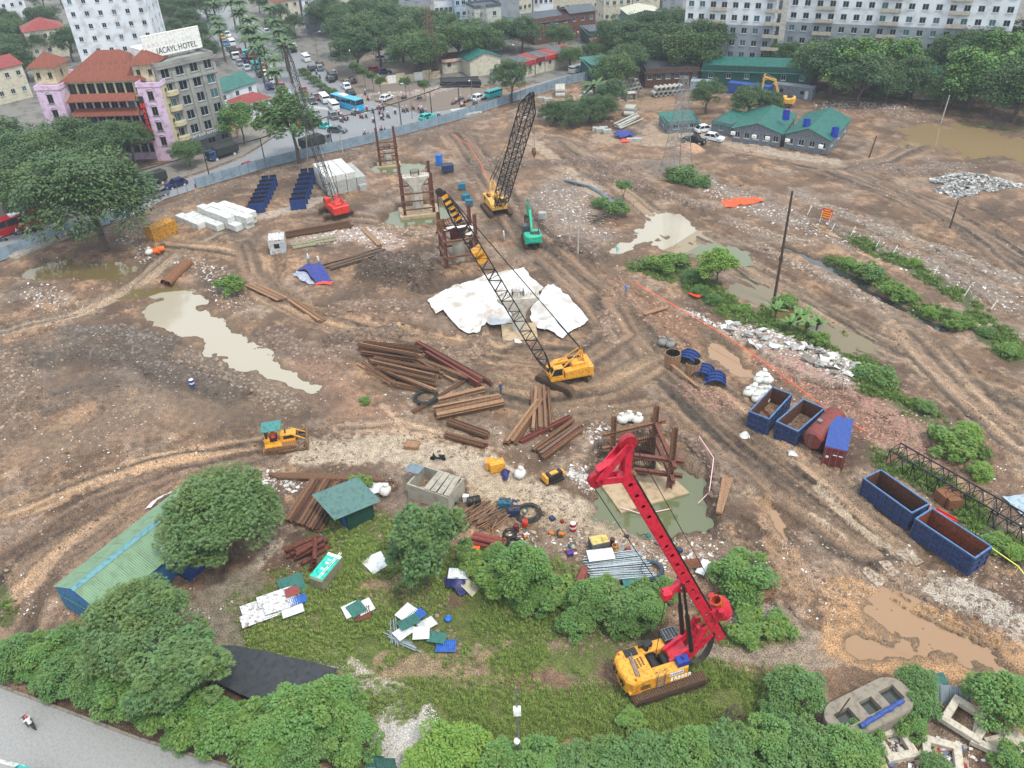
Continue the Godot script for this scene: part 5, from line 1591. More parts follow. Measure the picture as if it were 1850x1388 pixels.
func flare_pier(o: Node3D,conc: Material,y0: float,w: float,hc: float,hf: float,tw: float,cap: float):
	# square-round column that spreads into a wide head
	var lay = []
	for k in 9:
		var t = k / 8.0
		var y = y0 + hc + hf*t
		var ww = lerpf(w,tw,t*t*(1.4 - 0.4*t)); var dd = lerpf(w,w*1.15,t)
		lay.append(oct_ring(ww,dd,y))
	lay.push_front(oct_ring(w,w,y0))
	lay.append(oct_ring(tw,w*1.15,y0 + hc + hf + cap))
	var b = MB.new()
	b.loft(lay)
	pmb(o,"column",b,conc)
	b = MB.new()
	for i in 26:
		var a = TAU*i / 26.0
		b.cyl(Vector3(cos(a)*w*0.42,y0 + hc + hf,sin(a)*w*0.42),Vector3(cos(a)*w*0.45,y0 + hc + hf + cap + 1.0,sin(a)*w*0.45),0.03,-1,4,false)
	for i in 24:
		b.cyl(Vector3(-tw*0.48 + tw*0.96*i / 23.0,y0 + hc + hf,0.3),Vector3(-tw*0.52 + tw*1.04*i / 23.0,y0 + hc + hf + cap + 0.45,0.3*(1 if i % 2 == 0 else -1)),0.025,-1,4,false)
	pmb(o,"rebar",b,mat("rebar",Color(0.32,0.2,0.15),0.85,0.2,"rust"))
func oct_ring(w: float,d: float,y: float) -> Array:
	var c = minf(w,d)*0.22
	var r = []
	for q in [[-1,-1,0],[-1,-1,1],[1,-1,1],[1,-1,0],[1,1,0],[1,1,1],[-1,1,1],[-1,1,0]]:
		r.append(Vector3(q[0]*(w*0.5 - (c if q[2] == 1 else 0.0)),y,q[1]*(d*0.5 - (0.0 if q[2] == 1 else c))))
	return r
func piers():
	var conc = mat("concrete",Color(0.6,0.58,0.53),0.85,0,"stain",0.25); var pale = mat("concrete_pale",Color(0.72,0.7,0.66),0.85,0,"stain",0.2); var rust = mat("rust_steel",Color(0.52,0.4,0.31),0.85,0.15,"rust",0.5); var redst = mat("red_steel",Color(0.47,0.3,0.25),0.8,0.1,"rust",0.5); var rb = mat("rebar",Color(0.32,0.2,0.15),0.85,0.2,"rust")
	# pier started in the near pit
	var c = P(1160,876,-0.75)
	c.y = 0
	var o = thing("pier_foundation","concrete slab with rebar cage and rusty steel frame in the green pit","pier",c,0.0)
	var crn = []
	for q in [[1066,849],[1180,828],[1246,890],[1122,926]]: crn.append(P(q[0],q[1],-0.72) - c)
	var lay = []
	for y in [-1.9,-0.78,-0.72]:
		var ring = []
		for q in crn: ring.append(Vector3(q.x,y,q.z)*(0.995 if y > -0.75 else 1.0))
		lay.append(ring)
	for r in lay:
		for i in 4: r[i].y = [-1.9,-0.78,-0.72][lay.find(r)]
	var b = MB.new()
	b.loft(lay)
	pmb(o,"slab",b,mat("concrete_tan",Color(0.66,0.58,0.47),0.85,0,"stain",0.2))
	var cage = P(1160,846,-0.72) - c
	var piles = []
	for q in [[1209,881,772],[1137,871,789],[1106,830,752],[1180,812,733]]:
		var p = P(q[0],q[1],-0.72)
		var h = rise(p,q[2])
		piles.append([p - c,p - c + Vector3(0,h,0)])
		hbeam_part(o,"steel_pile",p - c - Vector3(0,0.6,0),p - c + Vector3(0,h,0),rust,1.5)
	var hs = [1.2,3.2]
	for y in hs:
		for e in [[0,1],[2,3],[0,3],[1,2]]:
			if y > 3 and e == [1,2]: continue
			var a: Vector3 = piles[e[0]][0]; var d: Vector3 = piles[e[1]][0]
			var x = (d - a).normalized()*1.3
			hbeam_part(o,"cross_beam",a - x + Vector3(0,y + 0.7,0),d + x + Vector3(0,y + 0.7,0),redst if e[0] == 0 else rust,1.2)
	b = MB.new()
	for i in 40:
		var a = TAU*i / 40.0
		b.cyl(cage + Vector3(cos(a)*1.25,0,sin(a)*1.25),cage + Vector3(cos(a)*1.25,4.4 + 0.3*sin(i*1.7),sin(a)*1.25),0.03,-1,4,false)
	for k in 6:
		for i in 20: b.bar(cage + Vector3(cos(TAU*i / 20)*1.28,0.2 + k*0.25,sin(TAU*i / 20)*1.28),cage + Vector3(cos(TAU*(i + 1) / 20)*1.28,0.2 + k*0.25,sin(TAU*(i + 1) / 20)*1.28),0.04)
	pmb(o,"rebar_cage",b,rb)
	b = MB.new()
	b.pipe(cage + Vector3(0,0.3,0),cage + Vector3(0,1.5,0),1.5,0.08,20)
	pmb(o,"formwork_ring",b,mat("dark_steel",Color(0.25,0.22,0.2),0.7,0.2,"rust"))
	# pier under the white sheets
	var f = G(938,600)
	o = thing("bridge_pier","pale flared concrete pier rising between white plastic sheets","pier",f,yaw(905,545,985,540))
	b = MB.new()
	b.box(Vector3(0,0.2,0.6),Vector3(5.0,0.5,4.6))
	pmb(o,"footing",b,mat("concrete_tan",Color.WHITE))
	flare_pier(o,pale,0.3,1.9,2.6,2.6,6.0,0.5)
	# pier with red ring formwork
	f = G(830,468)
	o = thing("bridge_pier","round pier wrapped in red formwork inside rusty scaffolding","pier",f,yaw(810,470,860,462))
	b = MB.new()
	b.cyl(Vector3(0,-0.2,0),Vector3(0,4.0,0),1.05,-1,20)
	pmb(o,"column",b,conc)
	b = MB.new()
	b.pipe(Vector3(0,3.8,0),Vector3(0,5.2,0),1.25,0.1,20)
	for k in 24:
		var a = TAU*k / 24.0
		b.cyl(Vector3(cos(a)*1.3,5.2,sin(a)*1.3),Vector3(cos(a)*2.4,6.8,sin(a)*1.6),0.05,-1,4,false)
		b.cyl(Vector3(cos(a)*1.9,6.0,sin(a)*1.45),Vector3(cos(a + 0.26)*1.9,6.0,sin(a + 0.26)*1.45),0.05,-1,4,false)
		b.cyl(Vector3(cos(a)*2.4,6.8,sin(a)*1.6),Vector3(cos(a + 0.26)*2.4,6.8,sin(a + 0.26)*1.6),0.06,-1,4,false)
	pmb(o,"formwork_ring",b,mat("form_red",Color(0.32,0.12,0.13),0.8,0.1,"rust",0.5))
	for q in [[-2.6,2.0,8.4],[2.6,2.0,8.4],[-2.6,-2.0,8.0],[2.6,-2.0,8.6]]: hbeam_part(o,"steel_pile",Vector3(q[0],-0.3,q[1]),Vector3(q[0],q[2],q[1]),redst,1.4)
	for y in [1.6,4.4]:
		for s in [-1.0,1.0]:
			hbeam_part(o,"cross_beam",Vector3(-3.2,y,s*2.2),Vector3(3.2,y,s*2.2),rust,0.9); hbeam_part(o,"cross_beam",Vector3(s*2.8,y + 0.3,-2.8),Vector3(s*2.8,y + 0.3,2.8),rust,0.9)
	b = MB.new()
	for q in [[-2.6,2.2,-1.1],[-1.6,2.5,0.4],[2.0,1.9,0.7],[2.6,-1.0,2.0],[0.6,2.6,0.2]]: b.box(Vector3(q[0],6.6 if q[1] > 2.0 else 5.0,q[1]*0.7),Vector3(1.9,0.05,0.7),Basis(Vector3.UP,q[2]))
	pmb(o,"walkway",b,mat("white_paint",Color.WHITE))
	# pier in the far pit
	for e in [[757,385,1.9,4.0,2.6,5.2,8.0,5.0,"flared white pier standing in the far green pit"],[703,300,1.5,2.4,0.4,1.7,6.8,3.4,"slender pier in rusty scaffolding nearest the street fence"]]:
		f = P(e[0],e[1],-0.9)
		f.y = 0
		o = thing("bridge_pier",e[8],"pier",f,yaw(720,392,800,383))
		b = MB.new()
		b.cbox(Vector3(0,-0.9,0),Vector3(e[7]*1.5,1.2,e[7]),0.05)
		pmb(o,"footing",b,mat("concrete_tan",Color.WHITE))
		flare_pier(o,pale,-0.4,e[2],e[3],e[4],e[5],0.4)
		for q in [[-1,1],[1,1],[-1,-1],[1,-1]]: hbeam_part(o,"steel_pile",Vector3(q[0]*e[7]*0.55,-0.6,q[1]*e[7]*0.36),Vector3(q[0]*e[7]*0.55,e[6] - q[1]*0.5,q[1]*e[7]*0.36),redst,1.35)
		for y in [0.8,2.4,3.9]:
			for s in [-1.0,1.0]: hbeam_part(o,"cross_beam",Vector3(-e[7]*0.62,y,s*e[7]*0.42),Vector3(e[7]*0.62,y,s*e[7]*0.42),rust,0.6)
func steel():
	var r1 = mat("beam_rust",Color(0.52,0.41,0.32),0.85,0.1,"rust",0.7); var r2 = mat("beam_brown",Color(0.46,0.35,0.26),0.85,0.1,"rust",0.7); var r3 = mat("beam_tan",Color(0.61,0.5,0.39),0.85,0,"rust",0.7); var r4 = mat("beam_red",Color(0.48,0.26,0.22),0.8,0.1,"rust",0.7); var r5 = mat("beam_grey",Color(0.46,0.42,0.37),0.8,0.2,"rust",0.7)
	var g = "beams in the large fanned heap"; var lb = "rusty steel beam in the large fanned heap beside the coiled hose"
	var H = "steel_girder"
	beams(H,lb,"beam","hbeam",[r1,r2,r3,r2],[660,626],[648,646],[755,640],[765,662],14,g,4,9.0)
	beams(H,lb,"beam","hbeam",[r1,r3,r2,r1],[668,650],[690,682],[792,672],[790,716],15,g,4,10.0)
	beams(H,lb,"beam","hbeam",[r3,r1],[646,658],[668,676],[704,697],[724,700],5,g,2)
	beams(H,lb,"beam","hbeam",[r4,r2,r4],[752,622],[775,645],[884,696],[862,704],9,g,3,7.0)
	beams(H,lb,"beam","hbeam",[r2,r1],[692,690],[710,700],[770,704],[768,712],5,g,1)
	beams(H,lb,"beam","hbeam",[r2,r3],[700,636],[740,650],[780,690],[850,690],6,g,3,8.0)
	beams(H,"long slim brown beam lying across the hose coil","beam","hbeam",[r2],[842,689],[842,689],[746,748],[746,748],1,"",1,0.0)
	beams(H,"single thick orange brown beam below the large heap","beam","hbeam",[r3],[876,707],[876,707],[792,728],[792,728],1,"",1,0.0,1.7)
	beams(H,"brown beam in the tidy parallel stack","beam","hbeam",[r1,r2,r3],[783,745],[792,764],[900,722],[913,738],12,"beams in the tidy parallel stack",3,2.0)
	beams(H,"short rusty beam with a white bowl on it","beam","hbeam",[r1,r2],[812,762],[808,772],[884,786],[880,796],4,"short beams by the pale track",2,1.5,1.2)
	beams(H,"short dark red beam beside the pale track","beam","hbeam",[r4,r2],[806,786],[803,794],[884,806],[872,813],4,"dark red short beams",2,1.5)
	g = "beams in the criss-cross heap by the pit"
	lb = "brown beam in the criss-cross heap between crane and pit"
	beams(H,lb,"beam","hbeam",[r1,r3,r1],[962,706],[990,702],[956,780],[998,780],7,g,2,3.0)
	beams(H,lb,"beam","hbeam",[r2,r3],[968,728],[986,728],[905,802],[932,806],5,g,2,3.0)
	beams(H,"bright red beam lying over the criss-cross heap","beam","hbeam",[r4],[1031,756],[1031,756],[940,800],[940,800],1,"",1,0.0,1.3)
	beams(H,"weathered beam in the slanted row next to the pit","beam","hbeam",[r5,r1,r4,r2,r1],[1036,762],[1056,782],[962,815],[985,836],10,"slanted row of beams next to the pit",2,4.0)
	beams("timber_plank","tan timber plank on the mud right of the green pit","plank","plank",[r3],[1308,864],[1322,867],[1293,930],[1305,930],4,"planks right of the green pit",1,2.0,1.4)
	beams(H,"old beam lying under the vine mound","beam","hbeam",[r1,r2,r1],[1285,1078],[1285,1104],[1404,1066],[1378,1092],7,"beams under the vine mound",1,4.0,1.2)
	beams("sheet_pile","rusty brown sheet pile in the neat row beside the small shed","sheet pile","sheetpile",[r2,r1,mat("beam_dark",Color(0.3,0.2,0.15),0.85,0.1,"rust",0.7)],[562,872],[628,875],[516,944],[578,966],19,"sheet piles beside the small shed",2,1.0)
	beams("steel_pipe","long rusty pipe along the pale track","pipe","tube",[r2],[484,860],[505,868],[678,866],[700,874],3,"long pipes along the pale track",1,1.0,1.6)
	beams("steel_rail","grey steel rail in the bundle by the white cabin","rail","hbeam",[r5,r2],[516,424],[518,432],[628,404],[640,412],6,"rails by the white cabin",2,1.0,0.8)
	beams("steel_rail","grey rail in the frame beside the blue tarpaulin","rail","hbeam",[r5,r2],[582,478],[600,492],[690,448],[700,460],7,"rails beside the blue tarpaulin",1,3.0,0.8)
	beams("timber_plank","tan plank leaning on brick rubble","plank","plank",[r3],[650,416],[660,414],[682,446],[690,444],4,"planks on the brick rubble",1,2.0,1.5)
	beams("timber_plank","pale plank on the bank above the milky pool","plank","plank",[r3,r1],[440,518],[470,516],[500,545],[520,540],5,"planks above the milky pool",1,2.0,1.4)
	beams(H,"brown beam lying on the track above the dark mound","beam","hbeam",[r3],[518,545],[535,545],[575,583],[590,580],3,"beams above the dark mound",1,1.0)
	beams("steel_pipe","wide rust orange casing pipe at the milky pool","pipe","bigtube",[mat("casing",Color(0.52,0.37,0.25),0.8,0.1,"rust",0.5)],[335,476],[345,478],[294,514],[306,518],2,"casing pipes at the milky pool",1,0.0,1.4)
	beams("timber_plank","brown plank on red earth by the orange rope","plank","plank",[r3],[1162,573],[1165,577],[1200,562],[1208,565],2,"planks on red earth",1,0.5,1.5)
	beams("steel_pipe","tall pole lying beside the blue panel rows","pipe","tube",[r2],[462,350],[462,350],[428,405],[428,405],1,"",1,0.0,2.0)
	beams("timber_plank","long plank leaning beside the curved timber drums","plank","plank",[r3],[1205,655],[1208,658],[1258,700],[1262,702],2,"planks by the timber drums",1,0.5,1.4)
	beams("steel_pipe","black plastic pipe bundled on the street corner rubble","pipe","tube",[mat("pipe_black",Color(0.09,0.09,0.1),0.5,0,"")],[795,150],[800,160],[862,146],[870,158],16,"black pipes on the corner",3,2.0,1.6)
	# red pipes, rods
	beams("red_pipe","dull red pipe half hidden under green leaves","pipe","tube",[mat("pipe_red",Color(0.5,0.22,0.17),0.7)],[858,970],[852,985],[910,982],[905,998],5,"dull red pipes under leaves",2,1.0,1.6)
	beams("red_pipe","dull red pipe end beside the aluminium rods","pipe","tube",[mat("pipe_red",Color.WHITE)],[1053,1030],[1060,1032],[1040,1062],[1048,1064],3,"red pipe ends by the rods",1,0.5,1.6)
	beams("metal_rod","thin silver tube in the fanned heap under the mast","tube","tube",[mat("aluminium",Color(0.62,0.66,0.68),0.45,0.5,"grime",1.0)],[1055,1010],[1075,1055],[1150,1000],[1185,1050],60,"silver tubes under the mast",4,6.0,0.38)
	beams("metal_rod","thin silver tube lying across the others","tube","tube",[mat("aluminium",Color.WHITE)],[1070,1050],[1100,1060],[1130,990],[1160,1000],10,"silver tubes lying across",2,6.0,0.38)
	beams("scrap_bar","bent rusty bar in the scrap heap by the drums","bar","tube",[r1,r2,r3,r5],[840,940],[880,960],[870,905],[915,935],60,"bars in the scrap heap",5,16.0,0.35)
	beams("rusty_pipe","rust brown pipe in the heap by the cyan cabin","pipe","tube",[mat("pipe_rust",Color(0.42,0.24,0.18),0.85,0.1,"rust")],[515,1005],[545,1020],[580,985],[600,990],10,"rusty pipes by the cyan cabin",3,10.0,1.5)
	beams("rusty_pipe","rust brown pipe standing out of the heap by the cyan cabin","pipe","tube",[mat("pipe_rust",Color.WHITE)],[570,990],[575,990],[560,1032],[575,1030],3,"upright rusty pipes by the cyan cabin",3,3.0,1.7)
func yard():
	var blue = mat("bin_blue",Color(0.11,0.2,0.4),0.6,0,"muddy",0.35); var inner = mat("bin_rust",Color(0.36,0.22,0.13),0.9,0,"rust",0.3); var inner2 = mat("bin_rust_bright",Color(0.5,0.27,0.12),0.9,0,"rust",0.3)
	open_bin("blue open bin beside the white sacks",footing(1349,772,1384,788,6.2),2.4,blue,inner,4)
	open_bin("blue open bin beside the dull red tank",footing(1397,792,1436,806,6.0),2.4,blue,inner,4)
	open_bin("long blue open bin with dark brown inside by the lying lattice boom",footing(1552,893,1637,958,2.6),2.3,blue,inner,3)
	open_bin("long muddy blue open bin with orange rust inside",footing(1643,970,1748,1042,2.6),2.4,blue,inner2,4)
	# tank
	var f = footing(1446,806,1484,822,5.8)
	var o = thing("fuel_tank","dull red cylindrical tank lying between bin and container","tank",f.at,f.turn)
	var tred = mat("tank_red",Color(0.45,0.19,0.16),0.65,0,"grime",0.3)
	var b = MB.new()
	var R = 1.3
	b.cyl(Vector3(0,R + 0.15,2.9),Vector3(0,R + 0.15,-2.9),R,-1,28,false)
	for s in [-1.0,1.0]: b.cyl(Vector3(0,R + 0.15,s*2.9),Vector3(0,R + 0.15,s*3.1),R,R*0.75,28)
	pmb(o,"shell",b,tred)
	b = MB.new()
	for z in [-1.8,1.8]: b.box(Vector3(0,0.15,z),Vector3(2.0,0.4,0.4))
	pmb(o,"cradle",b,mat("dark_steel",Color(0.25,0.22,0.2),0.7,0.2,"rust"))
	b = MB.new()
	for x in [-0.35,-0.05]: b.bar(Vector3(x,0.2,3.16),Vector3(x,2.7,3.16),0.04)
	for k in 8: b.bar(Vector3(-0.35,0.35 + k*0.3,3.16),Vector3(-0.05,0.35 + k*0.3,3.16),0.04)
	b.cyl(Vector3(-0.4,2.8,0.8),Vector3(-0.4,2.95,0.8),0.3,-1,12)
	pmb(o,"ladder",b,mat("galv",Color(0.5,0.5,0.5),0.5,0.4))
	# container under tarpaulin
	f = footing(1483,838,1521,850,6.06)
	container("red shipping container with blue tarpaulin over its roof",f,2.6,mat("cont_red",Color(0.46,0.16,0.14),0.65,0,"grime",0.3),"blue_tarp")
	container("yellow container beside the white block stack",footing(280,438,323,420,2.4),2.4,mat("cont_yellow",Color(0.72,0.52,0.14),0.7,0,"peel",0.3),"")
	container("small rusty white cabin with barred window on the muddy bend",footing(489,461,517,457,3.2),2.6,mat("cabin_white",Color(0.74,0.75,0.75),0.7,0,"peel",0.35),"window")
	container("blue container with red roof edge at the back of the yard",footing(1313,169,1388,177,2.6),2.7,mat("cont_blue",Color(0.14,0.3,0.56),0.65,0,"grime",0.3),"")
	container("light grey cabin beside the far concrete pipes",footing(1246,166,1286,168,2.8),2.7,mat("cabin_grey",Color(0.55,0.6,0.64),0.7,0,"grime",0.3),"window")
	container("long grey cabin behind the yellow excavator",footing(1392,172,1466,182,2.8),3.0,mat("cabin_slate",Color(0.4,0.43,0.46),0.7,0,"grime",0.3),"window")
	# wooden drums and blue curved panels
	for q in [[1214,660,"curved timber drum with dark inside next to grey bags"],[1250,676,"half round timber shell beside blue curved panels"]]:
		o = thing("timber_drum",q[2],"drum",G(q[0],q[1]),0.9)
		b = MB.new()
		var slats = 14
		for k in (slats if q[0] < 1230 else 9):
			var a = TAU*k / slats
			var bb = MB.new()
			bb.box(Vector3(cos(a)*1.0,1.0,sin(a)*1.0),Vector3(0.09,2.0,0.42),Basis(Vector3.UP,-a))
			pmb(o,"slat",bb,mat("beam_tan",Color.WHITE))
			b.box(Vector3(cos(a)*0.92,1.0,sin(a)*0.92),Vector3(0.03,1.95,0.42),Basis(Vector3.UP,-a))
		pmb(o,"lining",b,mat("machine_dark",Color.WHITE))
	for q in [[1243,652,0.0],[1270,678,0.15],[1292,692,0.3]]:
		o = thing("curved_panel","blue ribbed curved steel panel in the row by the timber drums","panel",G(q[0],q[1]),yaw(1240,660,1290,692) + 0.5 + q[2],"blue curved panels")
		b = MB.new()
		var pr = []
		var n = 8
		var bm = mat("panel_blue",Color(0.07,0.2,0.44),0.6,0,"grime",0.4)
		for k in n:
			var a0 = PI*(0.1 + 0.8*k / n); var a1 = PI*(0.1 + 0.8*(k + 1) / n)
			b.quado(Vector3(cos(a0)*1.3,sin(a0)*1.1,-1.1),Vector3(cos(a1)*1.3,sin(a1)*1.1,-1.1),Vector3(cos(a1)*1.3,sin(a1)*1.1,1.1),Vector3(cos(a0)*1.3,sin(a0)*1.1,1.1),Vector3.ZERO)
		pmb(o,"shell",b,bm)
		for z in [-1.1,-0.37,0.37,1.1]:
			b = MB.new()
			for k in n:
				var a0 = PI*(0.1 + 0.8*k / n); var a1 = PI*(0.1 + 0.8*(k + 1) / n)
				b.bar(Vector3(cos(a0)*1.38,sin(a0)*1.18,z),Vector3(cos(a1)*1.38,sin(a1)*1.18,z),0.08,0.16)
			pmb(o,"rib",b,bm)
		for k in 5:
			var a = PI*(0.1 + 0.8*k / 4.0)
			b = MB.new()
			b.bar(Vector3(cos(a)*1.37,sin(a)*1.17,-1.1),Vector3(cos(a)*1.37,sin(a)*1.17,1.1),0.08,0.14)
			pmb(o,"rib",b,bm)
	# sacks
	var sack = sack_mesh(3)
	var wm = mat("sack_white",Color(0.8,0.8,0.78),0.8,0,"stain",0.7)
	for q in [[1362,705,0],[1380,700,0],[1372,712,0],[1388,712,0],[1366,722,0],[1382,722,0],[1376,690,0.9],[1384,700,1.0],[1368,698,0.9],[1352,712,0]]:
		var at = G(q[0],q[1] + 4)
		solo("bulk_sack","bulging white sack in the heap behind the blue bin","sack",sack,wm,at + Vector3(0,q[2],0),rng.randf()*6,"white sacks behind the blue bin")
	for q in [[1137,760],[1152,764],[1124,764]]: solo("bulk_sack","white sack with orange stuff by the steel posts of the pit","sack",sack,wm,G(q[0],q[1]),rng.randf()*6,"sacks above the pit")
	for q in [[940,862,"white sack on brown frame on the pale track"],[697,893,"white bag beside the concrete tank"],[271,460,"white bag by the orange bottles"]]: solo("bulk_sack",q[2],"sack",sack,wm,G(q[0],q[1]),1.0)
	for q in [[1197,624],[1211,628]]: solo("bulk_sack","grey sack next to the timber drum","sack",sack,mat("sack_grey",Color(0.5,0.5,0.48),0.85),G(q[0],q[1]),1.0,"grey sacks by the drum")
	# white sheets over the pile cap
	var sheet = mat("plastic_white",Color(0.79,0.8,0.81),0.4,0,"dirt",0.06)
	drape("plastic_sheet","large white plastic sheet left of the flared pier","sheet",[773,545,840,508,946,485,962,507,984,523,951,548,927,581,881,589,862,610,830,599,801,566,786,572],sheet,0.35,0.5,0.3,"",0.08)
	drape("plastic_sheet","white plastic sheet right of the flared pier","sheet",[989,518,1000,515,1024,537,1065,581,1016,615,984,599,958,578,958,561,978,534],sheet,0.35,0.5,0.3,"",0.08)
	drape("plastic_sheet","scrap of white sheet at the pier foot","sheet",[922,596,930,600,945,622,930,621],sheet,0.1,0.3,0.2)
	drape("tarpaulin","royal blue tarpaulin over a mound beside the rails","tarpaulin",[535,488,556,477,578,480,596,503,600,512,572,512,555,498],mat("tarp_blue",Color(0.13,0.18,0.5),0.5,0,"grime",0.5),0.15,0.9,0.25)
	drape("tarpaulin","pale grey tarpaulin edge below the blue one","tarpaulin",[529,495,538,488,556,498,570,513,560,514,540,506],mat("tarp_grey",Color(0.6,0.62,0.68),0.6),0.1,0.35,0.25)
	drape("tarpaulin","orange tarpaulin hem beside the blue one","tarpaulin",[570,512,601,510,600,516,570,516],mat("tarp_orange",Color(0.9,0.27,0.12),0.6),0.15,0.2,0.2)
	drape("tarpaulin","blue tarpaulin over blocks by the yard drive","tarpaulin",[1106,246,1122,240,1145,242,1146,250,1122,254],mat("tarp_blue",Color.WHITE),0.6,0.8,0.4)
	drape("tarpaulin","orange net beside the blue yard tarpaulin","tarpaulin",[1120,255,1136,252,1138,259,1124,260],mat("tarp_orange",Color.WHITE),0.2,0.3,0.3)
	drape("orange_net","tangled orange safety net on the mud","net",[1302,363,1360,356,1385,362,1350,372,1310,376],mat("net_orange",Color(0.92,0.33,0.12),0.7),0.1,0.2,0.3,"",0.35)
	drape("metal_sheet","orange metal sheet lying in the weedy strip","sheet",[1242,535,1258,531,1273,538,1262,544],mat("tarp_orange",Color.WHITE),0.5,0.0,0.3,"",0.03)
	drape("steel_plate","pale steel plate on the wet track","plate",[1554,1028,1570,1020,1604,1048,1588,1060],mat("plate_pale",Color(0.62,0.58,0.52),0.5,0.1,"muddy",0.3),0.07,0,0.3,"steel plates on the wet track",0.02)
	drape("steel_plate","pale steel plate on the wet track","plate",[1588,1012,1606,1008,1628,1034,1612,1040],mat("plate_pale",Color.WHITE),0.07,0,0.3,"steel plates on the wet track",0.02)
	drape("steel_plate","pale steel plate on the wet track","plate",[1616,998,1638,987,1671,1012,1650,1024],mat("plate_pale",Color.WHITE),0.07,0,0.3,"steel plates on the wet track",0.02)
	drape("metal_sheet","row of pale roofing sheets at the picture edge","sheet",[1810,898,1850,896,1880,925,1850,935],mat("sheet_pale",Color(0.6,0.67,0.72),0.5),0.25,0,0.3,"",0.03)
	drape("black_net","large black shade net stretched beside the thin tree","net",[385,1180,430,1180,614,1223,596,1258,500,1300,388,1245],mat("net_black",Color(0.19,0.205,0.22),0.75,0,"grime",0.3),1.2,0.1,0.5,"",0.045)
	blocks()
	near_yard()
func sack_mesh(sd: int) -> Mesh:
	var rg = RandomNumberGenerator.new()
	rg.seed = sd
	var b = MB.new()
	b.ball(Vector3(0,0.55,0),Vector3(0.75,0.55,0.66),12,8,0.13,rg)
	b.cyl(Vector3(0.05,1.05,0),Vector3(0.15,1.35,0.05),0.22,0.34,8)
	return b.mesh()
func container(label: String,f: Dictionary,h: float,m: Material,extra: String):
	var o = thing("container",label,"container",f.at,f.turn)
	var l: float = f.l; var d: float = f.d
	var b = MB.new()
	b.box(Vector3(0,h*0.5,0),Vector3(l - 0.1,h,d - 0.1))
	# corrugation ribs
	for s in [-1.0,1.0]:
		var n = int(l / 0.28)
		for k in n: b.box(Vector3(-l*0.5 + 0.14 + (l - 0.28)*k / (n - 1.0),h*0.5,s*(d*0.5 - 0.035)),Vector3(0.12,h - 0.3,0.05))
		n = int(d / 0.28)
		for k in n: b.box(Vector3(s*(l*0.5 - 0.035),h*0.5,-d*0.5 + 0.14 + (d - 0.28)*k / (n - 1.0)),Vector3(0.05,h - 0.3,0.12))
	pmb(o,"shell",b,m)
	b = MB.new()
	for x in [-1.0,1.0]:
		for z in [-1.0,1.0]: b.box(Vector3(x*(l*0.5 - 0.06),h*0.5 + 0.02,z*(d*0.5 - 0.06)),Vector3(0.16,h + 0.06,0.16))
		b.box(Vector3(x*(l*0.5 - 0.04),h + 0.02,0),Vector3(0.12,0.1,d - 0.2)); b.box(Vector3(0,h + 0.02,x*(d*0.5 - 0.04)),Vector3(l - 0.2,0.1,0.12))
	pmb(o,"frame",b,m)
	if extra == "blue_tarp":
		b = MB.new()
		for k in 4: b.bar(Vector3(-l*0.42 + l*0.28*k,0.2,d*0.5 + 0.05),Vector3(-l*0.42 + l*0.28*k,h - 0.1,d*0.5 + 0.05),0.05)
		pmb(o,"door_bar",b,mat("galv",Color.WHITE))
		b = MB.new()
		b.box(Vector3(-l*0.3,h*0.55,d*0.5 + 0.03),Vector3(0.3,0.3,0.02)); b.box(Vector3(0.1,h*0.7,d*0.5 + 0.03),Vector3(0.5,0.12,0.02)); b.box(Vector3(l*0.3,h*0.7,d*0.5 + 0.03),Vector3(0.4,0.14,0.02))
		pmb(o,"door_label",b,mat("white_paint",Color.WHITE))
		b = MB.new()
		b.box(Vector3(0.05,h + 0.1,-0.1),Vector3(l + 0.12,0.06,d + 0.05)); b.box(Vector3(l*0.5 + 0.08,h - 0.2,-0.3),Vector3(0.04,0.6,d*0.9))
		pmb(o,"tarpaulin",b,mat("cover_blue",Color(0.14,0.26,0.54),0.55,0,"stain",0.5))
	elif extra == "window":
		b = MB.new()
		for k in maxi(1,int(l / 4.0)):
			b.box(Vector3(-l*0.5 + l*(k + 0.5) / maxi(1,int(l / 4.0)),h*0.58,d*0.5),Vector3(0.9,0.8,0.06))
		pmb(o,"window",b,mat("dark_glass",Color.WHITE))
		b = MB.new()
		b.box(Vector3(l*0.36,h*0.42,d*0.5 + 0.0),Vector3(0.8,1.9,0.05))
		pmb(o,"door",b,mat("door_pale",Color(0.66,0.7,0.72),0.6))
func block_mesh(key: String,s: Vector3,hollow:=false) -> Mesh:
	if meshes.has(key): return meshes[key]
	var b = MB.new()
	if hollow:
		var w = 0.14
		b.box(Vector3(0,s.y - w*0.5,0),Vector3(s.x,w,s.z)); b.box(Vector3(0,w*0.5,0),Vector3(s.x,w,s.z))
		for q in [-1.0,1.0]: b.box(Vector3(q*(s.x*0.5 - w*0.5),s.y*0.5,0),Vector3(w,s.y - 2*w,s.z))
	else: b.cbox(Vector3(0,s.y*0.5,0),s,0.04)
	meshes[key] = b.mesh()
	return meshes[key]
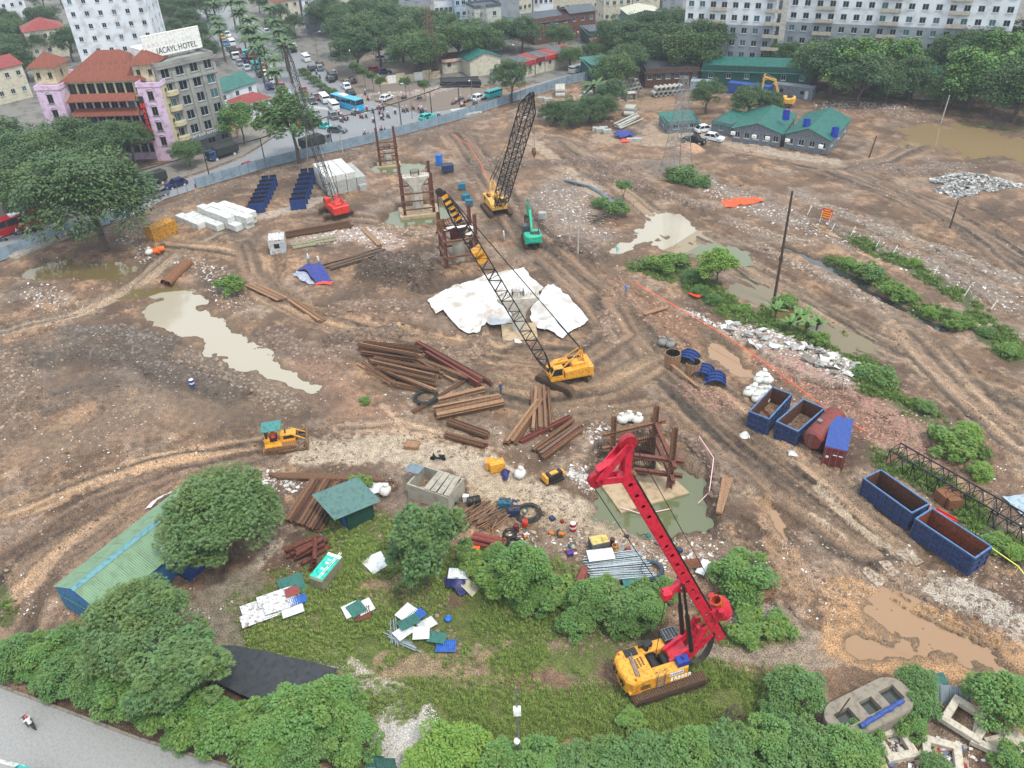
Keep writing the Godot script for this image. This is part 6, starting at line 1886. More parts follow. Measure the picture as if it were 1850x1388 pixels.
func blocks():
	var cm = mat("block_white",Color(0.76,0.77,0.76),0.85,0,"stain",0.3)
	var cg = mat("block_grey",Color(0.62,0.63,0.62),0.85,0,"stain",0.3)
	# low stack by the yellow container
	var t = yaw(335,378,392,400)
	var org = G(362,412)
	var bs = Basis(Vector3.UP,t)
	for r in [[0,5,0,3],[1,5,0,4],[2,5,0,5],[3,5,0,5],[4,5,0,4],[2,4,1,4],[3,4,1,5],[4,4,1,4]]:
		for k in r[3]:
			var p = org + bs*Vector3(-5.5 + k*2.5 + r[0]*0.9 + (r[2]*0.4),0,-r[0]*1.75)
			solo("concrete_block","white concrete block in the low stack by the yellow container","block",block_mesh("blk",Vector3(2.4,1.15,1.65)),cm,Vector3(p.x,gh(p.x,p.z) + r[2]*1.17,p.z),t + rng.randf_range(-0.04,0.04),"low stack of white blocks")
	t = yaw(608,352,655,342)
	org = G(632,347)
	bs = Basis(Vector3.UP,t)
	for y in 3:
		for i in 4:
			for j in 3:
				if y == 2 and i == 3: continue
				var p = org + bs*Vector3(-3.4 + i*2.05,0,-j*3.1 - 1.5)
				solo("concrete_block","white concrete box in the tall stack behind the red crane","block",block_mesh("box",Vector3(1.95,1.3,3.0)),cm if y == 2 else cg,Vector3(p.x,gh(org.x,org.z) + y*1.32,p.z),t,"tall stack behind the red crane")
	for q in [[655,342],[601,352]]: solo("concrete_block","small concrete box at the foot of the tall stack","block",block_mesh("box2",Vector3(1.5,1.2,1.8)),cg,G(q[0],q[1]),t,"small boxes at the tall stack")
	# rows of blue panels
	var bl = mat("panel_blue",Color(0.07,0.2,0.44),0.6,0,"grime",0.4)
	var dk = mat("panel_dark",Color(0.05,0.06,0.08),0.6)
	for row in [[459,385,482,338],[533,379,552,325]]:
		for k in 7:
			for s in 2:
				var px: float = lerpf(row[0],row[2],k / 6.0) + s*14.0; var py: float = lerpf(row[1],row[3],k / 6.0) - s*1.5
				var o = thing("formwork_panel","blue formwork panel standing in the left row" if row[0] < 500 else "blue formwork panel standing in the row beside the pale path","panel",G(px,py),yaw(459,385,476,383),"blue panels in two rows" if row[0] < 500 else "blue panels beside the pale path")
				var b = MB.new()
				b.box(Vector3(0,1.05,0.35),Vector3(1.45,2.0,0.06))
				for x in [-0.7,0.7]: b.box(Vector3(x,0.85,-0.05),Vector3(0.06,1.6,0.8))
				b.box(Vector3(0,0.1,-0.05),Vector3(1.4,0.08,0.8))
				pmb(o,"face",b,bl)
				b = MB.new()
				b.box(Vector3(0,1.1,0.3),Vector3(1.34,1.9,0.03)); b.box(Vector3(0,1.95,-0.4),Vector3(1.4,0.7,0.05))
				pmb(o,"back",b,dk)
	# concrete pipes: [px, py, rows, per row, yaw px]
	var cp = mat("pipe_concrete",Color(0.66,0.66,0.63),0.85,0,"stain",0.3)
	var b2 = MB.new()
	b2.pipe(Vector3(0,0,-1.25),Vector3(0,0,1.25),0.62,0.09,16)
	var pm = b2.mesh()
	for q in [[1138,166,3,6,0.5,"concrete pipe in the pyramid by the green corner shed"],[1212,170,2,7,0.2,"concrete pipe in the low row by the grey cabin"],[1140,206,2,3,1.2,"concrete pipe beside the lying poles"],[1012,170,2,5,1.5,"concrete pipe in the stack next to the street fence"],[1062,182,2,4,1.7,"concrete pipe among the banana plants"],[1345,190,2,3,0.6,"concrete pipe beside the blue container"],[1208,232,2,2,1.4,"concrete pipe at the small green office"]]:
		var at = G(q[0],q[1])
		var bs2 = Basis(Vector3.UP,q[4])
		for y in q[2]:
			for i in q[3] - y:
				var p = at + bs2*Vector3((i - (q[3] - y)*0.5)*1.28,0,0)
				solo("concrete_pipe",q[5],"pipe",pm,cp,Vector3(p.x,at.y + 0.6 + y*1.1,p.z),q[4],q[5].replace("concrete pipe","pipes"))
	for q in [[1125,180],[1139,181]]: solo("box_culvert","open concrete box culvert between pipe stacks","culvert",block_mesh("culv",Vector3(2.4,2.0,2.0),true),cp,G(q[0],q[1]),0.2,"box culverts")
	for q in [[978,181],[990,183],[1020,190],[1035,193],[1085,238],[1097,240],[1140,256],[1152,256],[842,212],[852,210],[864,208],[1090,235],[1078,236]]: solo("kerb_block","grey concrete block lying in the yard","block",block_mesh("kerb",Vector3(2.0,0.8,1.0)),cg,G(q[0],q[1]),rng.randf_range(-0.3,0.3),"grey blocks in the yard")
	beams("concrete_pole","pale concrete pole on the heap by the yard drive","pole","tube",[cp],[1110,230],[1118,234],[1146,210],[1160,216],7,"poles by the yard drive",2,3.0,1.2)
	var gr = MB.new()
	for k in 24:
		gr.box(Vector3(rng.randf_range(-1.4,1.4),0.9 + rng.randf_range(-0.1,0.1),rng.randf_range(-0.6,0.6)),Vector3(0.7,0.03,0.5),Basis(Vector3.UP,rng.randf()*3))
	# plates on the rubble
	for q in [[548,441],[585,433]]:
		for s in [0.0,1.3]:
			var b3 = MB.new()
			b3.box(Vector3(0,0.25,s),Vector3(4.2,0.12,1.0))
			b3.box(Vector3(0,0.1,s),Vector3(4.0,0.2,0.8))
			solo("steel_plate","long muddy plate on the brick rubble","plate",b3.mesh(),mat("plate_olive",Color(0.5,0.5,0.4),0.7,0,"muddy",0.4),G(q[0],q[1]),yaw(532,442,566,436),"plates on the brick rubble")
func drum(label: String,px: float,py: float,m: Material,band: Material,lying:=false,h:=0.9,r:=0.3):
	var o = thing("steel_drum",label,"drum",G(px,py),rng.randf()*3)
	var bs = Basis(Vector3(1,0,0),PI / 2) if lying else Basis.IDENTITY
	var off = Vector3(0,r,0) if lying else Vector3.ZERO
	var b = MB.new()
	b.cyl(off + bs*Vector3(0,0,0),off + bs*Vector3(0,h,0),r,-1,16)
	pmb(o,"shell",b,m)
	b = MB.new()
	for y in [0.02,h*0.34,h*0.66,h - 0.04]: b.cyl(off + bs*Vector3(0,y,0),off + bs*Vector3(0,y + 0.05,0),r*1.05,-1,16)
	pmb(o,"hoop",b,m)
	b = MB.new()
	b.cyl(off + bs*Vector3(0,h*0.36,0),off + bs*Vector3(0,h*0.66,0),r*1.02,-1,16,false)
	b.cyl(off + bs*Vector3(0,h,0),off + bs*Vector3(0,h + 0.02,0),r*0.9,-1,16)
	pmb(o,"band",b,band)
func coil(called: String,label: String,px: float,py: float,r: float,m: Material,turns:=6,lift:=0.1):
	var b = MB.new()
	for k in turns:
		var pts = []
		var rr = r*(1.0 - 0.09*(k % 4))
		for i in 21:
			var a = TAU*i / 20.0
			pts.append(Vector3(cos(a)*rr + rng.randf_range(-0.05,0.05),lift + k*0.06 + sin(a*2 + k)*0.04,sin(a)*rr))
		b.tube(pts,0.05,5)
	return solo(called,label,"coil",b.mesh(),m,G(px,py))
func ribbed(w: float,d: float,m_step:=0.18) -> Mesh:
	# corrugated sheet lying flat
	var b = MB.new()
	var n = int(w / m_step)
	for k in n:
		var x = -w*0.5 + w*k / n; var s = w / n
		b.quado(Vector3(x,0,-d*0.5),Vector3(x + s*0.5,0.045,-d*0.5),Vector3(x + s*0.5,0.045,d*0.5),Vector3(x,0,d*0.5),Vector3(x,-5,0))
		b.quado(Vector3(x + s*0.5,0.045,-d*0.5),Vector3(x + s,0,-d*0.5),Vector3(x + s,0,d*0.5),Vector3(x + s*0.5,0.045,d*0.5),Vector3(x,-5,0))
	return b.mesh()
func sheet_at(label: String,px: float,py: float,turn: float,w: float,d: float,m: Material,lift: float,tilt:=0.0,group:=""):
	var o = solo("roofing_sheet",label,"sheet",ribbed(w,d),m,G(px,py) + Vector3(0,lift,0),0,group)
	o.basis = Basis(Vector3.UP,turn)*Basis(Vector3(1,0,0),tilt)
func near_yard():
	var white = mat("sheet_white",Color(0.8,0.82,0.83),0.55,0,"peel",0.25); var wclean = mat("sheet_clean",Color(0.82,0.84,0.85),0.5,0,"stain",0.4); var green = mat("sheet_green",Color(0.2,0.42,0.38),0.6,0,"grime",0.4); var bluec = mat("sheet_blue",Color(0.16,0.36,0.66),0.55,0,"grime",0.4); var redc = mat("sheet_red",Color(0.52,0.2,0.18),0.6,0,"grime",0.4); var rusty = mat("sheet_rust",Color(0.45,0.28,0.18),0.8,0,"rust",0.4)
	# long shed with the green roof
	var f = footing(120,1100,200,1146,16.5)
	var o = thing("long_shed","long shed with faded green roof and blue gable wall","shed",f.at,f.turn)
	var l: float = f.l; var d: float = f.d
	var bw = mat("shed_blue",Color(0.2,0.42,0.62),0.65,0,"stain",0.3)
	var b = MB.new()
	var eh = 3.0; var rh = 4.4
	for s in [-1.0,1.0]: b.box(Vector3(s*(l*0.5 - 0.05),eh*0.5,0),Vector3(0.1,eh,d - 0.2))
	b.prism([Vector2(-l*0.5,0),Vector2(l*0.5,0),Vector2(l*0.5,eh),Vector2(0,rh - 0.05),Vector2(-l*0.5,eh)],d*0.5 - 0.12,d*0.5)
	b.prism([Vector2(-l*0.5,0),Vector2(l*0.5,0),Vector2(l*0.5,eh),Vector2(0,rh - 0.05),Vector2(-l*0.5,eh)],-d*0.5,-d*0.5 + 0.12)
	pmb(o,"wall",b,bw)
	b = MB.new()
	for k in 12: b.box(Vector3(-l*0.5 + l*(k + 0.5) / 12.0,1.6,d*0.5 + 0.02),Vector3(0.05,3.1,0.04))
	b.box(Vector3(0,2.1,d*0.5 + 0.03),Vector3(l,0.08,0.05))
	pmb(o,"wall_batten",b,mat("shed_teal",Color(0.3,0.5,0.52),0.7,0,"stain",0.4))
	var roofm = mat("roof_faded",Color(0.43,0.55,0.43),0.55,0,"stain",0.18)
	var sl = Vector2(l*0.5 + 0.35,rh - eh + 0.15).length()
	var pan = ribbed(1.02,sl,0.2)
	for s in [-1.0,1.0]:
		var ang = atan2(rh - eh + 0.15,l*0.5 + 0.35)
		var nn = 16
		for k in nn:
			var z = -d*0.5 + d*(k + 0.5) / nn
			var bs = Basis(Vector3(0,0,1),-s*ang)*Basis(Vector3.UP,PI / 2)
			part(o,"roof_sheet",pan,roofm,Transform3D(bs,Vector3(s*(l*0.25 + 0.17),(eh + rh)*0.5 + 0.02 + (k % 2)*0.012,z)))
	b = MB.new()
	for s in [-1.0,1.0]: b.box(Vector3(s*0.18,rh + 0.08,0),Vector3(0.4,0.03,d + 0.1),Basis(Vector3(0,0,1),-s*0.4))
	pmb(o,"ridge_cap",b,mat("ridge",Color(0.35,0.55,0.58),0.5))
	b = MB.new()
	b.box(Vector3(l*0.5 + 0.9,1.4,d*0.5 - 9.5),Vector3(1.8,2.8,3.2))
	pmb(o,"lean_to",b,mat("shed_deep_blue",Color(0.1,0.24,0.5),0.65))
	b = MB.new()
	b.box(Vector3(l*0.42,eh + 0.55,d*0.5 - 8.0),Vector3(0.5,0.05,0.7),Basis(Vector3(0,0,1),-0.5))
	pmb(o,"skylight",b,mat("white_paint",Color.WHITE))
	# small green shed
	f = footing(636,966,682,940,4.6)
	o = thing("small_shed","small dark green shed with grey green lean-to roof in the grass","shed",f.at,f.turn)
	l = f.l
	b = MB.new()
	b.box(Vector3(0,1.25,0),Vector3(l,2.5,3.6))
	pmb(o,"wall",b,mat("shed_dark_green",Color(0.08,0.25,0.2),0.6,0,"grime",0.4))
	for k in 5:
		part(o,"roof_sheet",ribbed(1.0,5.4),mat("roof_greygreen",Color(0.3,0.44,0.42),0.6,0,"grime",0.3),Transform3D(Basis(Vector3.UP,PI / 2)*Basis(Vector3(1,0,0),0.12*1.0),Vector3(-0.4,2.75 + (k % 2)*0.015,-2.1 + k*0.99)))
	b = MB.new()
	b.box(Vector3(-l*0.5 - 0.02,1.1,0.9),Vector3(0.06,2.0,0.9))
	pmb(o,"door",b,bluec)
	# cyan cabin lying on its back with a ladder
	f = footing(561,1064,586,1072,3.6)
	o = thing("toilet_cabin","bright turquoise cabin lying on its back in the grass","cabin",f.at,f.turn - 0.05)
	b = MB.new()
	b.cbox(Vector3(0,0.75,0),Vector3(f.l,1.4,3.4),0.06)
	pmb(o,"shell",b,mat("cabin_tan",Color(0.5,0.48,0.38),0.7))
	b = MB.new()
	b.box(Vector3(0,1.48,0.05),Vector3(f.l*0.96,0.07,2.9))
	pmb(o,"front",b,mat("turquoise",Color(0.1,0.75,0.66),0.45))
	b = MB.new()
	b.box(Vector3(0,1.5,-1.55),Vector3(f.l,0.1,0.35))
	for z in [-0.9,-0.5,0.3]: b.box(Vector3(-0.1,1.53,z),Vector3(0.35,0.03,0.2))
	for x in [0.35,0.55]: b.bar(Vector3(x,1.6,-2.1),Vector3(x - 0.15,1.6,1.5),0.06)
	for k in 9: b.bar(Vector3(0.35 - k*0.015,1.6,-1.9 + k*0.4),Vector3(0.55 - k*0.015,1.6,-1.9 + k*0.4),0.04)
	pmb(o,"ladder",b,mat("white_paint",Color.WHITE))
	# loose roofing sheets in the grass
	var t = yaw(450,1128,530,1100)
	for q in [[470,1098,0.3,white],[500,1085,0.5,white],[480,1110,0.35,white],[512,1098,0.6,white],[470,1118,0.4,white]]: sheet_at("big white sheet with rust stains in the scorched stack",q[0],q[1],t + PI / 2 + rng.randf_range(-0.08,0.08),1.5,3.4,q[3],q[2],0.05,"white rusty sheets in the scorched stack")
	sheet_at("dark green sheet behind the white rusty stack",528,1062,t,2.4,2.0,green,0.4,0.25)
	sheet_at("small red sheet on the white rusty stack",530,1078,t + PI / 2,1.1,1.3,redc,0.75)
	sheet_at("blue sheet under the clean white panel",536,1092,t,2.0,1.1,bluec,0.5)
	sheet_at("clean white panel on the blue sheet",530,1108,t,2.0,1.3,wclean,0.45)
	sheet_at("pale grey sheet panel lying alone in the grass",677,1022,t + 0.3,1.7,2.2,wclean,0.25)
	sheet_at("pale grey sheet under the lone panel",680,1014,t + 0.1,1.7,1.8,wclean,0.15)
	for q in [[636,1108,wclean,"white sheet at the left of the small sheet pile"],[645,1106,green,"green sheet in the small sheet pile"],[660,1100,wclean,"white sheet under the rust stained one"],[655,1112,rusty,"rust stained sheet on the small sheet pile"]]: sheet_at(q[3],q[0],q[1],t + rng.randf_range(-0.3,0.3),1.5,1.5,q[2],0.15 + rng.randf()*0.35,0.08)
	for q in [[735,1112,wclean,1.8,"white panel at the back of the sheet heap"],[752,1118,bluec,1.8,"blue lettered sign sheet in the sheet heap"],[740,1132,green,2.0,"green sheet in the middle of the sheet heap"],[732,1148,wclean,1.9,"curled white sheet at the front of the heap"],[772,1132,wclean,1.6,"white sheet with a bent frame on the heap"],[762,1152,wclean,1.5,"white sheet hanging off the heap"],[790,1158,green,1.6,"pale green sheet sliding off the heap"],[806,1172,bluec,1.8,"weathered blue sign sheet at the heap's end"]]:
		sheet_at(q[4],q[0],q[1],t + rng.randf_range(-0.7,0.7),q[3],1.3,q[2],0.25 + rng.randf()*0.5,rng.randf_range(-0.15,0.15))
	beams("metal_tube","thin pale tube under the sheet heap","tube","tube",[mat("aluminium",Color.WHITE)],[698,1140],[712,1160],[740,1165],[760,1180],10,"tubes under the sheet heap",2,8.0,0.4)
	beams("metal_tube","thin pale tube sticking out of the sheet heap","tube","tube",[mat("aluminium",Color.WHITE)],[708,1128],[720,1120],[700,1160],[730,1175],6,"tubes sticking out of the heap",2,8.0,0.4)
	var tarp = drape("tarpaulin","dark blue tarpaulin lump by the bushes","tarpaulin",[803,1052,815,1044,838,1052,850,1074,835,1080,806,1068],mat("tarp_navy",Color(0.08,0.1,0.36),0.5),0.3,0.9,0.2)
	sheet_at("white sheet on the dark blue tarpaulin",830,1052,t - 0.5,2.0,1.2,wclean,1.2,0.1)
	sheet_at("cream sheet leaning on the dark blue tarpaulin",850,1068,t + 0.5,1.2,1.6,mat("sheet_cream",Color(0.7,0.68,0.58),0.6),0.6,0.5)
	solo("blue_bag","small bright blue bag in the grass","bag",sack_mesh(5),mat("bag_blue",Color(0.1,0.42,0.75),0.6),G(810,1122),0.4).scale = Vector3.ONE*0.5
	# concrete tank ruin
	f = footing(738,900,812,925,3.4)
	o = thing("concrete_tank","broken roofless concrete tank half hidden by the tall tree","tank",f.at,f.turn)
	l = f.l
	var cm = mat("concrete",Color.WHITE)
	b = MB.new()
	for s in [-1.0,1.0]:
		b.box(Vector3(0,1.0,s*1.6),Vector3(l,2.1,0.18)); b.box(Vector3(s*(l*0.5 - 0.09),1.0,0),Vector3(0.18,2.1,3.0))
	b.box(Vector3(-l*0.1,1.0,0),Vector3(0.18,2.0,3.0)); b.box(Vector3(0,0.1,0),Vector3(l,0.2,3.2))
	pmb(o,"wall",b,cm)
	b = MB.new()
	for k in 4: b.box(Vector3(-l*0.02 + k*0.75,2.12 + 0.04*(k % 2),0),Vector3(0.62,0.12,3.2),Basis(Vector3.UP,0.04*k))
	pmb(o,"cover_slab",b,cm)
	sheet_at("grey sheet on the corner of the concrete tank",752,873,f.turn,1.8,1.4,mat("sheet_slate",Color(0.42,0.48,0.52),0.6),2.15)
	# drums, engines, boxes on the pale track
	var dr = mat("drum_red",Color(0.62,0.14,0.1),0.6); var dm = mat("drum_maroon",Color(0.42,0.13,0.11),0.7,0,"rust"); var wp = mat("white_paint",Color.WHITE)
	drum("maroon oil drum beside the tyre pile",933,960,dm,dm)
	drum("bright orange red drum behind the maroon one",949,952,mat("drum_orange",Color(0.8,0.25,0.1),0.6),dr)
	drum("white and red banded drum on the pale ground",1035,958,dr,wp,false,1.0,0.34)
	drum("green and rust drum lying in the grass near the small shed",574,982,green,rusty,true)
	drum("blue grey drum lying behind the green one",578,972,mat("sheet_slate",Color.WHITE),bluec,true)
	drum("yellow round barrel beside the generator",1110,993,mat("drum_yellow",Color(0.85,0.6,0.1),0.6),dm,false,0.6,0.25)
	drum("black barrel beside the generator",1106,984,mat("machine_dark",Color.WHITE),dm,false,0.8,0.25)
	drum("dark blue barrel lost on the dark slope",348,697,mat("blue_box",Color.WHITE),wp,false,0.95,0.32)
	for q in [[276,458,"orange gas bottle nearer the white bag"],[284,456,"orange gas bottle nearer the yellow container"]]: drum(q[2],q[0],q[1],mat("drum_amber",Color(0.85,0.4,0.08),0.6),mat("drum_amber",Color.WHITE),true,1.3,0.5)
	boxy("teal crate full of grey scrap",912,918,1.3,1.0,0.9,mat("crate_teal",Color(0.08,0.4,0.5),0.6,0,"grime",0.5))
	boxy("dark blue crate with rusty scrap",929,930,1.3,0.9,0.9,mat("crate_navy",Color(0.1,0.17,0.32),0.6,0,"grime",0.5))
	boxy("black crate of scrap by the tall tree",857,912,1.4,0.8,0.9,mat("crate_black",Color(0.09,0.09,0.09),0.7))
	boxy("white canister with red base",842,906,0.6,0.8,0.5,wp)
	boxy("yellow engine housing on the pale track",898,850,1.7,1.2,1.0,mat("paint_yellow",Color.WHITE))
	boxy("second yellow housing with a strap on the pale track",887,846,1.0,1.1,1.0,mat("paint_yellow",Color.WHITE))
	drape("tarpaulin","crumpled navy tarpaulin beside the yellow housing","tarpaulin",[904,858,914,850,922,852,918,868,910,870],mat("tarp_navy",Color.WHITE),0.2,0.7,0.15)
	boxy("grey generator with cream top",1082,992,1.9,1.3,1.3,mat("gen_grey",Color(0.3,0.3,0.31),0.6,0,"grime",0.6),mat("gen_cream",Color(0.75,0.66,0.38),0.6))
	boxy("small purple case on the ground",1030,1003,0.6,0.4,0.5,mat("case_purple",Color(0.3,0.18,0.55),0.6))
	boxy("orange plastic tub in the leaves",858,997,1.0,0.5,0.6,mat("tub_orange",Color(0.9,0.38,0.1),0.6))
	for q in [[1704,906,"orange brown steel cube by the lying lattice boom"],[1718,914,"tan steel cube by the lying lattice boom"]]: boxy(q[2],q[0],q[1],1.5,1.3,1.4,mat("casing",Color.WHITE))
	boxy("blue site toilet near the far pier",794,298,1.2,2.2,1.2,mat("bag_blue",Color.WHITE))
	boxy("dark blue machine case by the far pier",809,310,2.4,1.5,1.6,mat("crate_navy",Color.WHITE))
	for q in [[835,342],[842,362],[848,372]]: boxy("teal box along the haul road",q[0],q[1],1.4,1.2,1.2,mat("crate_teal",Color.WHITE),null,"teal boxes along the haul road")
	boxy("grey electric cabinet behind the feathery tree",364,1150,0.9,1.7,0.8,mat("cabinet",Color(0.62,0.66,0.6),0.6))
	boxy("pale timber crate lid by the motorbike",745,808,1.7,0.5,1.3,mat("beam_tan",Color.WHITE))
	boxy("pale block by the teal excavator",980,395,1.4,1.2,1.2,mat("block_grey",Color.WHITE))
	# scrap engine
	o = thing("engine_scrap","yellow and black engine unit on a skid beside the rubble heap","engine",G(998,868),0.5)
	b = MB.new()
	b.box(Vector3(0,0.15,0),Vector3(2.4,0.2,1.3)); b.cbox(Vector3(0,0.75,0),Vector3(1.3,0.8,0.9),0.08); b.cyl(Vector3(0.9,0.7,-0.3),Vector3(0.9,0.7,0.3),0.4,-1,12)
	pmb(o,"engine_block",b,mat("machine_dark",Color.WHITE))
	b = MB.new()
	b.cbox(Vector3(-0.95,0.7,0),Vector3(0.3,0.9,1.1),0.05); b.box(Vector3(0.1,1.2,0.1),Vector3(0.9,0.1,0.5)); b.box(Vector3(1.3,0.7,0),Vector3(0.3,0.3,0.9))
	pmb(o,"guard",b,mat("paint_yellow",Color.WHITE))
	coil("hose_coil","coil of dark green hose beside the large beam heap",770,722,1.6,mat("hose_green",Color(0.16,0.19,0.17),0.6),9)
	coil("cable_coil","coil of grey cable and white cloth by the crates",955,930,1.4,mat("hose",Color.WHITE),8)
	coil("tyre_coil","dark coil beside the maroon drum",921,968,0.7,mat("machine_dark",Color.WHITE),7)
	coil("tyre_coil","black coil in front of the drums",930,985,0.8,mat("machine_dark",Color.WHITE),8)
	coil("wire_coil","rusty wire coil on a white cloth by the sheet piles",703,880,0.9,mat("beam_rust",Color.WHITE),6)
	coil("cable_coil","blue grey cable coil under the mast",1175,1035,1.3,mat("hose_blue",Color(0.22,0.3,0.36),0.6),8)
	coil("cable_coil","pale cable coil in the shrubs below the rods",1090,1080,1.8,mat("rope_pale",Color(0.5,0.5,0.45),0.8),7,0.3)
	coil("cable_coil","loose loop of cable near the scrap bars",832,950,1.0,mat("hose",Color.WHITE),3)
	sheet_at("white sheet over the silver tubes",1085,1012,0.1,2.6,1.5,wclean,0.75)
	sheet_at("teal sheet at the end of the silver tubes",1140,1055,0.1,1.7,1.4,mat("teal_sheet",Color.WHITE),0.5)
	sheet_at("orange rusty sheet behind the mast foot",1252,1026,0.1,1.5,1.2,rusty,0.6)
	sheet_at("pale sheet beside the orange rusty one",1270,1030,-0.6,0.9,2.0,wclean,0.4)
	sheet_at("white cloth on rubble by the sheet piles",680,888,0.3,2.2,1.4,wclean,0.35)
	drape("plastic_sheet","white cloth over poles by the concrete tank","sheet",[655,892,672,873,700,876,690,892,668,898],sheet_mat(),0.2,0.3,0.2)
	drape("plastic_sheet","white plastic strip along the far eave of the long shed","sheet",[258,925,300,893,312,888,275,922],sheet_mat(),0.3,0.2,0.2)
	for q in [[1430,818,"crumpled white sheet before the second bin"],[1345,783,"crumpled white scrap beside the first bin"],[1490,750,"white scraps behind the red tank"]]: drape("plastic_sheet",q[2],"sheet",[q[0] - 10,q[1] - 4,q[0] + 6,q[1] - 6,q[0] + 12,q[1] + 6,q[0] - 4,q[1] + 6],sheet_mat(),0.1,0.3,0.2)
	# odds and ends strewn over the work yard
	var cl = [Color(0.62,0.6,0.55),Color(0.16,0.2,0.34),Color(0.5,0.2,0.12),Color(0.2,0.19,0.18),Color(0.66,0.62,0.5),Color(0.16,0.38,0.38),Color(0.7,0.42,0.12),Color(0.35,0.27,0.2)]
	var cn = ["pale","navy","rust red","black","cream","teal","amber","brown"]
	for k in 96:
		var px = rng.randf_range(820,1230); var py = rng.randf_range(905,1025)
		if py < 900.0 + (px - 900.0)*0.22 or py > 960.0 + (px - 830.0)*0.24: continue
		b = MB.new()
		if k % 3 == 0: b.ball(Vector3(0,0.12,0),Vector3(0.35,0.2,0.26),7,4,0.3,rng)
		elif k % 3 == 1: b.cbox(Vector3(0,0.2,0),Vector3(rng.randf_range(0.3,0.7),0.4,rng.randf_range(0.25,0.5)),0.04)
		else: b.tube([Vector3(-0.6,0.1,0),Vector3(-0.1,0.22,0.2),Vector3(0.3,0.1,-0.1),Vector3(0.7,0.15,0.15)],0.07,6)
		solo(["cloth_scrap","tool_box","hose_piece"][k % 3],cn[k % 8] + [" cloth scrap"," tool box"," hose piece"][k % 3] + " on the ground of the work yard",["scrap","box","hose"][k % 3],b.mesh(),mat("odd%d" % (k % 8),cl[k % 8],0.8),G(px,py),rng.randf()*6,"odds and ends of the work yard")
	lying_boom()
	bottom_right()
	poles()
func sheet_mat() -> Material: return mat("plastic_white",Color.WHITE)
func boxy(label: String,px: float,py: float,w: float,h: float,d: float,m: Material,lid: Material = null,group:=""):
	var nm: String = "crate"
	for k in ["generator","cabinet","canister","housing","case","tub","toilet","cube","block","box"]:
		if label.contains(k):
			nm = k
			break
	var o = thing("storage_" + nm if nm in ["crate","case","box","cube","tub","block"] else nm,label,nm,G(px,py),rng.randf_range(-0.3,0.3),group)
	var b = MB.new()
	b.cbox(Vector3(0,h*0.5 + 0.04,0),Vector3(w,h - 0.08,d),0.05)
	pmb(o,"shell",b,m)
	b = MB.new()
	for s in [-1.0,1.0]:
		b.box(Vector3(0,h + 0.02,s*(d*0.5 - 0.03)),Vector3(w,0.08,0.06)); b.box(Vector3(s*(w*0.5 - 0.03),h + 0.02,0),Vector3(0.06,0.08,d - 0.12))
		b.box(Vector3(s*w*0.35,0.04,0),Vector3(0.12,0.08,d))
	pmb(o,"rim",b,m)
	if label.contains("scrap"):
		b = MB.new()
		for k in 14: b.box(Vector3(rng.randf_range(-0.4,0.4)*w,h + rng.randf_range(-0.02,0.15),rng.randf_range(-0.4,0.4)*d),Vector3(0.35,0.08,0.06),Basis(Vector3(rng.randf(),rng.randf(),rng.randf()).normalized(),rng.randf()*3))
		pmb(o,"contents",b,mat("beam_grey",Color.WHITE))
	elif lid:
		b = MB.new()
		b.box(Vector3(0,h + 0.04,0),Vector3(w - 0.13,0.1,d - 0.13)); b.box(Vector3(w*0.3,h + 0.12,0),Vector3(w*0.3,0.1,d*0.5))
		pmb(o,"lid",b,lid)
func lying_boom():
	# crane boom section lying behind the long bins
	var a = G(1610,832) + Vector3(0,1.0,0); var e = G(1870,985) + Vector3(0,1.0,0)
	var o = thing("lattice_boom","black lattice crane boom lying in weeds behind the long bins","boom",Vector3(a.x,a.y - 1.0,a.z),0)
	var b = MB.new()
	lattice(b,Vector3(0,1.0,0),e - Vector3(a.x,a.y - 1.0,a.z),(e - a).cross(Vector3.UP),2.0,2.0,22,0.13,0.07,0.0,0.0)
	pmb(o,"frame",b,mat("boom_black",Color.WHITE))
	b = MB.new()
	for t in [0.0,0.5,1.0]: b.box((e - a)*t + Vector3(0,0.05,0),Vector3(0.5,0.5,2.4),Basis(Vector3.UP,atan2(-(e - a).z,(e - a).x)))
	pmb(o,"sleeper",b,mat("beam_brown",Color.WHITE))
	beams("red_girder","bright red ladder frame behind the rusty bin","girder","hbeam",[mat("paint_red",Color.WHITE)],[1688,926],[1688,926],[1726,948],[1726,948],1,"",1,0.0,1.2)
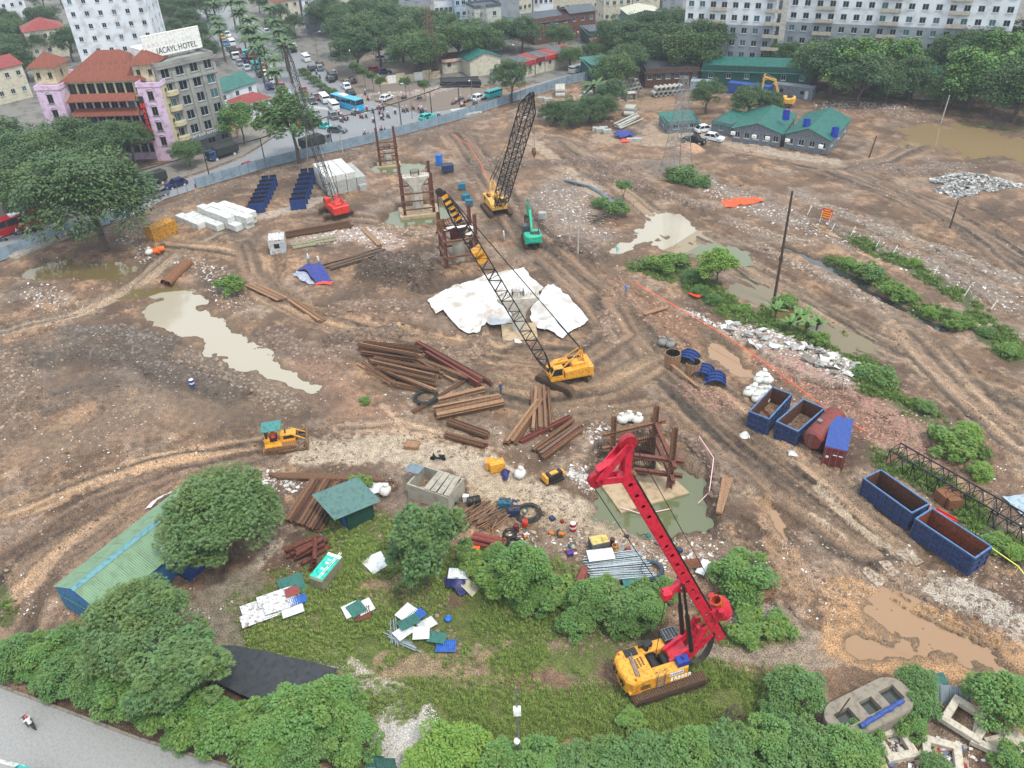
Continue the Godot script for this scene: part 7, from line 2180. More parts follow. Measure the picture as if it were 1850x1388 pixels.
func bottom_right():
	var cm = mat("caisson",Color(0.5,0.47,0.42),0.9,0,"stain",0.3); var fm = mat("frame_concrete",Color(0.72,0.69,0.63),0.9,0,"stain",0.5)
	# oval caisson standing tilted, three square wells in its top
	var f = G(1560,1305)
	var o = thing("oval_caisson","large oval concrete caisson with three square wells in its top","caisson",f,yaw(1490,1290,1620,1225))
	var L = 8.0; var W = 3.3; var h = 2.2
	var wells = [[-2.3,1.5,1.3],[0.1,1.3,1.2],[2.3,1.5,1.3]]
	var outer = []
	for k in 28:
		var a = TAU*k / 28.0
		outer.append(Vector2(cos(a)*W*0.5 + (L - W)*0.5*signf(cos(a) + 0.0001),sin(a)*W*0.5))
	var b = MB.new()
	for k in 28:
		var p: Vector2 = outer[k]; var q: Vector2 = outer[(k + 1) % 28]
		b.quado(Vector3(p.x,0,p.y),Vector3(q.x,0,q.y),Vector3(q.x,h - 0.15,q.y),Vector3(p.x,h - 0.15,p.y),Vector3((p.x + q.x)*0.48,h*0.4,0))
		b.quado(Vector3(p.x,h - 0.15,p.y),Vector3(q.x,h - 0.15,q.y),Vector3(q.x*0.98,h,q.y*0.95),Vector3(p.x*0.98,h,p.y*0.95),Vector3(0,0,0))
	# top face in strips that leave the wells open
	var cuts = [-L*0.49]
	for w in wells:
		cuts.append(w[0] - w[1]*0.5); cuts.append(w[0] + w[1]*0.5)
	cuts.append(L*0.49)
	for i in cuts.size() - 1:
		var n = 6
		for k in n:
			var x0 = lerpf(cuts[i],cuts[i + 1],float(k) / n); var x1 = lerpf(cuts[i],cuts[i + 1],float(k + 1) / n)
			var e0 = oval_w(x0,L,W)*0.95; var e1 = oval_w(x1,L,W)*0.95
			if i % 2 == 0: b.quado(Vector3(x0,h,-e0),Vector3(x1,h,-e1),Vector3(x1,h,e1),Vector3(x0,h,e0),Vector3(0,-9,0))
			else:
				var wd: float = wells[i / 2][2]*0.5
				for s in [-1.0,1.0]: b.quado(Vector3(x0,h,s*wd),Vector3(x1,h,s*wd),Vector3(x1,h,s*e1),Vector3(x0,h,s*e0),Vector3(0,-9,0))
	for w in wells:
		var x0: float = w[0] - w[1]*0.5; var x1: float = w[0] + w[1]*0.5; var zz: float = w[2]*0.5
		var c = [Vector3(x0,h,-zz),Vector3(x1,h,-zz),Vector3(x1,h,zz),Vector3(x0,h,zz)]
		for k in 4:
			var p: Vector3 = c[k]; var q: Vector3 = c[(k + 1) % 4]
			b.quad(p,q,q - Vector3(0,1.0,0),p - Vector3(0,1.0,0))
	pmb(o,"shell",b,cm)
	b = MB.new()
	for w in wells: b.quado(Vector3(w[0] - w[1]*0.5,h - 0.5,-w[2]*0.5),Vector3(w[0] + w[1]*0.5,h - 0.5,-w[2]*0.5),Vector3(w[0] + w[1]*0.5,h - 0.5,w[2]*0.5),Vector3(w[0] - w[1]*0.5,h - 0.5,w[2]*0.5),Vector3(0,-9,0))
	pmb(o,"well_water",b,mats["water_ditch"])
	var blu = drape_roll()
	var rl = solo("blue_roll","rolled blue tarpaulin lying on the oval caisson","tarpaulin",blu,mat("cover_blue",Color.WHITE),f + Basis(Vector3.UP,o.rotation.y)*Vector3(0.3,h + 0.14,0.95),o.rotation.y + 0.06)
	b = MB.new()
	b.cyl(Vector3(0,0,0),Vector3(0.5,2.2,0),0.06,-1,6)
	solo("iron_post","rusty iron post stuck in the caisson top","post",b.mesh(),mat("beam_brown",Color.WHITE),f + Basis(Vector3.UP,o.rotation.y)*Vector3(-2.7,h - 0.1,-0.5))
	# square concrete frames
	for q in [[1742,1308,0.75,3.0,0.9,"large square concrete frame tilted on rubble"],[1615,1350,0.15,2.6,0.3,"square concrete frame with soil inside beside rubbish"],[1700,1372,-0.35,2.8,0.3,"square concrete frame half covered by coloured cloth"],[1790,1338,0.95,2.7,0.2,"square concrete frame lying under the large one"]]:
		o = thing("square_caisson",q[5],"caisson",G(q[0],q[1]) + Vector3(0,q[4]*0.4,0),q[2])
		for k in 4:
			b = MB.new()
			var s: float = q[3]
			b.cbox(Vector3(0,0.25,s*0.5 - 0.3),Vector3(s if k % 2 == 0 else s - 1.2,0.5,0.6),0.03)
			part(o,"side",b.mesh(),fm,Transform3D(Basis(Vector3.UP,PI / 2*k),Vector3.ZERO))
	# broken slabs in the debris bank
	for k in 60:
		var hx = []
		for i in 8: hx.append(Vector3((0.5 if i & 1 else -0.5)*rng.randf_range(0.5,1.5),(0.07 if i & 2 else -0.07),(0.5 if i & 4 else -0.5)*rng.randf_range(0.4,1.1)))
		b = MB.new()
		b.hexa(hx)
		var sp: Vector3 = spots([1330,600,1400,625,1480,655,1545,685],3.0,1)[0]
		var s = solo("concrete_chunk","pale broken slab in the debris bank above the sacks","slab",b.mesh(),mat("slab%d" % (k % 3),[Color(0.78,0.78,0.77),Color(0.6,0.6,0.58),Color(0.48,0.45,0.41)][k % 3],0.9),sp + Vector3(0,rng.randf_range(0.15,0.45),0),0,"broken slabs in the debris bank")
		s.basis = Basis(Vector3.UP,rng.randf()*6)*Basis(Vector3.RIGHT,rng.randf_range(-0.6,0.6))
	for q in [[1815,1345,0.2,3.0],[1840,1365,1.2,2.6]]:
		b = MB.new()
		b.cbox(Vector3(0,0.25,0),Vector3(q[3],0.5,1.3),0.04)
		solo("concrete_block","pale concrete slab at the right edge of the rubbish","slab",b.mesh(),fm,G(q[0],q[1]),q[2],"pale slabs by the rubbish")
	var cols = [Color(0.75,0.74,0.7),Color(0.6,0.14,0.14),Color(0.7,0.68,0.45),Color(0.35,0.4,0.5),Color(0.62,0.55,0.45),Color(0.8,0.8,0.82)]
	for k in 30:
		var px = rng.randf_range(1590,1740); var py = rng.randf_range(1350,1395)
		b = MB.new()
		b.ball(Vector3(0,0.1,0),Vector3(0.4,0.16,0.28),7,4,0.3,rng)
		solo("rubbish_bag","crumpled rubbish bag or cloth in the heap by the concrete frames","rubbish",b.mesh(),mat("rubbish%d" % (k % 6),cols[k % 6],0.8),G(px,py),rng.randf()*6,"rubbish by the concrete frames")
	# fence sheets along the lower edge
	var gs = mat("fence_grey",Color(0.5,0.55,0.58),0.55,0,"stain",0.4)
	for k in 5:
		var p = G(1672 + k*17,1262 + k*2.0)
		var s = solo("fence_sheet","grey corrugated fence sheet behind the large concrete frame","fence",ribbed(0.95,1.9),gs,p + Vector3(0,0.6,0),0,"grey fence sheets by the concrete frames")
		s.basis = Basis(Vector3.UP,0.0)*Basis(Vector3(1,0,0),PI / 2 - 0.55)
	sheet_at("torn dark green sheet lying on the orange mud",1685,1236,0.1,2.4,1.3,mat("sheet_green",Color.WHITE),0.3,0.25)
	for k in 2:
		var s = solo("fence_sheet","grey ribbed sheet standing at the grass edge beside the bush","fence",ribbed(0.8,1.9),mat("sheet_slate",Color.WHITE),G(1397 + k*12,1240) + Vector3(0,0.9,0),0,"sheets at the grass edge")
		s.basis = Basis(Vector3.UP,0.1)*Basis(Vector3(1,0,0),PI / 2 - 0.1)
	for q in [[60,1212,0.55],[80,1220,0.55],[130,1248,0.5],[165,1262,0.5],[700,1392,0.1],[680,1388,0.1],[1770,1238,-0.1],[1800,1244,-0.1]]:
		var s = solo("fence_sheet","dark green fence sheet showing through the hedge","fence",ribbed(1.6,1.8),mat("sheet_green",Color.WHITE),G(q[0],q[1]) + Vector3(0,0.9,0),0,"green fence sheets in the hedge")
		s.basis = Basis(Vector3.UP,-q[2])*Basis(Vector3(1,0,0),PI / 2)
	b = MB.new()
	for q in [[-1.2,0,1.2,0],[-1.2,2.2,1.2,2.2],[-1.2,0,-1.2,2.2],[1.2,0,1.2,2.2],[0,0,0,2.2]]: b.bar(Vector3(q[0],q[1] + 0.1,0),Vector3(q[2],q[3] + 0.1,0),0.09)
	solo("white_gate","white metal frame in the hedge below the round tree","frame",b.mesh(),mat("white_paint",Color.WHITE),G(190,1208),-0.6)
	b = MB.new()
	for k in 26: b.cyl(Vector3(rng.randf_range(-1.5,1.5),0.1 + rng.randf()*0.5,rng.randf_range(-0.8,0.8)),Vector3(rng.randf_range(-1.5,1.5),0.1 + rng.randf()*0.7,rng.randf_range(-0.8,0.8)),0.05,0.02,5)
	solo("brushwood","heap of dry grey branches at the thicket edge","branches",b.mesh(),mat("bark",Color.WHITE),G(1318,1300),0.5)
	solo("brushwood","pile of cut poles and brush by the isolated shrub","branches",b.mesh(),mat("bark",Color.WHITE),G(1088,398),0.2).scale = Vector3.ONE*2.0
func oval_w(x: float,L: float,W: float) -> float:
	var s = (L - W)*0.5
	var ax = absf(x)
	if ax <= s: return W*0.5
	return sqrt(maxf(0.0,W*W*0.25 - (ax - s)*(ax - s)))
func drape_roll() -> Mesh:
	var b = MB.new()
	for k in 16: b.cyl(Vector3(-2.3 + k*0.29,0.02*sin(k*2.1),0.03*sin(k*1.3)),Vector3(-2.3 + (k + 1)*0.29,0.02*sin((k + 1)*2.1),0.03*sin((k + 1)*1.3)),0.2 + 0.03*sin(k*1.9),0.2 + 0.03*sin((k + 1)*1.9),10)
	return b.mesh()
func pylon(label: String,px: float,py: float,h: float,w: float,m: Material):
	var o = thing("lattice_pylon",label,"pylon",G(px,py),0.4)
	var b = MB.new()
	var prev = []
	var n = 12
	for k in n + 1:
		var t = float(k) / n
		var ww = lerpf(w,w*0.2,pow(t,0.7))
		var ring = []
		for q in [[-1,-1],[1,-1],[1,1],[-1,1]]: ring.append(Vector3(q[0]*ww*0.5,h*t,q[1]*ww*0.5))
		for i in 4:
			b.bar(ring[i],ring[(i + 1) % 4],0.05)
			if k > 0:
				b.bar(prev[i],ring[i],0.12); b.bar(prev[i],ring[(i + 1) % 4],0.05); b.bar(prev[(i + 1) % 4],ring[i],0.05)
		prev = ring
	pmb(o,"frame",b,m)
	b = MB.new()
	for y in [0.72,0.86]:
		b = MB.new()
		for s in [-1.0,1.0]:
			b.bar(Vector3(0,h*y,0),Vector3(s*w*0.55,h*y + 0.2,0),0.1); b.bar(Vector3(0,h*y - 1.0,0),Vector3(s*w*0.55,h*y + 0.2,0),0.07)
		b.bar(Vector3(0,h*y - 1.0,0),Vector3(0,h*y + 0.1,0),0.1)
		pmb(o,"cross_arm",b,m)
func poles():
	var gal = mat("pylon_grey",Color(0.55,0.56,0.56),0.6,0.3)
	pylon("grey lattice pylon standing in the weeds before the site offices",1222,312,19.0,5.2,gal)
	pylon("rust red lattice mast behind the corner rubble",783,140,19.0,4.0,mat("pylon_rust",Color(0.45,0.32,0.28),0.7,0.2))
	pylon("grey lattice pylon before the narrow white houses",878,112,16.0,4.5,gal)
	var dk = mat("pole_dark",Color(0.3,0.27,0.24),0.8,0.1,"rust")
	for q in [[1397,552,1432,345,"tall dark steel pole rising from the weedy strip"],[1716,412,1732,362,"short leaning dark pole on the rutted field"],[1029,436,1031,375,"slim concrete pole of the pair by the teal excavator"],[1044,458,1046,378,"thicker concrete pole of the pair by the teal excavator"],[555,290,552,232,"white post standing at the blue site fence"],[620,280,613,240,"pale short post at the blue site fence"],[1700,222,1716,172,"leaning pale post by the brown pond"],[1570,285,1584,245,"thin brown stake beside the site offices"]]:
		var a = G(q[0],q[1])
		var tp = onplane(q[2],q[3],a,Vector3(1,0,0))
		var b = MB.new()
		b.cyl(Vector3(0,-0.4,0),tp - a,0.24 if q[3] == 345 else 0.17,0.16 if q[3] == 345 else 0.12,8)
		b.col = Color(0.9,0.9,0.9)
		if q[3] == 345: b.cyl((tp - a)*0.42,(tp - a)*0.45,0.32,-1,8)
		solo("pole",q[4],"pole",b.mesh(),dk if q[3] in [345,362,245] else mat("pole_pale",Color(0.66,0.64,0.6),0.8),a)
	# lamp post with a cabinet in the foreground
	var at = G(940,1385)
	var o = thing("lamp_post","grey post with small white cabinet above the foreground thicket","post",at,0)
	var tp = onplane(932,1243,at,Vector3(1,0,0)) - at
	var b = MB.new()
	b.cyl(Vector3(0,-0.3,0),tp,0.11,0.06,10)
	pmb(o,"pole",b,mat("galv",Color.WHITE))
	b = MB.new()
	b.cbox(tp*0.74 + Vector3(0,0,0.1),Vector3(0.55,0.7,0.45),0.04)
	pmb(o,"cabinet",b,mat("white_paint",Color.WHITE))
	b = MB.new()
	b.ball(tp*0.36 + Vector3(-0.15,0,0.1),Vector3(0.25,0.3,0.25),10,6)
	pmb(o,"lamp",b,mat("white_paint",Color.WHITE))
	# short white marker stakes in the green strip
	for q in [[1458,388],[1500,420],[1537,425],[1580,450],[1612,460],[1640,480],[1685,498],[1742,535],[1790,560]]:
		b = MB.new()
		b.cyl(Vector3(0,-0.2,0),Vector3(0.7,1.5,-0.3),0.06,-1,6)
		solo("marker_stake","thin white stake in the grass strip","stake",b.mesh(),mat("white_paint",Color.WHITE),G(q[0],q[1]),0,"white stakes in the grass strip")
	# red sign board
	o = thing("sign_board","red warning board with yellow text on legs beside the ditch","sign",G(1491,402),yaw(1486,400,1502,404))
	b = MB.new()
	b.cbox(Vector3(0,1.6,0),Vector3(1.9,1.9,0.08),0.02)
	pmb(o,"board",b,mat("sign_red",Color(0.82,0.16,0.06),0.6))
	b = MB.new()
	for k in 4: b.box(Vector3(0,2.25 - k*0.42,0.06),Vector3([1.1,1.5,1.3,1.4][k],0.16,0.02))
	pmb(o,"lettering",b,mat("ink_yellow",Color(0.9,0.7,0.1),0.6,0,""))
	b = MB.new()
	for s in [-0.8,0.8]:
		b.bar(Vector3(s,0,0.5),Vector3(s,2.4,-0.05),0.06); b.bar(Vector3(s,0,-0.6),Vector3(s,2.2,-0.05),0.06)
	pmb(o,"leg",b,mat("white_paint",Color.WHITE))
	# orange and white warning lines on little posts
	for q in [[[1148,520,1215,560,1300,610,1360,650,1420,695,1480,740,1560,790],"orange warning rope along the rubble bank",Color(0.92,0.35,0.15)],[[1262,799,1288,838,1280,900,1260,920],"red and white barrier line on the right of the pit",Color(0.85,0.7,0.7)],[[1120,927,1160,940,1210,930],"red and white barrier line at the near edge of the pit",Color(0.85,0.7,0.7)],[[1785,1000,1835,1035,1850,1055],"yellow and white ropes beside the rusty bin",Color(0.85,0.85,0.4)],[[820,250,848,270,870,305,880,330],"orange tape winding over the soil mounds",Color(0.9,0.4,0.25)]]:
		b = MB.new()
		var first = G(q[0][0],q[0][1])
		var prev = Vector3.ZERO
		for i in range(0,q[0].size(),2):
			var p = G(q[0][i],q[0][i + 1]) - first
			b.cyl(p,p + Vector3(0,0.95,0),0.04,-1,6)
			if i > 0:
				for y in [0.85]: b.cyl(prev + Vector3(0,y,0),p + Vector3(0,y,0),0.06,-1,5,false)
			prev = p
		solo("warning_rope",q[1],"rope",b.mesh(),mat("rope%s" % q[2].to_html(),q[2],0.7,0,""),first)
	b = MB.new()
	var pts = []
	for q in [[1020,328],[1060,338],[1085,352],[1115,378]]: pts.append(G(q[0],q[1]) - G(1020,328) + Vector3(0,0.3,0))
	for k in 3:
		var pp = []
		for q in pts: pp.append(q + Vector3(k*0.35,k*0.1,k*0.5))
		b.tube(pp,0.17,8)
	solo("bent_pipe","bundle of bent grey pipes on the rubble slope","pipe",b.mesh(),mat("sheet_slate",Color.WHITE),G(1020,328))
# ---------------------------------------------------------------- buildings
func win_mesh(w: float,h: float) -> Array:
	var key = "win%.1f_%.1f" % [w,h]
	if meshes.has(key): return meshes[key]
	var b = MB.new()
	for s in [-1.0,1.0]:
		b.box(Vector3(s*(w*0.5 - 0.04),0,-0.1),Vector3(0.08,h,0.08)); b.box(Vector3(0,s*(h*0.5 - 0.04),-0.1),Vector3(w,0.08,0.08))
	b.box(Vector3(0,0,-0.1),Vector3(0.06,h,0.07)); b.box(Vector3(0,-h*0.5 - 0.05,0.05),Vector3(w + 0.2,0.08,0.2))
	var g = MB.new()
	g.quado(Vector3(-w*0.5,-h*0.5,-0.13),Vector3(w*0.5,-h*0.5,-0.13),Vector3(w*0.5,h*0.5,-0.13),Vector3(-w*0.5,h*0.5,-0.13),Vector3(0,0,-5))
	meshes[key] = [b.mesh(),g.mesh()]
	return meshes[key]
# wall w by h with real openings at every xs, ys; windows set back in them
func facade(o: Node3D,xf: Transform3D,w: float,y0: float,y1: float,xs: Array,ys: Array,ww: float,wh: float,m: Material,fm: Material):
	var cx = [-w*0.5]; var cy = [y0]
	for x in xs: cx.append(x - ww*0.5); cx.append(x + ww*0.5)
	for y in ys: cy.append(y - wh*0.5); cy.append(y + wh*0.5)
	cx.append(w*0.5); cy.append(y1)
	var b = MB.new()
	var o2 = xf*Vector3(0,0,-9)
	for i in cx.size() - 1:
		for j in cy.size() - 1:
			var a: Vector3 = xf*Vector3(cx[i],cy[j],0); var d: Vector3 = xf*Vector3(cx[i + 1],cy[j],0); var e: Vector3 = xf*Vector3(cx[i + 1],cy[j + 1],0); var f: Vector3 = xf*Vector3(cx[i],cy[j + 1],0)
			if i % 2 == 1 and j % 2 == 1:
				var q = xf.basis.z*-0.15
				for p in [[a,d],[d,e],[e,f],[f,a]]: b.quado(p[0],p[1],p[1] + q,p[0] + q,(a + e)*0.5 + ((p[0] + p[1])*0.5 - (a + e)*0.5)*3.0)
			else: b.quado(a,d,e,f,o2)
	pmb(o,"wall",b,m)
	var wm = win_mesh(ww,wh)
	for x in xs:
		for y in ys:
			var fr = part(o,"window",wm[0],fm,xf*Transform3D(Basis.IDENTITY,Vector3(x,y,0)))
			part(fr,"pane",wm[1],mats["dark_glass"] if (int(x*7.0 + y*3.0) % 5) != 0 else mats["pane_teal"])
func row(n: int,w: float) -> Array:
	var r = []
	for k in n: r.append(-w*0.5 + w*(k + 0.5) / n)
	return r
func floors(n: int,y0: float,fh: float) -> Array:
	var r = []
	for k in n: r.append(y0 + fh*(k + 0.55))
	return r
func roof(o: Node3D,w: float,d: float,y: float,rise_: float,m: Material,kind: String,ov:=0.4,off:=Vector3.ZERO):
	var b = MB.new()
	var hw = w*0.5 + ov; var hd = d*0.5 + ov
	if kind == "flat":
		b.box(off + Vector3(0,y + 0.1,0),Vector3(w + 0.3,0.2,d + 0.3))
		for s in [-1.0,1.0]:
			b.box(off + Vector3(0,y + 0.5,s*(d*0.5 + 0.02)),Vector3(w + 0.3,0.8,0.2)); b.box(off + Vector3(s*(w*0.5 + 0.02),y + 0.5,0),Vector3(0.2,0.8,d))
	elif kind == "mono": b.hexa([off + Vector3(-hw,y,-hd),off + Vector3(hw,y,-hd),off + Vector3(-hw,y + 0.12,-hd),off + Vector3(hw,y + 0.12,-hd),off + Vector3(-hw,y - rise_,hd),off + Vector3(hw,y - rise_,hd),off + Vector3(-hw,y - rise_ + 0.12,hd),off + Vector3(hw,y - rise_ + 0.12,hd)])
	elif kind == "gablez": b.prism([Vector2(-hw,y),Vector2(0,y + rise_),Vector2(hw,y),Vector2(hw,y + 0.12),Vector2(0,y + rise_ + 0.14),Vector2(-hw,y + 0.12)],-hd,hd,Transform3D(Basis.IDENTITY,off))
	elif kind == "gablex": b.prism([Vector2(-hd,y),Vector2(0,y + rise_),Vector2(hd,y),Vector2(hd,y + 0.12),Vector2(0,y + rise_ + 0.14),Vector2(-hd,y + 0.12)],-hw,hw,Transform3D(Basis(Vector3.UP,PI / 2),off))
	else:
		var rl = maxf(0.0,(w - d)*0.5)
		var r0 = off + Vector3(-rl - 0.1,y + rise_,0); var r1 = off + Vector3(rl + 0.1,y + rise_,0)
		var c = [off + Vector3(-hw,y,-hd),off + Vector3(hw,y,-hd),off + Vector3(hw,y,hd),off + Vector3(-hw,y,hd)]
		var ct = off + Vector3(0,y - 0.1,0)
		b.quado(c[0],c[1],r1,r0,ct); b.quado(c[3],c[2],r1,r0,ct); b.trio(c[0],c[3],r0,ct); b.trio(c[1],c[2],r1,ct); b.quado(c[0],c[1],c[2],c[3],off + Vector3(0,y + 1,0))
	return pmb(o,"roof",b,m)
func house(called: String,label: String,f: Dictionary,h: float,wm: Material,rm: Material,kind: String,rr: float,nx: int,ny: int,nz:=0,group:="",ww:=1.2,wh:=1.3) -> Node3D:
	f.at.y = -0.05
	var o = thing(called,label,"building",f.at,f.turn,group)
	var fm = mat("frame_white",Color(0.7,0.72,0.72),0.6)
	var ys = floors(ny,0.3,(h - 0.3) / maxi(ny,1))
	facade(o,Transform3D(Basis.IDENTITY,Vector3(0,0,f.d*0.5)),f.l,0,h,row(nx,f.l),ys,ww,wh,wm,fm)
	facade(o,Transform3D(Basis(Vector3.UP,PI / 2),Vector3(f.l*0.5,0,0)),f.d,0,h,row(nz,f.d),ys if nz > 0 else [],ww,wh,wm,fm)
	facade(o,Transform3D(Basis(Vector3.UP,-PI / 2),Vector3(-f.l*0.5,0,0)),f.d,0,h,row(nz,f.d),ys if nz > 0 else [],ww,wh,wm,fm)
	facade(o,Transform3D(Basis(Vector3.UP,PI),Vector3(0,0,-f.d*0.5)),f.l,0,h,[],[],ww,wh,wm,fm)
	if kind == "gablez":
		var b = MB.new()
		for s in [-1.0,1.0]: b.trio(Vector3(-f.l*0.5,h,s*f.d*0.5),Vector3(f.l*0.5,h,s*f.d*0.5),Vector3(0,h + rr,s*f.d*0.5),Vector3(0,h,0))
		pmb(o,"gable",b,wm)
	roof(o,f.l,f.d,h,rr,rm,kind)
	return o
func city():
	mat("pane_teal",Color(0.25,0.38,0.4),0.1,0,"")
	mat("dark_glass",Color(0.1,0.13,0.15),0.08,0,"")
	var white = mat("render_white",Color(0.8,0.82,0.85),0.85,0,"stain",0.06); var grey = mat("render_grey",Color(0.52,0.55,0.58),0.85,0,"stain",0.06); var tile = mat("tile_red",Color(0.47,0.25,0.18),0.8,0,"grime",0.3); var green = mat("roof_green",Color(0.13,0.38,0.34),0.55,0,"grime",0.15); var slate = mat("roof_slate",Color(0.3,0.33,0.36),0.7,0,"grime",0.2); var fm = mat("frame_white",Color(0.7,0.72,0.72),0.6)
	# apartment towers: grey base, white above
	for e in [[1408,126,1800,150,16,17,"long white apartment tower with grey lower storeys"],[1230,126,1384,136,20,8,"narrower white apartment tower beside the long one"]]:
		var f = footing(e[0],e[1],e[2],e[3],18.0)
		f.at.y = -0.05
		var o = thing("apartment_tower",e[6],"building",f.at,f.turn)
		for s in [[0,12.6,grey,4,0.0],[12.6,44.0,white,6,12.6]]:
			facade(o,Transform3D(Basis.IDENTITY,Vector3(0,0,9)),f.l,s[0],s[1],row(e[5],f.l),floors(s[3],s[4],3.15),1.5,1.5,s[2],fm)
			for q in [1.0,-1.0]: facade(o,Transform3D(Basis(Vector3.UP,PI / 2*q),Vector3(f.l*0.5*q,0,0)),18,s[0],s[1],row(4,18),floors(s[3],s[4],3.15),1.5,1.5,s[2],fm)
			facade(o,Transform3D(Basis(Vector3.UP,PI),Vector3(0,0,-9)),f.l,s[0],s[1],[],[],1,1,s[2],fm)
		roof(o,f.l,18,44,1,grey,"flat")
		# shallow projecting bays and balconies
		var xs = row(e[5],f.l)
		for k in range(2,xs.size(),5):
			for y in 9:
				var b = MB.new()
				b.box(Vector3(xs[k] + (xs[1] - xs[0])*0.5,3.15*y + 3.5,9.5),Vector3(xs[1] - xs[0] + 1.7,0.14,1.0)); b.box(Vector3(xs[k] + (xs[1] - xs[0])*0.5,3.15*y + 3.9,9.96),Vector3(xs[1] - xs[0] + 1.7,0.8,0.1))
				pmb(o,"balcony",b,mat("balcony_beige",Color(0.66,0.63,0.57),0.85,0,"stain",0.2))
	house("glass_block","dark grey block at the far right behind trees",footing(1822,150,1960,165,15),40,mat("render_dark",Color(0.28,0.32,0.36),0.7),slate,"flat",0,8,12,4,"",2.2,1.9)
	pink_hotel(tile)
	# grey hotel
	var f = footing(326,284,421,256,12)
	var gm = mat("hotel_grey",Color(0.56,0.56,0.54),0.85,0,"grime",0.05)
	var o = house("grey_hotel","grey six storey hotel with white rooftop sign",f,19.5,gm,gm,"flat",0,4,6,3,"",1.9,2.0)
	var b = MB.new()
	for x in row(5,f.l + f.l*0.25): b.box(Vector3(clampf(x,-f.l*0.48,f.l*0.48),10.5,6.15),Vector3(0.7,15,0.3))
	for y in [3.0,16.2,19.2]: b.box(Vector3(0,y,6.2),Vector3(f.l + 0.4,0.4,0.5))
	pmb(o,"pilaster",b,gm)
	b = MB.new()
	b.cbox(Vector3(0.6,22.8,1.0),Vector3(f.l*1.0,4.6,0.4),0.05)
	b.cbox(Vector3(0,21.0,-3.0),Vector3(f.l*0.9,2.5,6),0.05)
	pmb(o,"roof_sign",b,mat("white_paint",Color.WHITE))
	text_part(o,"lettering","JACAYL HOTEL",1.15,Color(0.15,0.18,0.22),Vector3(1.3,21.6,1.25),Basis.IDENTITY,0.05)
	text_part(o,"lettering","JACAYL HOTEL",0.9,Color(0.85,0.85,0.82),Vector3(0.5,3.5,6.5),Basis.IDENTITY,0.05)
	b = MB.new()
	b.box(Vector3(0.5,3.3,7.4),Vector3(f.l*0.8,0.25,2.8))
	pmb(o,"canopy",b,slate)
	# the rest of the quarter: [ax, ay, bx, by, depth, height, wall, roof, kind, rise, nx, ny, nz, label]
	var cream = mat("wall_cream",Color(0.74,0.72,0.65),0.85,0,"stain",0.2); var brick = mat("wall_brick",Color(0.4,0.25,0.2),0.9,0,"grime",0.3); var blue = mat("wall_blue",Color(0.62,0.7,0.78),0.85,0,"stain",0.2); var shedg = mat("shed_green",Color(0.07,0.26,0.22),0.65,0,"grime",0.2); var redr = mat("roof_red",Color(0.52,0.2,0.18),0.7,0,"grime",0.2); var rustr = mat("roof_rust",Color(0.36,0.25,0.2),0.8,0,"rust",0.2)
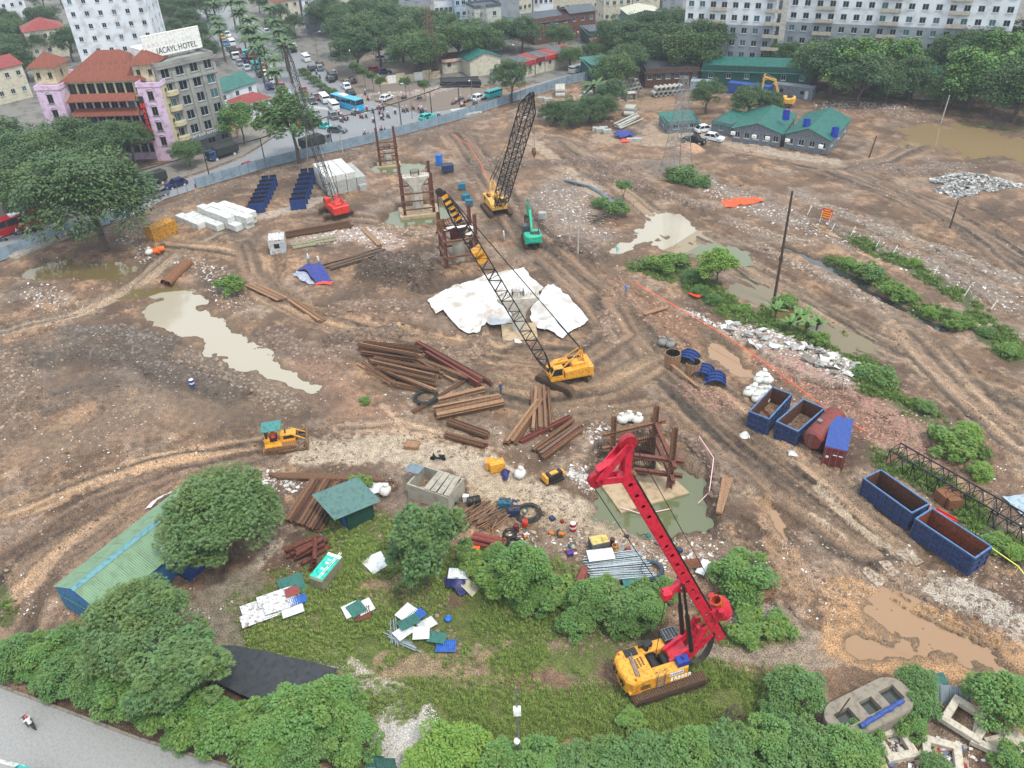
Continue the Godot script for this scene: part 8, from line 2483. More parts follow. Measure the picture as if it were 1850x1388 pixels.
	for q in [
		[160,150,300,140,14,34,white,slate,"flat",0,6,10,3,"tall pale slab block behind the hotels"],
		[790,74,822,72,9,26,white,slate,"flat",0,4,7,3,"narrow white block left of the pale blue one"],[826,76,868,72,9,20,blue,white,"flat",0,4,6,2,"pale blue block with round top floor"],[862,96,908,90,8,13,mat("wall_plain",Color(0.68,0.69,0.67),0.9,0,"stain",0.2),slate,"flat",0,2,3,2,"bare grey house beside the pylon"],[905,78,940,72,9,22,grey,slate,"flat",0,0,0,2,"blank grey party wall block"],[938,66,962,60,9,17,cream,slate,"flat",0,3,5,2,"cream narrow house behind the brick houses"],[965,58,1000,54,9,22,white,slate,"flat",0,4,6,3,"white narrow house with dark stripes"],
		[966,82,1030,72,9,8,brick,slate,"mono",1.5,4,2,2,"red brick house with slate roof"],[1030,72,1075,66,9,8,brick,slate,"gablex",1.5,3,2,2,"second brick house with blue grey roof"],[1090,46,1140,42,10,9,cream,tile,"gablex",3,4,2,3,"cream villa with orange tile roof"],[1142,38,1190,34,10,9,cream,mat("roof_brown",Color(0.33,0.25,0.22),0.8),"gablex",3,3,2,3,"cream villa with brown tile roof"],[1135,62,1195,58,12,6,mat("wall_steel",Color(0.3,0.42,0.44),0.6),mat("roof_pale",Color(0.72,0.72,0.64),0.6),"gablez",1.2,0,0,0,"steel blue warehouse with pale roof"],[1065,84,1125,78,9,4.5,shedg,slate,"mono",1.2,2,1,0,"low green hall with slate roof"],[1085,100,1160,82,5,4,redr,redr,"mono",1,3,1,0,"low red roofed shop row"],
		[402,215,470,190,9,6,white,green,"gablex",2.2,3,2,2,"house with faded green gable roof by the avenue"],[440,228,496,212,6,5,white,redr,"hip",1.5,3,2,1,"white balcony house with red tile roof"],
		[800,134,850,128,7,4,cream,redr,"mono",1,2,1,1,"low hall with red roof at the corner"],[850,140,905,132,10,4.5,cream,green,"gablez",1.8,0,0,0,"cream hall with green gable roof"],
		[1068,148,1112,142,9,4.5,shedg,green,"mono",1.2,1,1,0,"small green sheet shed by the street"],[1165,160,1262,156,10,5,rustr,mat("roof_char",Color(0.2,0.21,0.23),0.7,0,"grime",0.2),"mono",1.2,6,1,0,"long open shed with charcoal roof"],[1266,160,1462,166,9,6,shedg,green,"mono",1.6,6,1,1,"long dark green sheet hall behind the containers"],[1648,178,1692,182,9,6,mat("wall_zinc",Color(0.6,0.6,0.55),0.7,0,"rust",0.1),green,"mono",1.5,3,1,1,"tin house with green roof near the pond"],[1590,172,1640,176,5,3,rustr,mat("roof_sky",Color(0.42,0.55,0.66),0.6),"mono",0.8,2,1,0,"lean-to with pale blue roof"],[1690,186,1720,192,6,4,rustr,redr,"mono",1,1,1,0,"small shed with faded red roof by the pond"],
		[1206,242,1262,238,7,2.8,mat("cabin_slate",Color.WHITE),green,"mono",0.8,2,1,1,"open green roofed workshop behind the pylon"],[1284,240,1320,246,9,2.9,mat("cabin_slate",Color.WHITE),green,"mono",0.7,1,1,2,"narrow site office with green mono roof"],[1322,256,1408,268,14,2.9,mat("cabin_slate",Color.WHITE),green,"gablez",1.7,5,1,3,"middle site office with broad green gable roof"],[1416,268,1494,281,16,3.0,mat("cabin_slate",Color.WHITE),green,"gablez",1.9,4,1,3,"right site office with broad green gable roof"],
		[500,40,545,34,10,7,cream,tile,"hip",3,3,2,2,"orange roofed villa behind the wood"],[550,34,600,28,10,7,white,tile,"hip",3,3,2,2,"wide villa with orange hip roof behind the wood"],[610,26,660,20,10,7,cream,tile,"gablex",3,3,2,2,"far villa with orange gable roof"],[555,62,600,58,10,6,grey,slate,"gablez",3,2,1,2,"house with dark gable roof in the wood"],[0,190,60,175,12,9,cream,redr,"gablex",2,3,2,2,"house with red roof left of the pink building"],[0,60,60,50,14,14,white,slate,"flat",0,4,4,3,"pale block at the far left"],[60,110,130,100,12,9,cream,redr,"hip",3,3,2,2,"red hip roof behind the pink building"],[1195,30,1232,28,10,12,grey,slate,"flat",0,3,3,3,"grey house left of the apartment tower"],[1000,26,1085,20,10,11,cream,tile,"gablex",3,5,3,3,"row house with orange roofs far behind"],[690,14,780,8,10,12,grey,redr,"gablex",3,5,3,3,"far terrace above the wood"]]:
		house("site_office" if q[13].contains("office") or q[13].contains("workshop") else "city_house",q[13],footing(q[0],q[1],q[2],q[3],q[4]),q[5],q[6],q[7],q[8],q[9],q[10],q[11],q[12])
	for k in 6:
		var q = [[968,134],[986,130],[1002,126],[1018,121],[1032,117],[950,140]][k]
		o = house("street_shop",["small shop with maroon sign","small shop with bright red sign","small shop with crimson sign","small shop with orange sign","small shop with yellow green sign","corner shop with red sign and tin roof"][k] + " on the far street",footing(q[0],q[1],q[0] + 16,q[1] - 4.5,7),4.2,cream,redr if k % 2 == 0 else slate,"mono",0.8,1,1,0)
		b = MB.new()
		b.box(Vector3(0,3.7,3.75),Vector3(3.6,1.3,0.15))
		pmb(o,"sign_board",b,mat("shop%d" % k,[Color(0.5,0.08,0.1),Color(0.75,0.1,0.08),Color(0.6,0.06,0.12),Color(0.85,0.35,0.05),Color(0.6,0.65,0.1),Color(0.7,0.1,0.1)][k],0.6))
	# water tanks and air conditioners on the offices
	for q in [[1420,206,5.2],[1457,222,4.6],[1508,237,3.7]]:
		b = MB.new()
		var at = P(q[0],q[1] + 5,q[2])
		b.cyl(Vector3.ZERO,Vector3(0,1.3,0),0.75,-1,14); b.cyl(Vector3(0,1.3,0),Vector3(0,1.5,0),0.75,0.3,14); b.box(Vector3(0,-0.3,0),Vector3(1.2,0.6,1.2))
		solo("water_tank","blue plastic water tank on a green office roof","tank",b.mesh(),mat("tank_blue",Color(0.08,0.2,0.6),0.4,0,""),at,0,"water tanks on the office roofs")
	for q in [[1324,240],[1362,246],[1386,249],[1422,253],[1482,264]]:
		b = MB.new()
		b.cbox(Vector3(0,0,0),Vector3(0.95,0.7,0.4),0.03); b.cyl(Vector3(0.1,0,0.2),Vector3(0.1,0,0.22),0.26,-1,12)
		solo("air_conditioner","white air conditioner on a site office front","air conditioner",b.mesh(),mat("white_paint",Color.WHITE),P(q[0],q[1],2.2) + Vector3(0,0,0.3),yaw(1324,256,1408,268),"air conditioners on the offices")
func pink_hotel(tile: Material):
	var f = footing(112,296,326,290,14)
	f.at.y = -0.05
	var pk = mat("wall_pink",Color(0.8,0.7,0.8),0.85,0,"stain",0.15); var cr = mat("wall_ivory",Color(0.74,0.7,0.58),0.85,0,"stain",0.2); var fm = mat("frame_olive",Color(0.4,0.4,0.3),0.6)
	var o = thing("pink_hotel","pink five storey hotel with orange tiled turrets and awnings","building",f.at,f.turn)
	var l: float = f.l; var tw = 5.2; var H = 16.5
	var mw = l - 2*tw
	facade(o,Transform3D(Basis.IDENTITY,Vector3(0,0,5.6)),mw,0,13.5,row(9,mw),floors(4,1.0,3.1),mw / 9.0 - 0.35,2.0,pk,fm)
	for s in [-1.0,1.0]:
		var x = s*(l*0.5 - tw*0.5)
		facade(o,Transform3D(Basis.IDENTITY,Vector3(x,0,7)),tw,0,H,[0.0],floors(4,2.6,3.3),1.3,1.9,pk,fm)
		for q in [-1.0,1.0]: facade(o,Transform3D(Basis(Vector3.UP,PI / 2*q),Vector3(x + tw*0.5*q,0,0)),14,0,H,row(3,14) if q == s else [],floors(4,2.6,3.3) if q == s else [],1.3,1.9,cr if q == s else pk,fm)
		facade(o,Transform3D(Basis(Vector3.UP,PI),Vector3(x,0,-7)),tw,0,H,[],[],1,1,cr,fm)
		# arched heads over the windows
		for y in floors(4,2.6,3.3):
			var b = MB.new()
			for k in 8: b.bar(Vector3(x + cos(PI*k / 8)*0.75,y + 0.95 + sin(PI*k / 8)*0.6,7.06),Vector3(x + cos(PI*(k + 1) / 8)*0.75,y + 0.95 + sin(PI*(k + 1) / 8)*0.6,7.06),0.14)
			pmb(o,"arch",b,pk)
		facade(o,Transform3D(Basis.IDENTITY,Vector3(x - 1.6,0,3.5)),tw - 0.4,H,H + 3.6,row(2,tw),[H + 1.9],0.9,1.2,cr,fm)
		for q in [-1.0,1.0]: facade(o,Transform3D(Basis(Vector3.UP,PI / 2*q),Vector3(x - 1.6 + (tw*0.5 - 0.2)*q,0,0.5)),6,H,H + 3.6,[0.0],[H + 1.9],0.9,1.2,cr,fm)
		roof(o,tw - 0.4,6,H + 3.6,2.6,tile,"hip",0.8,Vector3(x - 1.6,0,0.5))
		roof(o,tw,14,H,0,pk,"flat",0,Vector3(x,-0.3,0))
		for k in 4:
			var b = MB.new()
			b.cyl(Vector3(x + s*tw*0.5,3.6 + k*3.3,3.0),Vector3(x + s*tw*0.5,4.5 + k*3.3,3.0),1.9,-1,16)
			pmb(o,"balcony",b,cr)
	for k in 4:
		var b = MB.new()
		var y = 4.6 + k*3.1
		b.hexa([Vector3(-mw*0.42,y,5.6),Vector3(mw*0.42,y,5.6),Vector3(-mw*0.42,y + 0.9,5.6),Vector3(mw*0.42,y + 0.9,5.6),Vector3(-mw*0.45,y - 0.5,7.4),Vector3(mw*0.45,y - 0.5,7.4),Vector3(-mw*0.45,y - 0.35,7.4),Vector3(mw*0.45,y - 0.35,7.4)])
		pmb(o,"tile_awning",b,tile)
	facade(o,Transform3D(Basis.IDENTITY,Vector3(0,0,3.6)),mw,13.5,17.0,row(8,mw),[15.3],mw / 8.0 - 0.4,2.3,cr,fm)
	roof(o,mw,12,17.0,5.0,tile,"hip",1.0,Vector3(0,0,-2.5))
	roof(o,mw,13,13.4,0,cr,"flat",0,Vector3(0,-0.3,-1.0))
	var b = MB.new()
	b.cbox(Vector3(l*0.5 - tw*0.92,9.6,7.3),Vector3(0.9,9.5,0.3),0.03)
	var sg = pmb(o,"sign",b,mat("sign_dark",Color(0.14,0.12,0.13),0.6))
	for k in 7: text_part(sg,"letter","MASSAGE"[k],1.0,Color(0.85,0.12,0.1),Vector3(l*0.5 - tw*0.92,12.4 - k*1.2,7.48),Basis.IDENTITY,0.05,true)
# ---------------------------------------------------------------- streets
func slab(called: String,px: Array,y: float,m: Material,kind:=true):
	var pk = PackedVector2Array()
	for i in range(0,px.size(),2):
		var q = P(px[i],px[i + 1])
		pk.append(Vector2(q.x,q.z))
	var ids = Geometry2D.triangulate_polygon(pk)
	var b = MB.new()
	for i in range(0,ids.size(),3): b.trio(Vector3(pk[ids[i]].x,y,pk[ids[i]].y),Vector3(pk[ids[i + 1]].x,y,pk[ids[i + 1]].y),Vector3(pk[ids[i + 2]].x,y,pk[ids[i + 2]].y),Vector3(0,-99,0))
	for i in pk.size():
		var p = pk[i]; var q = pk[(i + 1) % pk.size()]
		if y > 0.1: b.quad(Vector3(p.x,y,p.y),Vector3(q.x,y,q.y),Vector3(q.x,-0.1,q.y),Vector3(p.x,-0.1,p.y))
	struct(called,b.mesh(),m)
func streets():
	var asp = mat("asphalt",Color(0.5,0.51,0.52),0.8,0,"asphalt",0.06); var near_a = mat("asphalt_near",Color(0.56,0.56,0.55),0.8,0,"asphalt",0.1); var pav = mat("pavement",Color(0.48,0.46,0.43),0.9,0,"stain",0.2); var wl = mat("road_paint",Color(0.75,0.75,0.73),0.7)
	slab("road",[-80,500,100,437,232,393,300,359,380,334,470,307,560,284,630,268,700,251,830,216,900,193,1030,151,1130,129,1190,112,1135,104,1040,132,960,154,880,184,800,192,760,200,690,190,650,172,600,138,560,104,470,50,430,12,330,12,380,60,425,120,465,160,500,205,508,240,440,285,380,308,300,335,240,362,120,398,-80,450],0.02,asp)
	slab("road",[-200,1170,0,1243,120,1288,250,1338,420,1390,600,1450,400,1700,-400,1600],0.06,near_a)
	slab("pavement",[-40,440,120,394,240,358,300,331,380,304,440,281,506,240,498,205,460,165,440,175,430,250,330,290,120,330,-40,370],0.12,pav)
	slab("pavement",[545,130,556,130,612,178,600,182],0.14,pav)
	slab("pavement",[655,176,760,205,884,188,900,175,870,160,700,150,640,140,570,100,560,104],0.1,mat("rubble_lot",Color(0.5,0.46,0.42),0.95,0,"soil",0.1))
	slab("car_park",[640,130,690,150,740,148,760,105,740,85,660,95],0.06,mat("lot",Color(0.55,0.5,0.44),0.9,0,"stain",0.1))
	for k in 8:
		slab("crosswalk",[556 + k*4.5,190 + k*0.6,558.5 + k*4.5,190 + k*0.6,562 + k*4.5,195 + k*0.6,559.5 + k*4.5,195 + k*0.6],0.03,wl)
		slab("crosswalk",[812 + k*4,198 - k*1.2,816 + k*4,197 - k*1.2,822 + k*4,200 - k*1.2,818 + k*4,201 - k*1.2],0.03,wl)
	for k in 7:
		slab("lane_marking",[520 - k*12,160 - k*15,521.5 - k*12,160 - k*15,528 - k*12,168 - k*15,526 - k*12,168 - k*15],0.03,wl)
	slab("lane_marking",[-30,1366,0,1373,46,1384,44,1392,0,1380,-30,1373],0.075,wl)
	slab("lane_marking",[336,1350,340,1350,316,1372,312,1371],0.075,mat("road_dust",Color(0.62,0.58,0.48),0.9))
	slab("kerb",[-100,1202,0,1238,120,1283,250,1333,420,1385,420,1391,250,1339,120,1289,0,1244,-100,1208],0.16,mat("kerb",Color(0.5,0.48,0.44),0.9))
	# blue grey fence of sheet panels between site and street
	var o = thing("site_fence","long blue grey sheet fence between the site and the street","fence",Vector3.ZERO)
	var pm = ribbed(2.0,2.1,0.25); var fb = mat("fence_blue",Color(0.5,0.58,0.64),0.6,0,"stain",0.15)
	var pb = MB.new()
	pb.box(Vector3(0,1.1,0),Vector3(0.09,2.3,0.09))
	var post = pb.mesh()
	var carry = 0.0
	for i in fence_w.size() - 1:
		var a: Vector3 = fence_w[i]; var e: Vector3 = fence_w[i + 1]
		var d = (e - a)
		var l = d.length()
		d /= l
		var t = carry
		while t < l:
			var p = a + d*(t + 1.0)
			var bs = Basis(Vector3.UP,atan2(-d.z,d.x) + rng.randf_range(-0.03,0.03))
			if not (p.x < -64 and p.x > -73): part(o,"panel",pm,fb,Transform3D(bs*Basis(Vector3(1,0,0),PI / 2 + rng.randf_range(-0.04,0.04)),p + Vector3(0,1.05,0)))
			part(o,"post",post,mat("galv",Color.WHITE),Transform3D(bs,a + d*t))
			t += 2.02
		carry = t - l
	# bridge edge over the ditch, with its rail
	var bf = footing(28,470,130,428,3.0)
	o = thing("ditch_bridge","pale concrete bridge edge with red and white rail over the ditch","bridge",bf.at,bf.turn)
	var b = MB.new()
	b.box(Vector3(0,0.1,0),Vector3(bf.l,0.7,3.0))
	pmb(o,"deck",b,mat("concrete",Color.WHITE))
	b = MB.new()
	for k in 12: b.bar(Vector3(-bf.l*0.5 + bf.l*k / 11.0,0.4,1.3),Vector3(-bf.l*0.5 + bf.l*k / 11.0,1.4,1.3),0.1)
	for y in [0.9,1.35]: b.bar(Vector3(-bf.l*0.5,y,1.3),Vector3(bf.l*0.5,y,1.3),0.08)
	pmb(o,"rail",b,mat("rail_white",Color(0.75,0.66,0.64),0.6))
	# street lights and overhead cable
	for q in [[505,190],[575,110],[640,150],[935,140],[1045,115],[240,315],[430,250],[855,205],[745,215],[725,232]]:
		o = thing("street_light","grey street light along the avenue","street light",G(q[0],q[1]),rng.randf()*6,"street lights")
		b = MB.new()
		b.cyl(Vector3.ZERO,Vector3(0,8,0),0.1,0.06,8); b.cyl(Vector3(0,8,0),Vector3(1.6,8.5,0),0.05,-1,6)
		pmb(o,"pole",b,mat("galv",Color.WHITE))
		b = MB.new()
		b.cbox(Vector3(1.9,8.5,0),Vector3(0.8,0.15,0.3),0.03)
		pmb(o,"lamp_head",b,mat("white_paint",Color.WHITE))
	for q in [[548,137],[556,143],[566,151],[574,157],[583,164],[592,171],[601,177]]: tree("median_shrub","clipped shrub on the avenue median","shrub","broad3","stem",q[0],q[1],rng.randf_range(1.2,2.0),1.2,"median shrubs")
	for q in [[645,150],[660,160],[675,168],[690,178],[735,180],[768,185]]: tree("lopped_tree","lopped street tree with bare stump limbs at the rubble corner","tree","loose","t2",q[0],q[1],1.6,4.5,"lopped trees at the corner")
	for q in [[[600,262,680,240,725,225,780,205,830,190],6.0,"sagging black cable bundle over the junction"],[[250,372,380,325,480,298,600,262],6.5,"sagging black cable bundle along the site fence"]]:
		b = MB.new()
		var pts = []
		for i in range(0,q[0].size(),2): pts.append(P(q[0][i],q[0][i + 1]) + Vector3(0,q[1] - (0.0 if i == 0 or i == q[0].size() - 2 else 0.6),0))
		b.tube(pts,0.12,6)
		for p in pts: b.cyl(Vector3(p.x,0,p.z),p,0.13,0.1,6)
		solo("overhead_cable",q[2],"cable",b.mesh(),mat("machine_dark",Color.WHITE))
	o = thing("old_wall","patchy old plaster wall behind the rubble corner","wall",G(705,152),yaw(680,150,775,138))
	for k in 7:
		b = MB.new()
		b.box(Vector3(-2 + k*2.6,1.0 + 0.15*(k % 3),0),Vector3(2.5,2.0 + 0.3*(k % 3),0.25))
		pmb(o,"wall_section",b,mat("wall_ivory",Color.WHITE) if k % 3 != 1 else mat("white_paint",Color.WHITE))
	vehicles()
func car(kind: String,label: String,col: Color,px: float,py: float,turn: float,group:="cars on the avenue"):
	var S: Array = {"car": [4.4,1.75,0.85,1.45],"suv": [4.6,1.85,1.0,1.7],"van": [5.0,1.9,1.15,2.1],"pickup": [5.2,1.85,1.0,1.75],"bus": [11.0,2.5,1.5,3.2],"truck": [7.5,2.4,1.3,2.7]}[kind]
	var L: float = S[0]*0.5; var W: float = S[1]*0.5; var hb: float = S[2]; var h: float = S[3]
	var at = G(px,py)
	var o = thing({"car": "sedan_car","suv": "suv_car"}.get(kind,kind),label,kind if kind != "suv" else "car",at,turn,group)
	if not meshes.has(kind):
		var b = MB.new(); var g = MB.new(); var r = MB.new()
		if kind in ["car","suv","pickup"]:
			b.prism([Vector2(-L,0.35),Vector2(L,0.3),Vector2(L,hb*0.75),Vector2(L*0.92,hb*0.92),Vector2(L*0.5,hb),Vector2(-L*0.9,hb*1.02),Vector2(-L,hb*0.9)],-W,W)
			var cx: Array = [L*0.45,L*0.12,-L*0.62,-L*0.92] if kind != "pickup" else [L*0.5,L*0.22,-L*0.2,-L*0.28]
			g.prism([Vector2(cx[0],hb),Vector2(cx[1],h - 0.06),Vector2(cx[2],h - 0.06),Vector2(cx[3],hb)],-W*0.86,W*0.86)
			b.prism([Vector2(cx[1] + 0.06,h - 0.07),Vector2(cx[1],h),Vector2(cx[2],h),Vector2(cx[2] - 0.06,h - 0.07)],-W*0.87,W*0.87)
			for s in [-1.0,1.0]:
				b.bar(Vector3(cx[0],hb,s*W*0.87),Vector3(cx[1],h,s*W*0.87),0.08); b.bar(Vector3(cx[3],hb,s*W*0.87),Vector3(cx[2],h,s*W*0.87),0.1); b.bar(Vector3((cx[1] + cx[2])*0.5,hb,s*W*0.87),Vector3((cx[1] + cx[2])*0.5,h,s*W*0.87),0.08)
			if kind == "pickup": g.box(Vector3(-L*0.63,hb*1.02,0),Vector3(L*0.6,0.06,W*1.6))
		elif kind == "truck":
			b.cbox(Vector3(L - 0.8,1.5,0),Vector3(1.6,1.9,W*2),0.1)
			g.box(Vector3(L + 0.0,1.9,0),Vector3(0.06,0.7,W*1.7)); g.box(Vector3(L - 0.6,1.9,0),Vector3(0.8,0.6,W*2.02))
			r.cbox(Vector3(-0.95,1.85,0),Vector3(L*2 - 1.9,1.9,W*2),0.15); r.box(Vector3(0,0.7,0),Vector3(L*1.9,0.25,1.2))
		else:
			b.cbox(Vector3(0,hb*0.5 + 0.3,0),Vector3(L*2,hb,W*2),0.08)
			g.cbox(Vector3(0.02,(hb + h)*0.5 + 0.1,0),Vector3(L*2 - 0.1,h - hb - 0.4,W*1.96),0.05)
			b.cbox(Vector3(-0.05,h - 0.12,0),Vector3(L*2 - 0.15,0.24,W*1.97),0.08)
			for k in 6: for s in [-1.0,1.0]: b.box(Vector3(-L + 0.1 + (L*2 - 0.2)*k / 5.0,(hb + h)*0.5 + 0.1,s*W*0.97),Vector3(0.14,h - hb - 0.3,0.06))
			if kind == "bus": r.box(Vector3(-1.5,h + 0.1,0),Vector3(2.6,0.25,1.6))
		var w = MB.new()
		var wr = 0.33 if kind in ["car","suv","van","pickup"] else 0.48
		w.col = Color(0.07,0.07,0.07)
		w.cyl(Vector3(0,0,-0.12),Vector3(0,0,0.12),wr,-1,14)
		w.col = Color(0.5,0.5,0.5)
		for s in [-1.0,1.0]: w.cyl(Vector3(0,0,s*0.12),Vector3(0,0,s*0.135),wr*0.6,-1,10)
		var lt = MB.new()
		for s in [-1.0,1.0]: lt.box(Vector3(L + 0.01,hb*0.72,s*W*0.75),Vector3(0.06,0.14,0.35))
		meshes[kind] = [b.mesh(),g.mesh(),w.mesh(),lt.mesh(),r.mesh() if r.v.size() > 0 else null,wr]
	var M: Array = meshes[kind]
	part(o,"body",M[0],mat("car%s" % col.to_html(),col,0.3,0,""))
	part(o,"window",M[1],mats["dark_glass"])
	part(o,"headlight",M[3],mat("white_paint",Color.WHITE))
	if M[4]: part(o,"cargo_cover" if kind == "truck" else "roof_unit",M[4],mat("canvas",Color(0.16,0.18,0.16),0.9) if kind == "truck" else mat("white_paint",Color.WHITE))
	for s in [-1.0,1.0]:
		for x in [L*0.62,-L*0.6]: part(o,"wheel",M[2],mat("tyre",Color.WHITE,0.8,0,""),Transform3D(Basis.IDENTITY,Vector3(x,M[5],s*(W - 0.1))))
	return o
func vehicles():
	var wh = Color(0.82,0.83,0.84); var bk = Color(0.05,0.05,0.06); var gy = Color(0.4,0.41,0.43); var rd = Color(0.5,0.05,0.08); var tl = Color(0.1,0.68,0.66); var bl = Color(0.08,0.13,0.32)
	var ave = yaw(470,110,560,215); var up = yaw(640,165,565,105); var side = yaw(460,300,330,345); var ne = yaw(830,205,1000,150)
	for q in [["car","red car waiting in the avenue lane",rd,549,166,ave],["suv","maroon car beside the white van",Color(0.35,0.05,0.1),571,180,ave],["suv","dark grey car behind the crosswalk",Color(0.16,0.17,0.18),565,187,ave],["van","white minibus beside the turquoise bus",wh,587,184,ave],["van","small white van turning at the junction",wh,604,197,ave],["car","silver car crossing the junction",gy,572,209,ave],["suv","grey car in the middle of the junction",Color(0.3,0.32,0.34),603,214,ave],["car","turquoise taxi at the near side of the junction",tl,586,232,ave + 0.7],["suv","dark slate car at the near side of the junction",Color(0.25,0.29,0.33),610,240,ave + 0.9],["suv","black car on the uphill lane",bk,634,172,up],["suv","dark maroon car on the uphill lane",Color(0.25,0.1,0.15),636,150,up],["suv","black car by the median shrubs",bk,597,147,up],["suv","dark car far up the avenue",Color(0.12,0.1,0.1),563,127,up],["car","white sedan turning round the rubble corner",wh,699,180,ne + 0.25],["car","turquoise taxi close to the site fence",tl,772,215,ne],["van","turquoise van on the far street",tl,892,176,ne],["suv","white car among the motorbikes",wh,866,181,ne],["van","silver van driving past the shops",Color(0.6,0.62,0.62),1041,131,ne],["suv","red car driving along the site fence",rd,446,309,side],["suv","dark blue car parked along the site fence",bl,319,338,side],["pickup","silver pickup near the banyan tree",gy,283,357,side],["car","light grey car behind the silver pickup",Color(0.55,0.57,0.58),268,345,side],["suv","white car in the parking lot",wh,690,109,0.2],["suv","second white car in the parking lot",wh,706,104,0.3],["car","white estate car in the parking lot",wh,705,113,0.1],["suv","red car parked by the old wall",rd,678,130,0.2],["pickup","blue pickup parked by the old wall",bl,692,134,0.2],["car","white car alone behind the parking lot",wh,741,94,0.1],["suv","white car parked before the middle site office",wh,1289,254,yaw(1275,252,1306,257)],["suv","white car parked behind the narrow office",wh,1273,238,0.3],["pickup","black pickup by the sand heap",bk,1254,258,yaw(1236,256,1272,262)],["car","turquoise car at the bottom edge of the near street",Color(0.05,0.6,0.58),62,1424,yaw(0,1380,80,1400)]]:
		car(q[0],q[1],q[2],q[3],q[4],q[5],"")
	car("bus","turquoise city bus crossing the junction",Color(0.1,0.6,0.78),629,196,yaw(610,190,652,202),"")
	car("bus","red and white coach behind the bridge rail",Color(0.6,0.08,0.1),26,420,side,"")
	car("truck","canvas covered truck waiting at the site fence",gy,570,266,side + PI,"")
	car("truck","blue truck with canvas parked before the grey hotel",Color(0.15,0.25,0.4),404,285,side,"")
	car("truck","small truck under the trees by the side street",Color(0.2,0.3,0.42),272,338,side,"")
	var jam = [[425,105,"truck"],[434,118,"suv"],[441,113,"van"],[447,126,"car"],[455,112,"truck"],[462,124,"van"],[470,138,"suv"],[466,108,"bus"],[480,136,"car"],[477,124,"suv"],[490,150,"car"],[498,158,"car"],[486,160,"suv"],[505,170,"car"],[510,160,"suv"],[520,176,"car"],[415,92,"car"],[408,82,"suv"],[420,82,"van"],[402,70,"car"],[412,66,"suv"],[394,56,"van"],[406,50,"car"],[386,42,"truck"],[432,95,"car"],[444,100,"suv"],[528,188,"suv"]]
	var cols = [wh,gy,bl,wh,rd,tl,bk,Color(0.2,0.4,0.55),wh,Color(0.75,0.5,0.1)]
	for k in jam.size(): car(jam[k][2],["white","grey","navy blue","white","dark red","turquoise","black","steel blue","white","amber"][k % 10] + " %s queuing in the jam between the palms" % jam[k][2],cols[k % 10],jam[k][0],jam[k][1],ave,"traffic jam between the palms")
	for k in 14:
		var t = k / 13.0
		car(["suv","car","van","car"][k % 4],["white","grey","black"][k % 3] + " %s driving up the far avenue lane" % ["suv","car","van","car"][k % 4],[wh,gy,bk][k % 3],lerpf(625,470,t) + (k % 2)*12,lerpf(160,52,t),up,"cars on the far avenue lane")
	people(ave,ne)
# ---------------------------------------------------------------- people: one skin over a skeleton, meshed as surface nets
func figure(bones: Array,cell: float) -> Mesh:
	# bones: [a, b, ra, rb, colour]
	var lo = Vector3(9,9,9); var hi = -lo
	for q in bones:
		for k in 2:
			lo = lo.min(q[k] - Vector3.ONE*(q[2] + 0.05)); hi = hi.max(q[k] + Vector3.ONE*(q[2] + 0.05))
	var n = Vector3i(((hi - lo) / cell).ceil()) + Vector3i.ONE
	var fld = PackedFloat32Array()
	fld.resize(n.x*n.y*n.z)
	for z in n.z: for y in n.y: for x in n.x:
		var p = lo + Vector3(x,y,z)*cell
		var s = 0.0
		for q in bones:
			var ab: Vector3 = q[1] - q[0]
			var t = clampf((p - q[0]).dot(ab) / maxf(ab.length_squared(),1e-5),0,1)
			s += exp(-40.0*(p.distance_to(q[0] + ab*t) - lerpf(q[2],q[3],t)))
		fld[(z*n.y + y)*n.x + x] = -log(maxf(s,1e-9)) / 40.0
	var vid = {}
	var b = MB.new()
	var at = func(x,y,z): return fld[(z*n.y + y)*n.x + x]
	for z in n.z - 1: for y in n.y - 1: for x in n.x - 1:
		var acc = Vector3.ZERO; var cnt = 0
		for e in [[0,1],[2,3],[4,5],[6,7],[0,2],[1,3],[4,6],[5,7],[0,4],[1,5],[2,6],[3,7]]:
			var a = Vector3(e[0] & 1,(e[0] >> 1) & 1,e[0] >> 2); var d = Vector3(e[1] & 1,(e[1] >> 1) & 1,e[1] >> 2)
			var fa: float = at.call(x + int(a.x),y + int(a.y),z + int(a.z)); var fb: float = at.call(x + int(d.x),y + int(d.y),z + int(d.z))
			if (fa < 0) != (fb < 0):
				acc += a.lerp(d,fa / (fa - fb)); cnt += 1
		if cnt: vid[Vector3i(x,y,z)] = lo + (Vector3(x,y,z) + acc / cnt)*cell
	for k in vid:
		for ax in 3:
			var e = Vector3i.ZERO
			e[ax] = 1
			var u = Vector3i.ZERO; var w = Vector3i.ZERO
			u[(ax + 1) % 3] = 1; w[(ax + 2) % 3] = 1
			if not (vid.has(k - u) and vid.has(k - w) and vid.has(k - u - w)): continue
			var f0: float = at.call(k.x,k.y,k.z); var f1: float = at.call(k.x + e.x,k.y + e.y,k.z + e.z)
			if (f0 < 0) == (f1 < 0): continue
			var q = [vid[k],vid[k - u],vid[k - u - w],vid[k - w]]
			var c: Vector3 = (q[0] + q[2])*0.5
			var bd = 9.0
			for o in bones:
				var ab: Vector3 = o[1] - o[0]
				var t = clampf((c - o[0]).dot(ab) / maxf(ab.length_squared(),1e-5),0,1)
				var dd = c.distance_to(o[0] + ab*t) - lerpf(o[2],o[3],t)
				if dd < bd:
					bd = dd; b.col = o[4]
			b.quado(q[0],q[1],q[2],q[3],c - Vector3(e)*(1.0 if f0 < 0 else -1.0))
	return b.mesh()
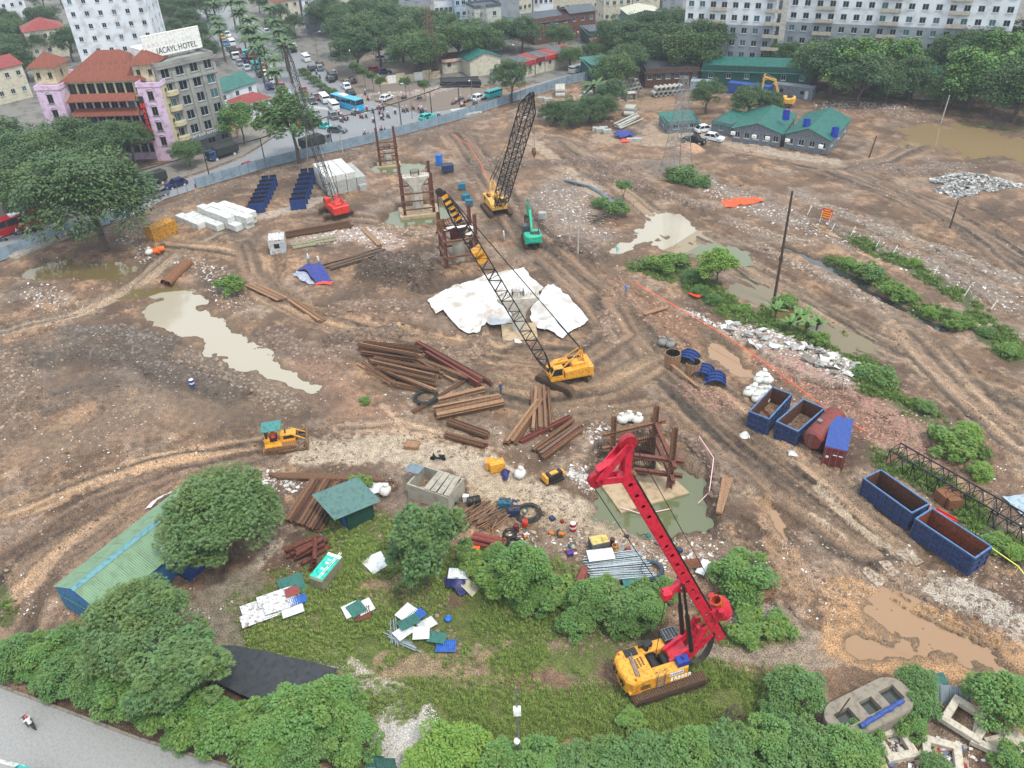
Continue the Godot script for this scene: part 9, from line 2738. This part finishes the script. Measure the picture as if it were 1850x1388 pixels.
func skeleton(pose: String,top: Color,leg: Color,cap: Color) -> Array:
	var sk = Color(0.5,0.3,0.2)
	var r = []
	var hipy = 0.92 if pose == "stand" else 0.78
	var hip = Vector3(0,hipy,0); var neck = Vector3(0.03 if pose == "stand" else 0.12,hipy + 0.53,0)
	r.append([hip,neck - Vector3(0,0.1,0),0.15,0.16,top]); r.append([neck - Vector3(0,0.02,0),neck + Vector3(0.02,0.09,0),0.055,0.05,sk])
	r.append([neck + Vector3(0.03,0.16,0),neck + Vector3(0.03,0.19,0),0.095,0.1,sk]); r.append([neck + Vector3(0.02,0.23,0),neck + Vector3(0.02,0.25,0),0.115,0.11,cap])
	for s in [-1.0,1.0]:
		var sh = neck + Vector3(0,-0.07,s*0.19)
		var el: Vector3 = sh + (Vector3(0.03,-0.29,s*0.07) if pose == "stand" else Vector3(0.2,-0.2,s*0.08))
		var wr: Vector3 = el + (Vector3(0.1,-0.24,-s*0.02) if pose == "stand" else Vector3(0.24,0.02,-s*0.02))
		r.append([sh,el,0.065,0.05,top]); r.append([el,wr,0.048,0.036,sk]); r.append([wr,wr + (wr - el).normalized()*0.12,0.035,0.03,sk])
		var h2 = hip + Vector3(0,-0.04,s*0.1)
		var kn: Vector3 = h2 + (Vector3(0.05*s,-0.43,0.01) if pose == "stand" else Vector3(0.4,-0.06,s*0.12))
		var an: Vector3 = kn + (Vector3(-0.03,-0.4,0) if pose == "stand" else Vector3(-0.12,-0.4,0))
		r.append([h2,kn,0.09,0.062,leg]); r.append([kn,an,0.06,0.042,leg]); r.append([an,an + Vector3(0.15,-0.03,0),0.042,0.035,Color(0.08,0.07,0.07)])
	return r
func people(ave: float,ne: float):
	var pm = mat("person",Color.WHITE,0.85,0,"")
	for q in [[905,711,Color(0.05,0.08,0.14),Color(0.05,0.06,0.1),Color(0.8,0.2,0.05),2.0,"person in dark blue overalls and orange helmet by the beam stack"],[911,434,Color(0.5,0.5,0.52),Color(0.4,0.4,0.42),Color(0.85,0.85,0.85),3.0,"person in grey with white helmet behind the teal excavator"],[1115,459,Color(0.25,0.6,0.5),Color(0.3,0.55,0.5),Color(0.7,0.5,0.4),1.0,"person in pale green clothes by the flooded track"],[558,476,Color(0.3,0.6,0.6),Color(0.15,0.15,0.2),Color(0.8,0.8,0.8),1.0,"person in turquoise behind the blue tarpaulin"],[577,480,Color(0.55,0.55,0.5),Color(0.2,0.2,0.2),Color(0.8,0.8,0.8),4.0,"person in grey beside the blue tarpaulin"],[1131,532,Color(0.1,0.2,0.5),Color(0.1,0.1,0.15),Color(0.1,0.2,0.5),4.0,"person in blue stooping on red earth"],[598,355,Color(0.4,0.55,0.5),Color(0.2,0.25,0.3),Color(0.85,0.85,0.85),4.0,"person with white helmet by the red crane boom"]]:
		solo("person",q[6],"person",figure(skeleton("stand",q[2],q[3],q[4]),0.045),pm,G(q[0],q[1]),q[5])
	# scooters, ridden and parked
	var b = MB.new()
	b.prism([Vector2(-0.75,0.45),Vector2(-0.2,0.3),Vector2(0.35,0.3),Vector2(0.62,0.9),Vector2(0.5,0.95),Vector2(0.25,0.45),Vector2(-0.1,0.45),Vector2(-0.25,0.72),Vector2(-0.85,0.75)],-0.14,0.14)
	b.cyl(Vector3(0.52,1.0,-0.32),Vector3(0.52,1.0,0.32),0.025,-1,6); b.bar(Vector3(0.68,0.3,0),Vector3(0.52,1.0,0),0.07)
	var sb = b.mesh()
	b = MB.new()
	b.cbox(Vector3(-0.45,0.78,0),Vector3(0.75,0.1,0.26),0.03)
	var ss = b.mesh()
	b = MB.new()
	b.cyl(Vector3(0,0,-0.05),Vector3(0,0,0.05),0.28,-1,14)
	var sw = b.mesh()
	var riders = []
	for c in [Color(0.45,0.5,0.55),Color(0.12,0.14,0.2),Color(0.4,0.1,0.12),Color(0.6,0.6,0.58),Color(0.1,0.25,0.3)]: riders.append(figure(skeleton("ride",c,Color(0.06,0.07,0.1),[Color(0.5,0.05,0.06),Color(0.7,0.7,0.7),Color(0.08,0.1,0.2)][riders.size() % 3]),0.05))
	var spots_ = [[56,1312,yaw(70,1318,45,1295),3],[792,832,3.0,-1],[663,200,ave,0],[674,205,ave,1],[686,200,ave,2],[692,195,ave,4],[692,211,ave,1],[686,208,ave,2],[675,222,ave,3],[662,213,ave,0],[660,172,up_(),1],[665,182,up_(),2],[578,142,up_(),1],[572,135,up_(),4],[826,186,ne,0],[834,182,ne,1],[842,187,ne,2],[850,184,ne,4],[858,190,ne,1],[874,182,ne,0],[836,194,ne,3],[758,180,ne,1],[730,180,ne,2],[881,178,ne,4],[820,190,ne,2],[498,293,0.3,1],[360,338,0.3,1],[36,425,0.3,0],[56,422,0.3,3],[70,418,0.3,1],[5,437,0.3,2],[692,238,0.3,2],[662,246,0.3,1]]
	for k in 26: spots_.append([rng.randf_range(610,800),rng.randf_range(198,222),ave + rng.randf_range(-0.5,0.5),k % 5])
	for k in spots_.size():
		var q: Array = spots_[k]
		var at = G(q[0],q[1])
		var lb = "motorbike ridden in the junction traffic"
		if k == 0: lb = "motorbike ridden along the near grey street"
		if k == 1: lb = "black motorbike parked on the pale track with a red helmet"
		var o = thing("motorbike",lb,"motorbike",at,q[2],"motorbikes in traffic" if k > 1 else "")
		part(o,"frame",sb,mat("bike%d" % (k % 3),[Color(0.3,0.3,0.32),Color(0.08,0.09,0.1),Color(0.4,0.08,0.08)][k % 3],0.4,0,""))
		part(o,"seat",ss,mat("tyre_black",Color(0.05,0.05,0.05),0.7,0,""))
		for x in [0.68,-0.62]: part(o,"wheel",sw,mat("tyre_black",Color.WHITE),Transform3D(Basis.IDENTITY,Vector3(x,0.28,0)))
		if q[3] >= 0: solo("person","person in pale blue with red helmet riding on the near street" if k == 0 else "person riding a motorbike in the junction traffic","person",riders[q[3]],pm,at + Basis(Vector3.UP,q[2])*Vector3(-0.4,0,0),q[2],"riders in traffic" if k > 1 else "")
func up_() -> float: return yaw(640,165,565,105)
func _ready():
	# camera
	var p:=deg_to_rad(35.0); var r:=deg_to_rad(-2.5)
	c_fw = Vector3(0,-sin(p),-cos(p))
	var u:=Vector3(0,cos(p),-sin(p)); var rt:=Vector3.RIGHT
	c_rt = rt*cos(r) + u*sin(r)
	c_up = u*cos(r) - rt*sin(r)
	var cam:=Camera3D.new()
	cam.name = "camera"
	add_child(cam)
	cam.transform = Transform3D(Basis(c_rt,c_up,-c_fw),Vector3(0,CAM_H,0))
	cam.fov = rad_to_deg(2.0*atan(694.0 / F)); cam.far = 4000.0; cam.near = 0.5
	cam.current = true
	# overcast sky
	var env:=Environment.new()
	env.background_mode = Environment.BG_SKY
	var sm:=ProceduralSkyMaterial.new()
	sm.sky_top_color = Color(0.86,0.89,0.93); sm.sky_horizon_color = Color(0.88,0.9,0.92); sm.sky_curve = 0.2
	sm.ground_bottom_color = Color(0.35,0.33,0.3); sm.ground_horizon_color = Color(0.75,0.77,0.78)
	var sky:=Sky.new()
	sky.sky_material = sm
	env.sky = sky
	env.tonemap_mode = Environment.TONE_MAPPER_LINEAR
	env.tonemap_exposure = 2.05
	env.fog_enabled = true; env.fog_density = 0.00025; env.fog_light_color = Color(0.8,0.85,0.9)
	env.sdfgi_enabled = true; env.ssao_enabled = true; env.ssil_enabled = true
	var we:=WorldEnvironment.new()
	we.name = "environment"; we.environment = env
	add_child(we)
	var sun:=DirectionalLight3D.new()
	sun.name = "sun"
	add_child(sun)
	sun.light_energy = 0.5; sun.light_angular_distance = 11.0; sun.light_color = Color(1,0.98,0.94); sun.shadow_enabled = true
	sun.rotation_degrees = Vector3(-62,40,0)
	rng.seed = 7
	n1.seed = 3; n1.frequency = 0.06; n1.fractal_octaves = 3
	n2.seed = 8; n2.frequency = 0.22; n2.fractal_octaves = 3
	n3.seed = 12; n3.frequency = 0.9; n3.fractal_octaves = 3
	for i in range(0,fence_px.size(),2): fence_w.append(P(fence_px[i],fence_px[i + 1]))
	var ka:=P(0,1240); var kb:=P(490,1388)
	kerb0 = Vector2(ka.x,ka.z)
	kerbn = Vector2(-(kb.z - ka.z),kb.x - ka.x).normalized()
	if kerbn.y < 0: kerbn = -kerbn
	make_textures()
	var so:=mat("soil",Color.WHITE,0.72,0,"")
	so.albedo_texture = tex["soil"]; so.normal_enabled = true; so.normal_texture = tex["soil_n"]; so.normal_scale = 2.2
	var t0:=Time.get_ticks_msec()
	lay_ground()
	print("ground ",Time.get_ticks_msec() - t0)
	plants()
	print("plants ",Time.get_ticks_msec() - t0)
	rubble()
	print("rubble ",Time.get_ticks_msec() - t0)
	machines()
	print("machines ",Time.get_ticks_msec() - t0)
	piers()
	steel()
	yard()
	print("yard ",Time.get_ticks_msec() - t0)
	city()
	streets()
	print("city ",Time.get_ticks_msec() - t0)
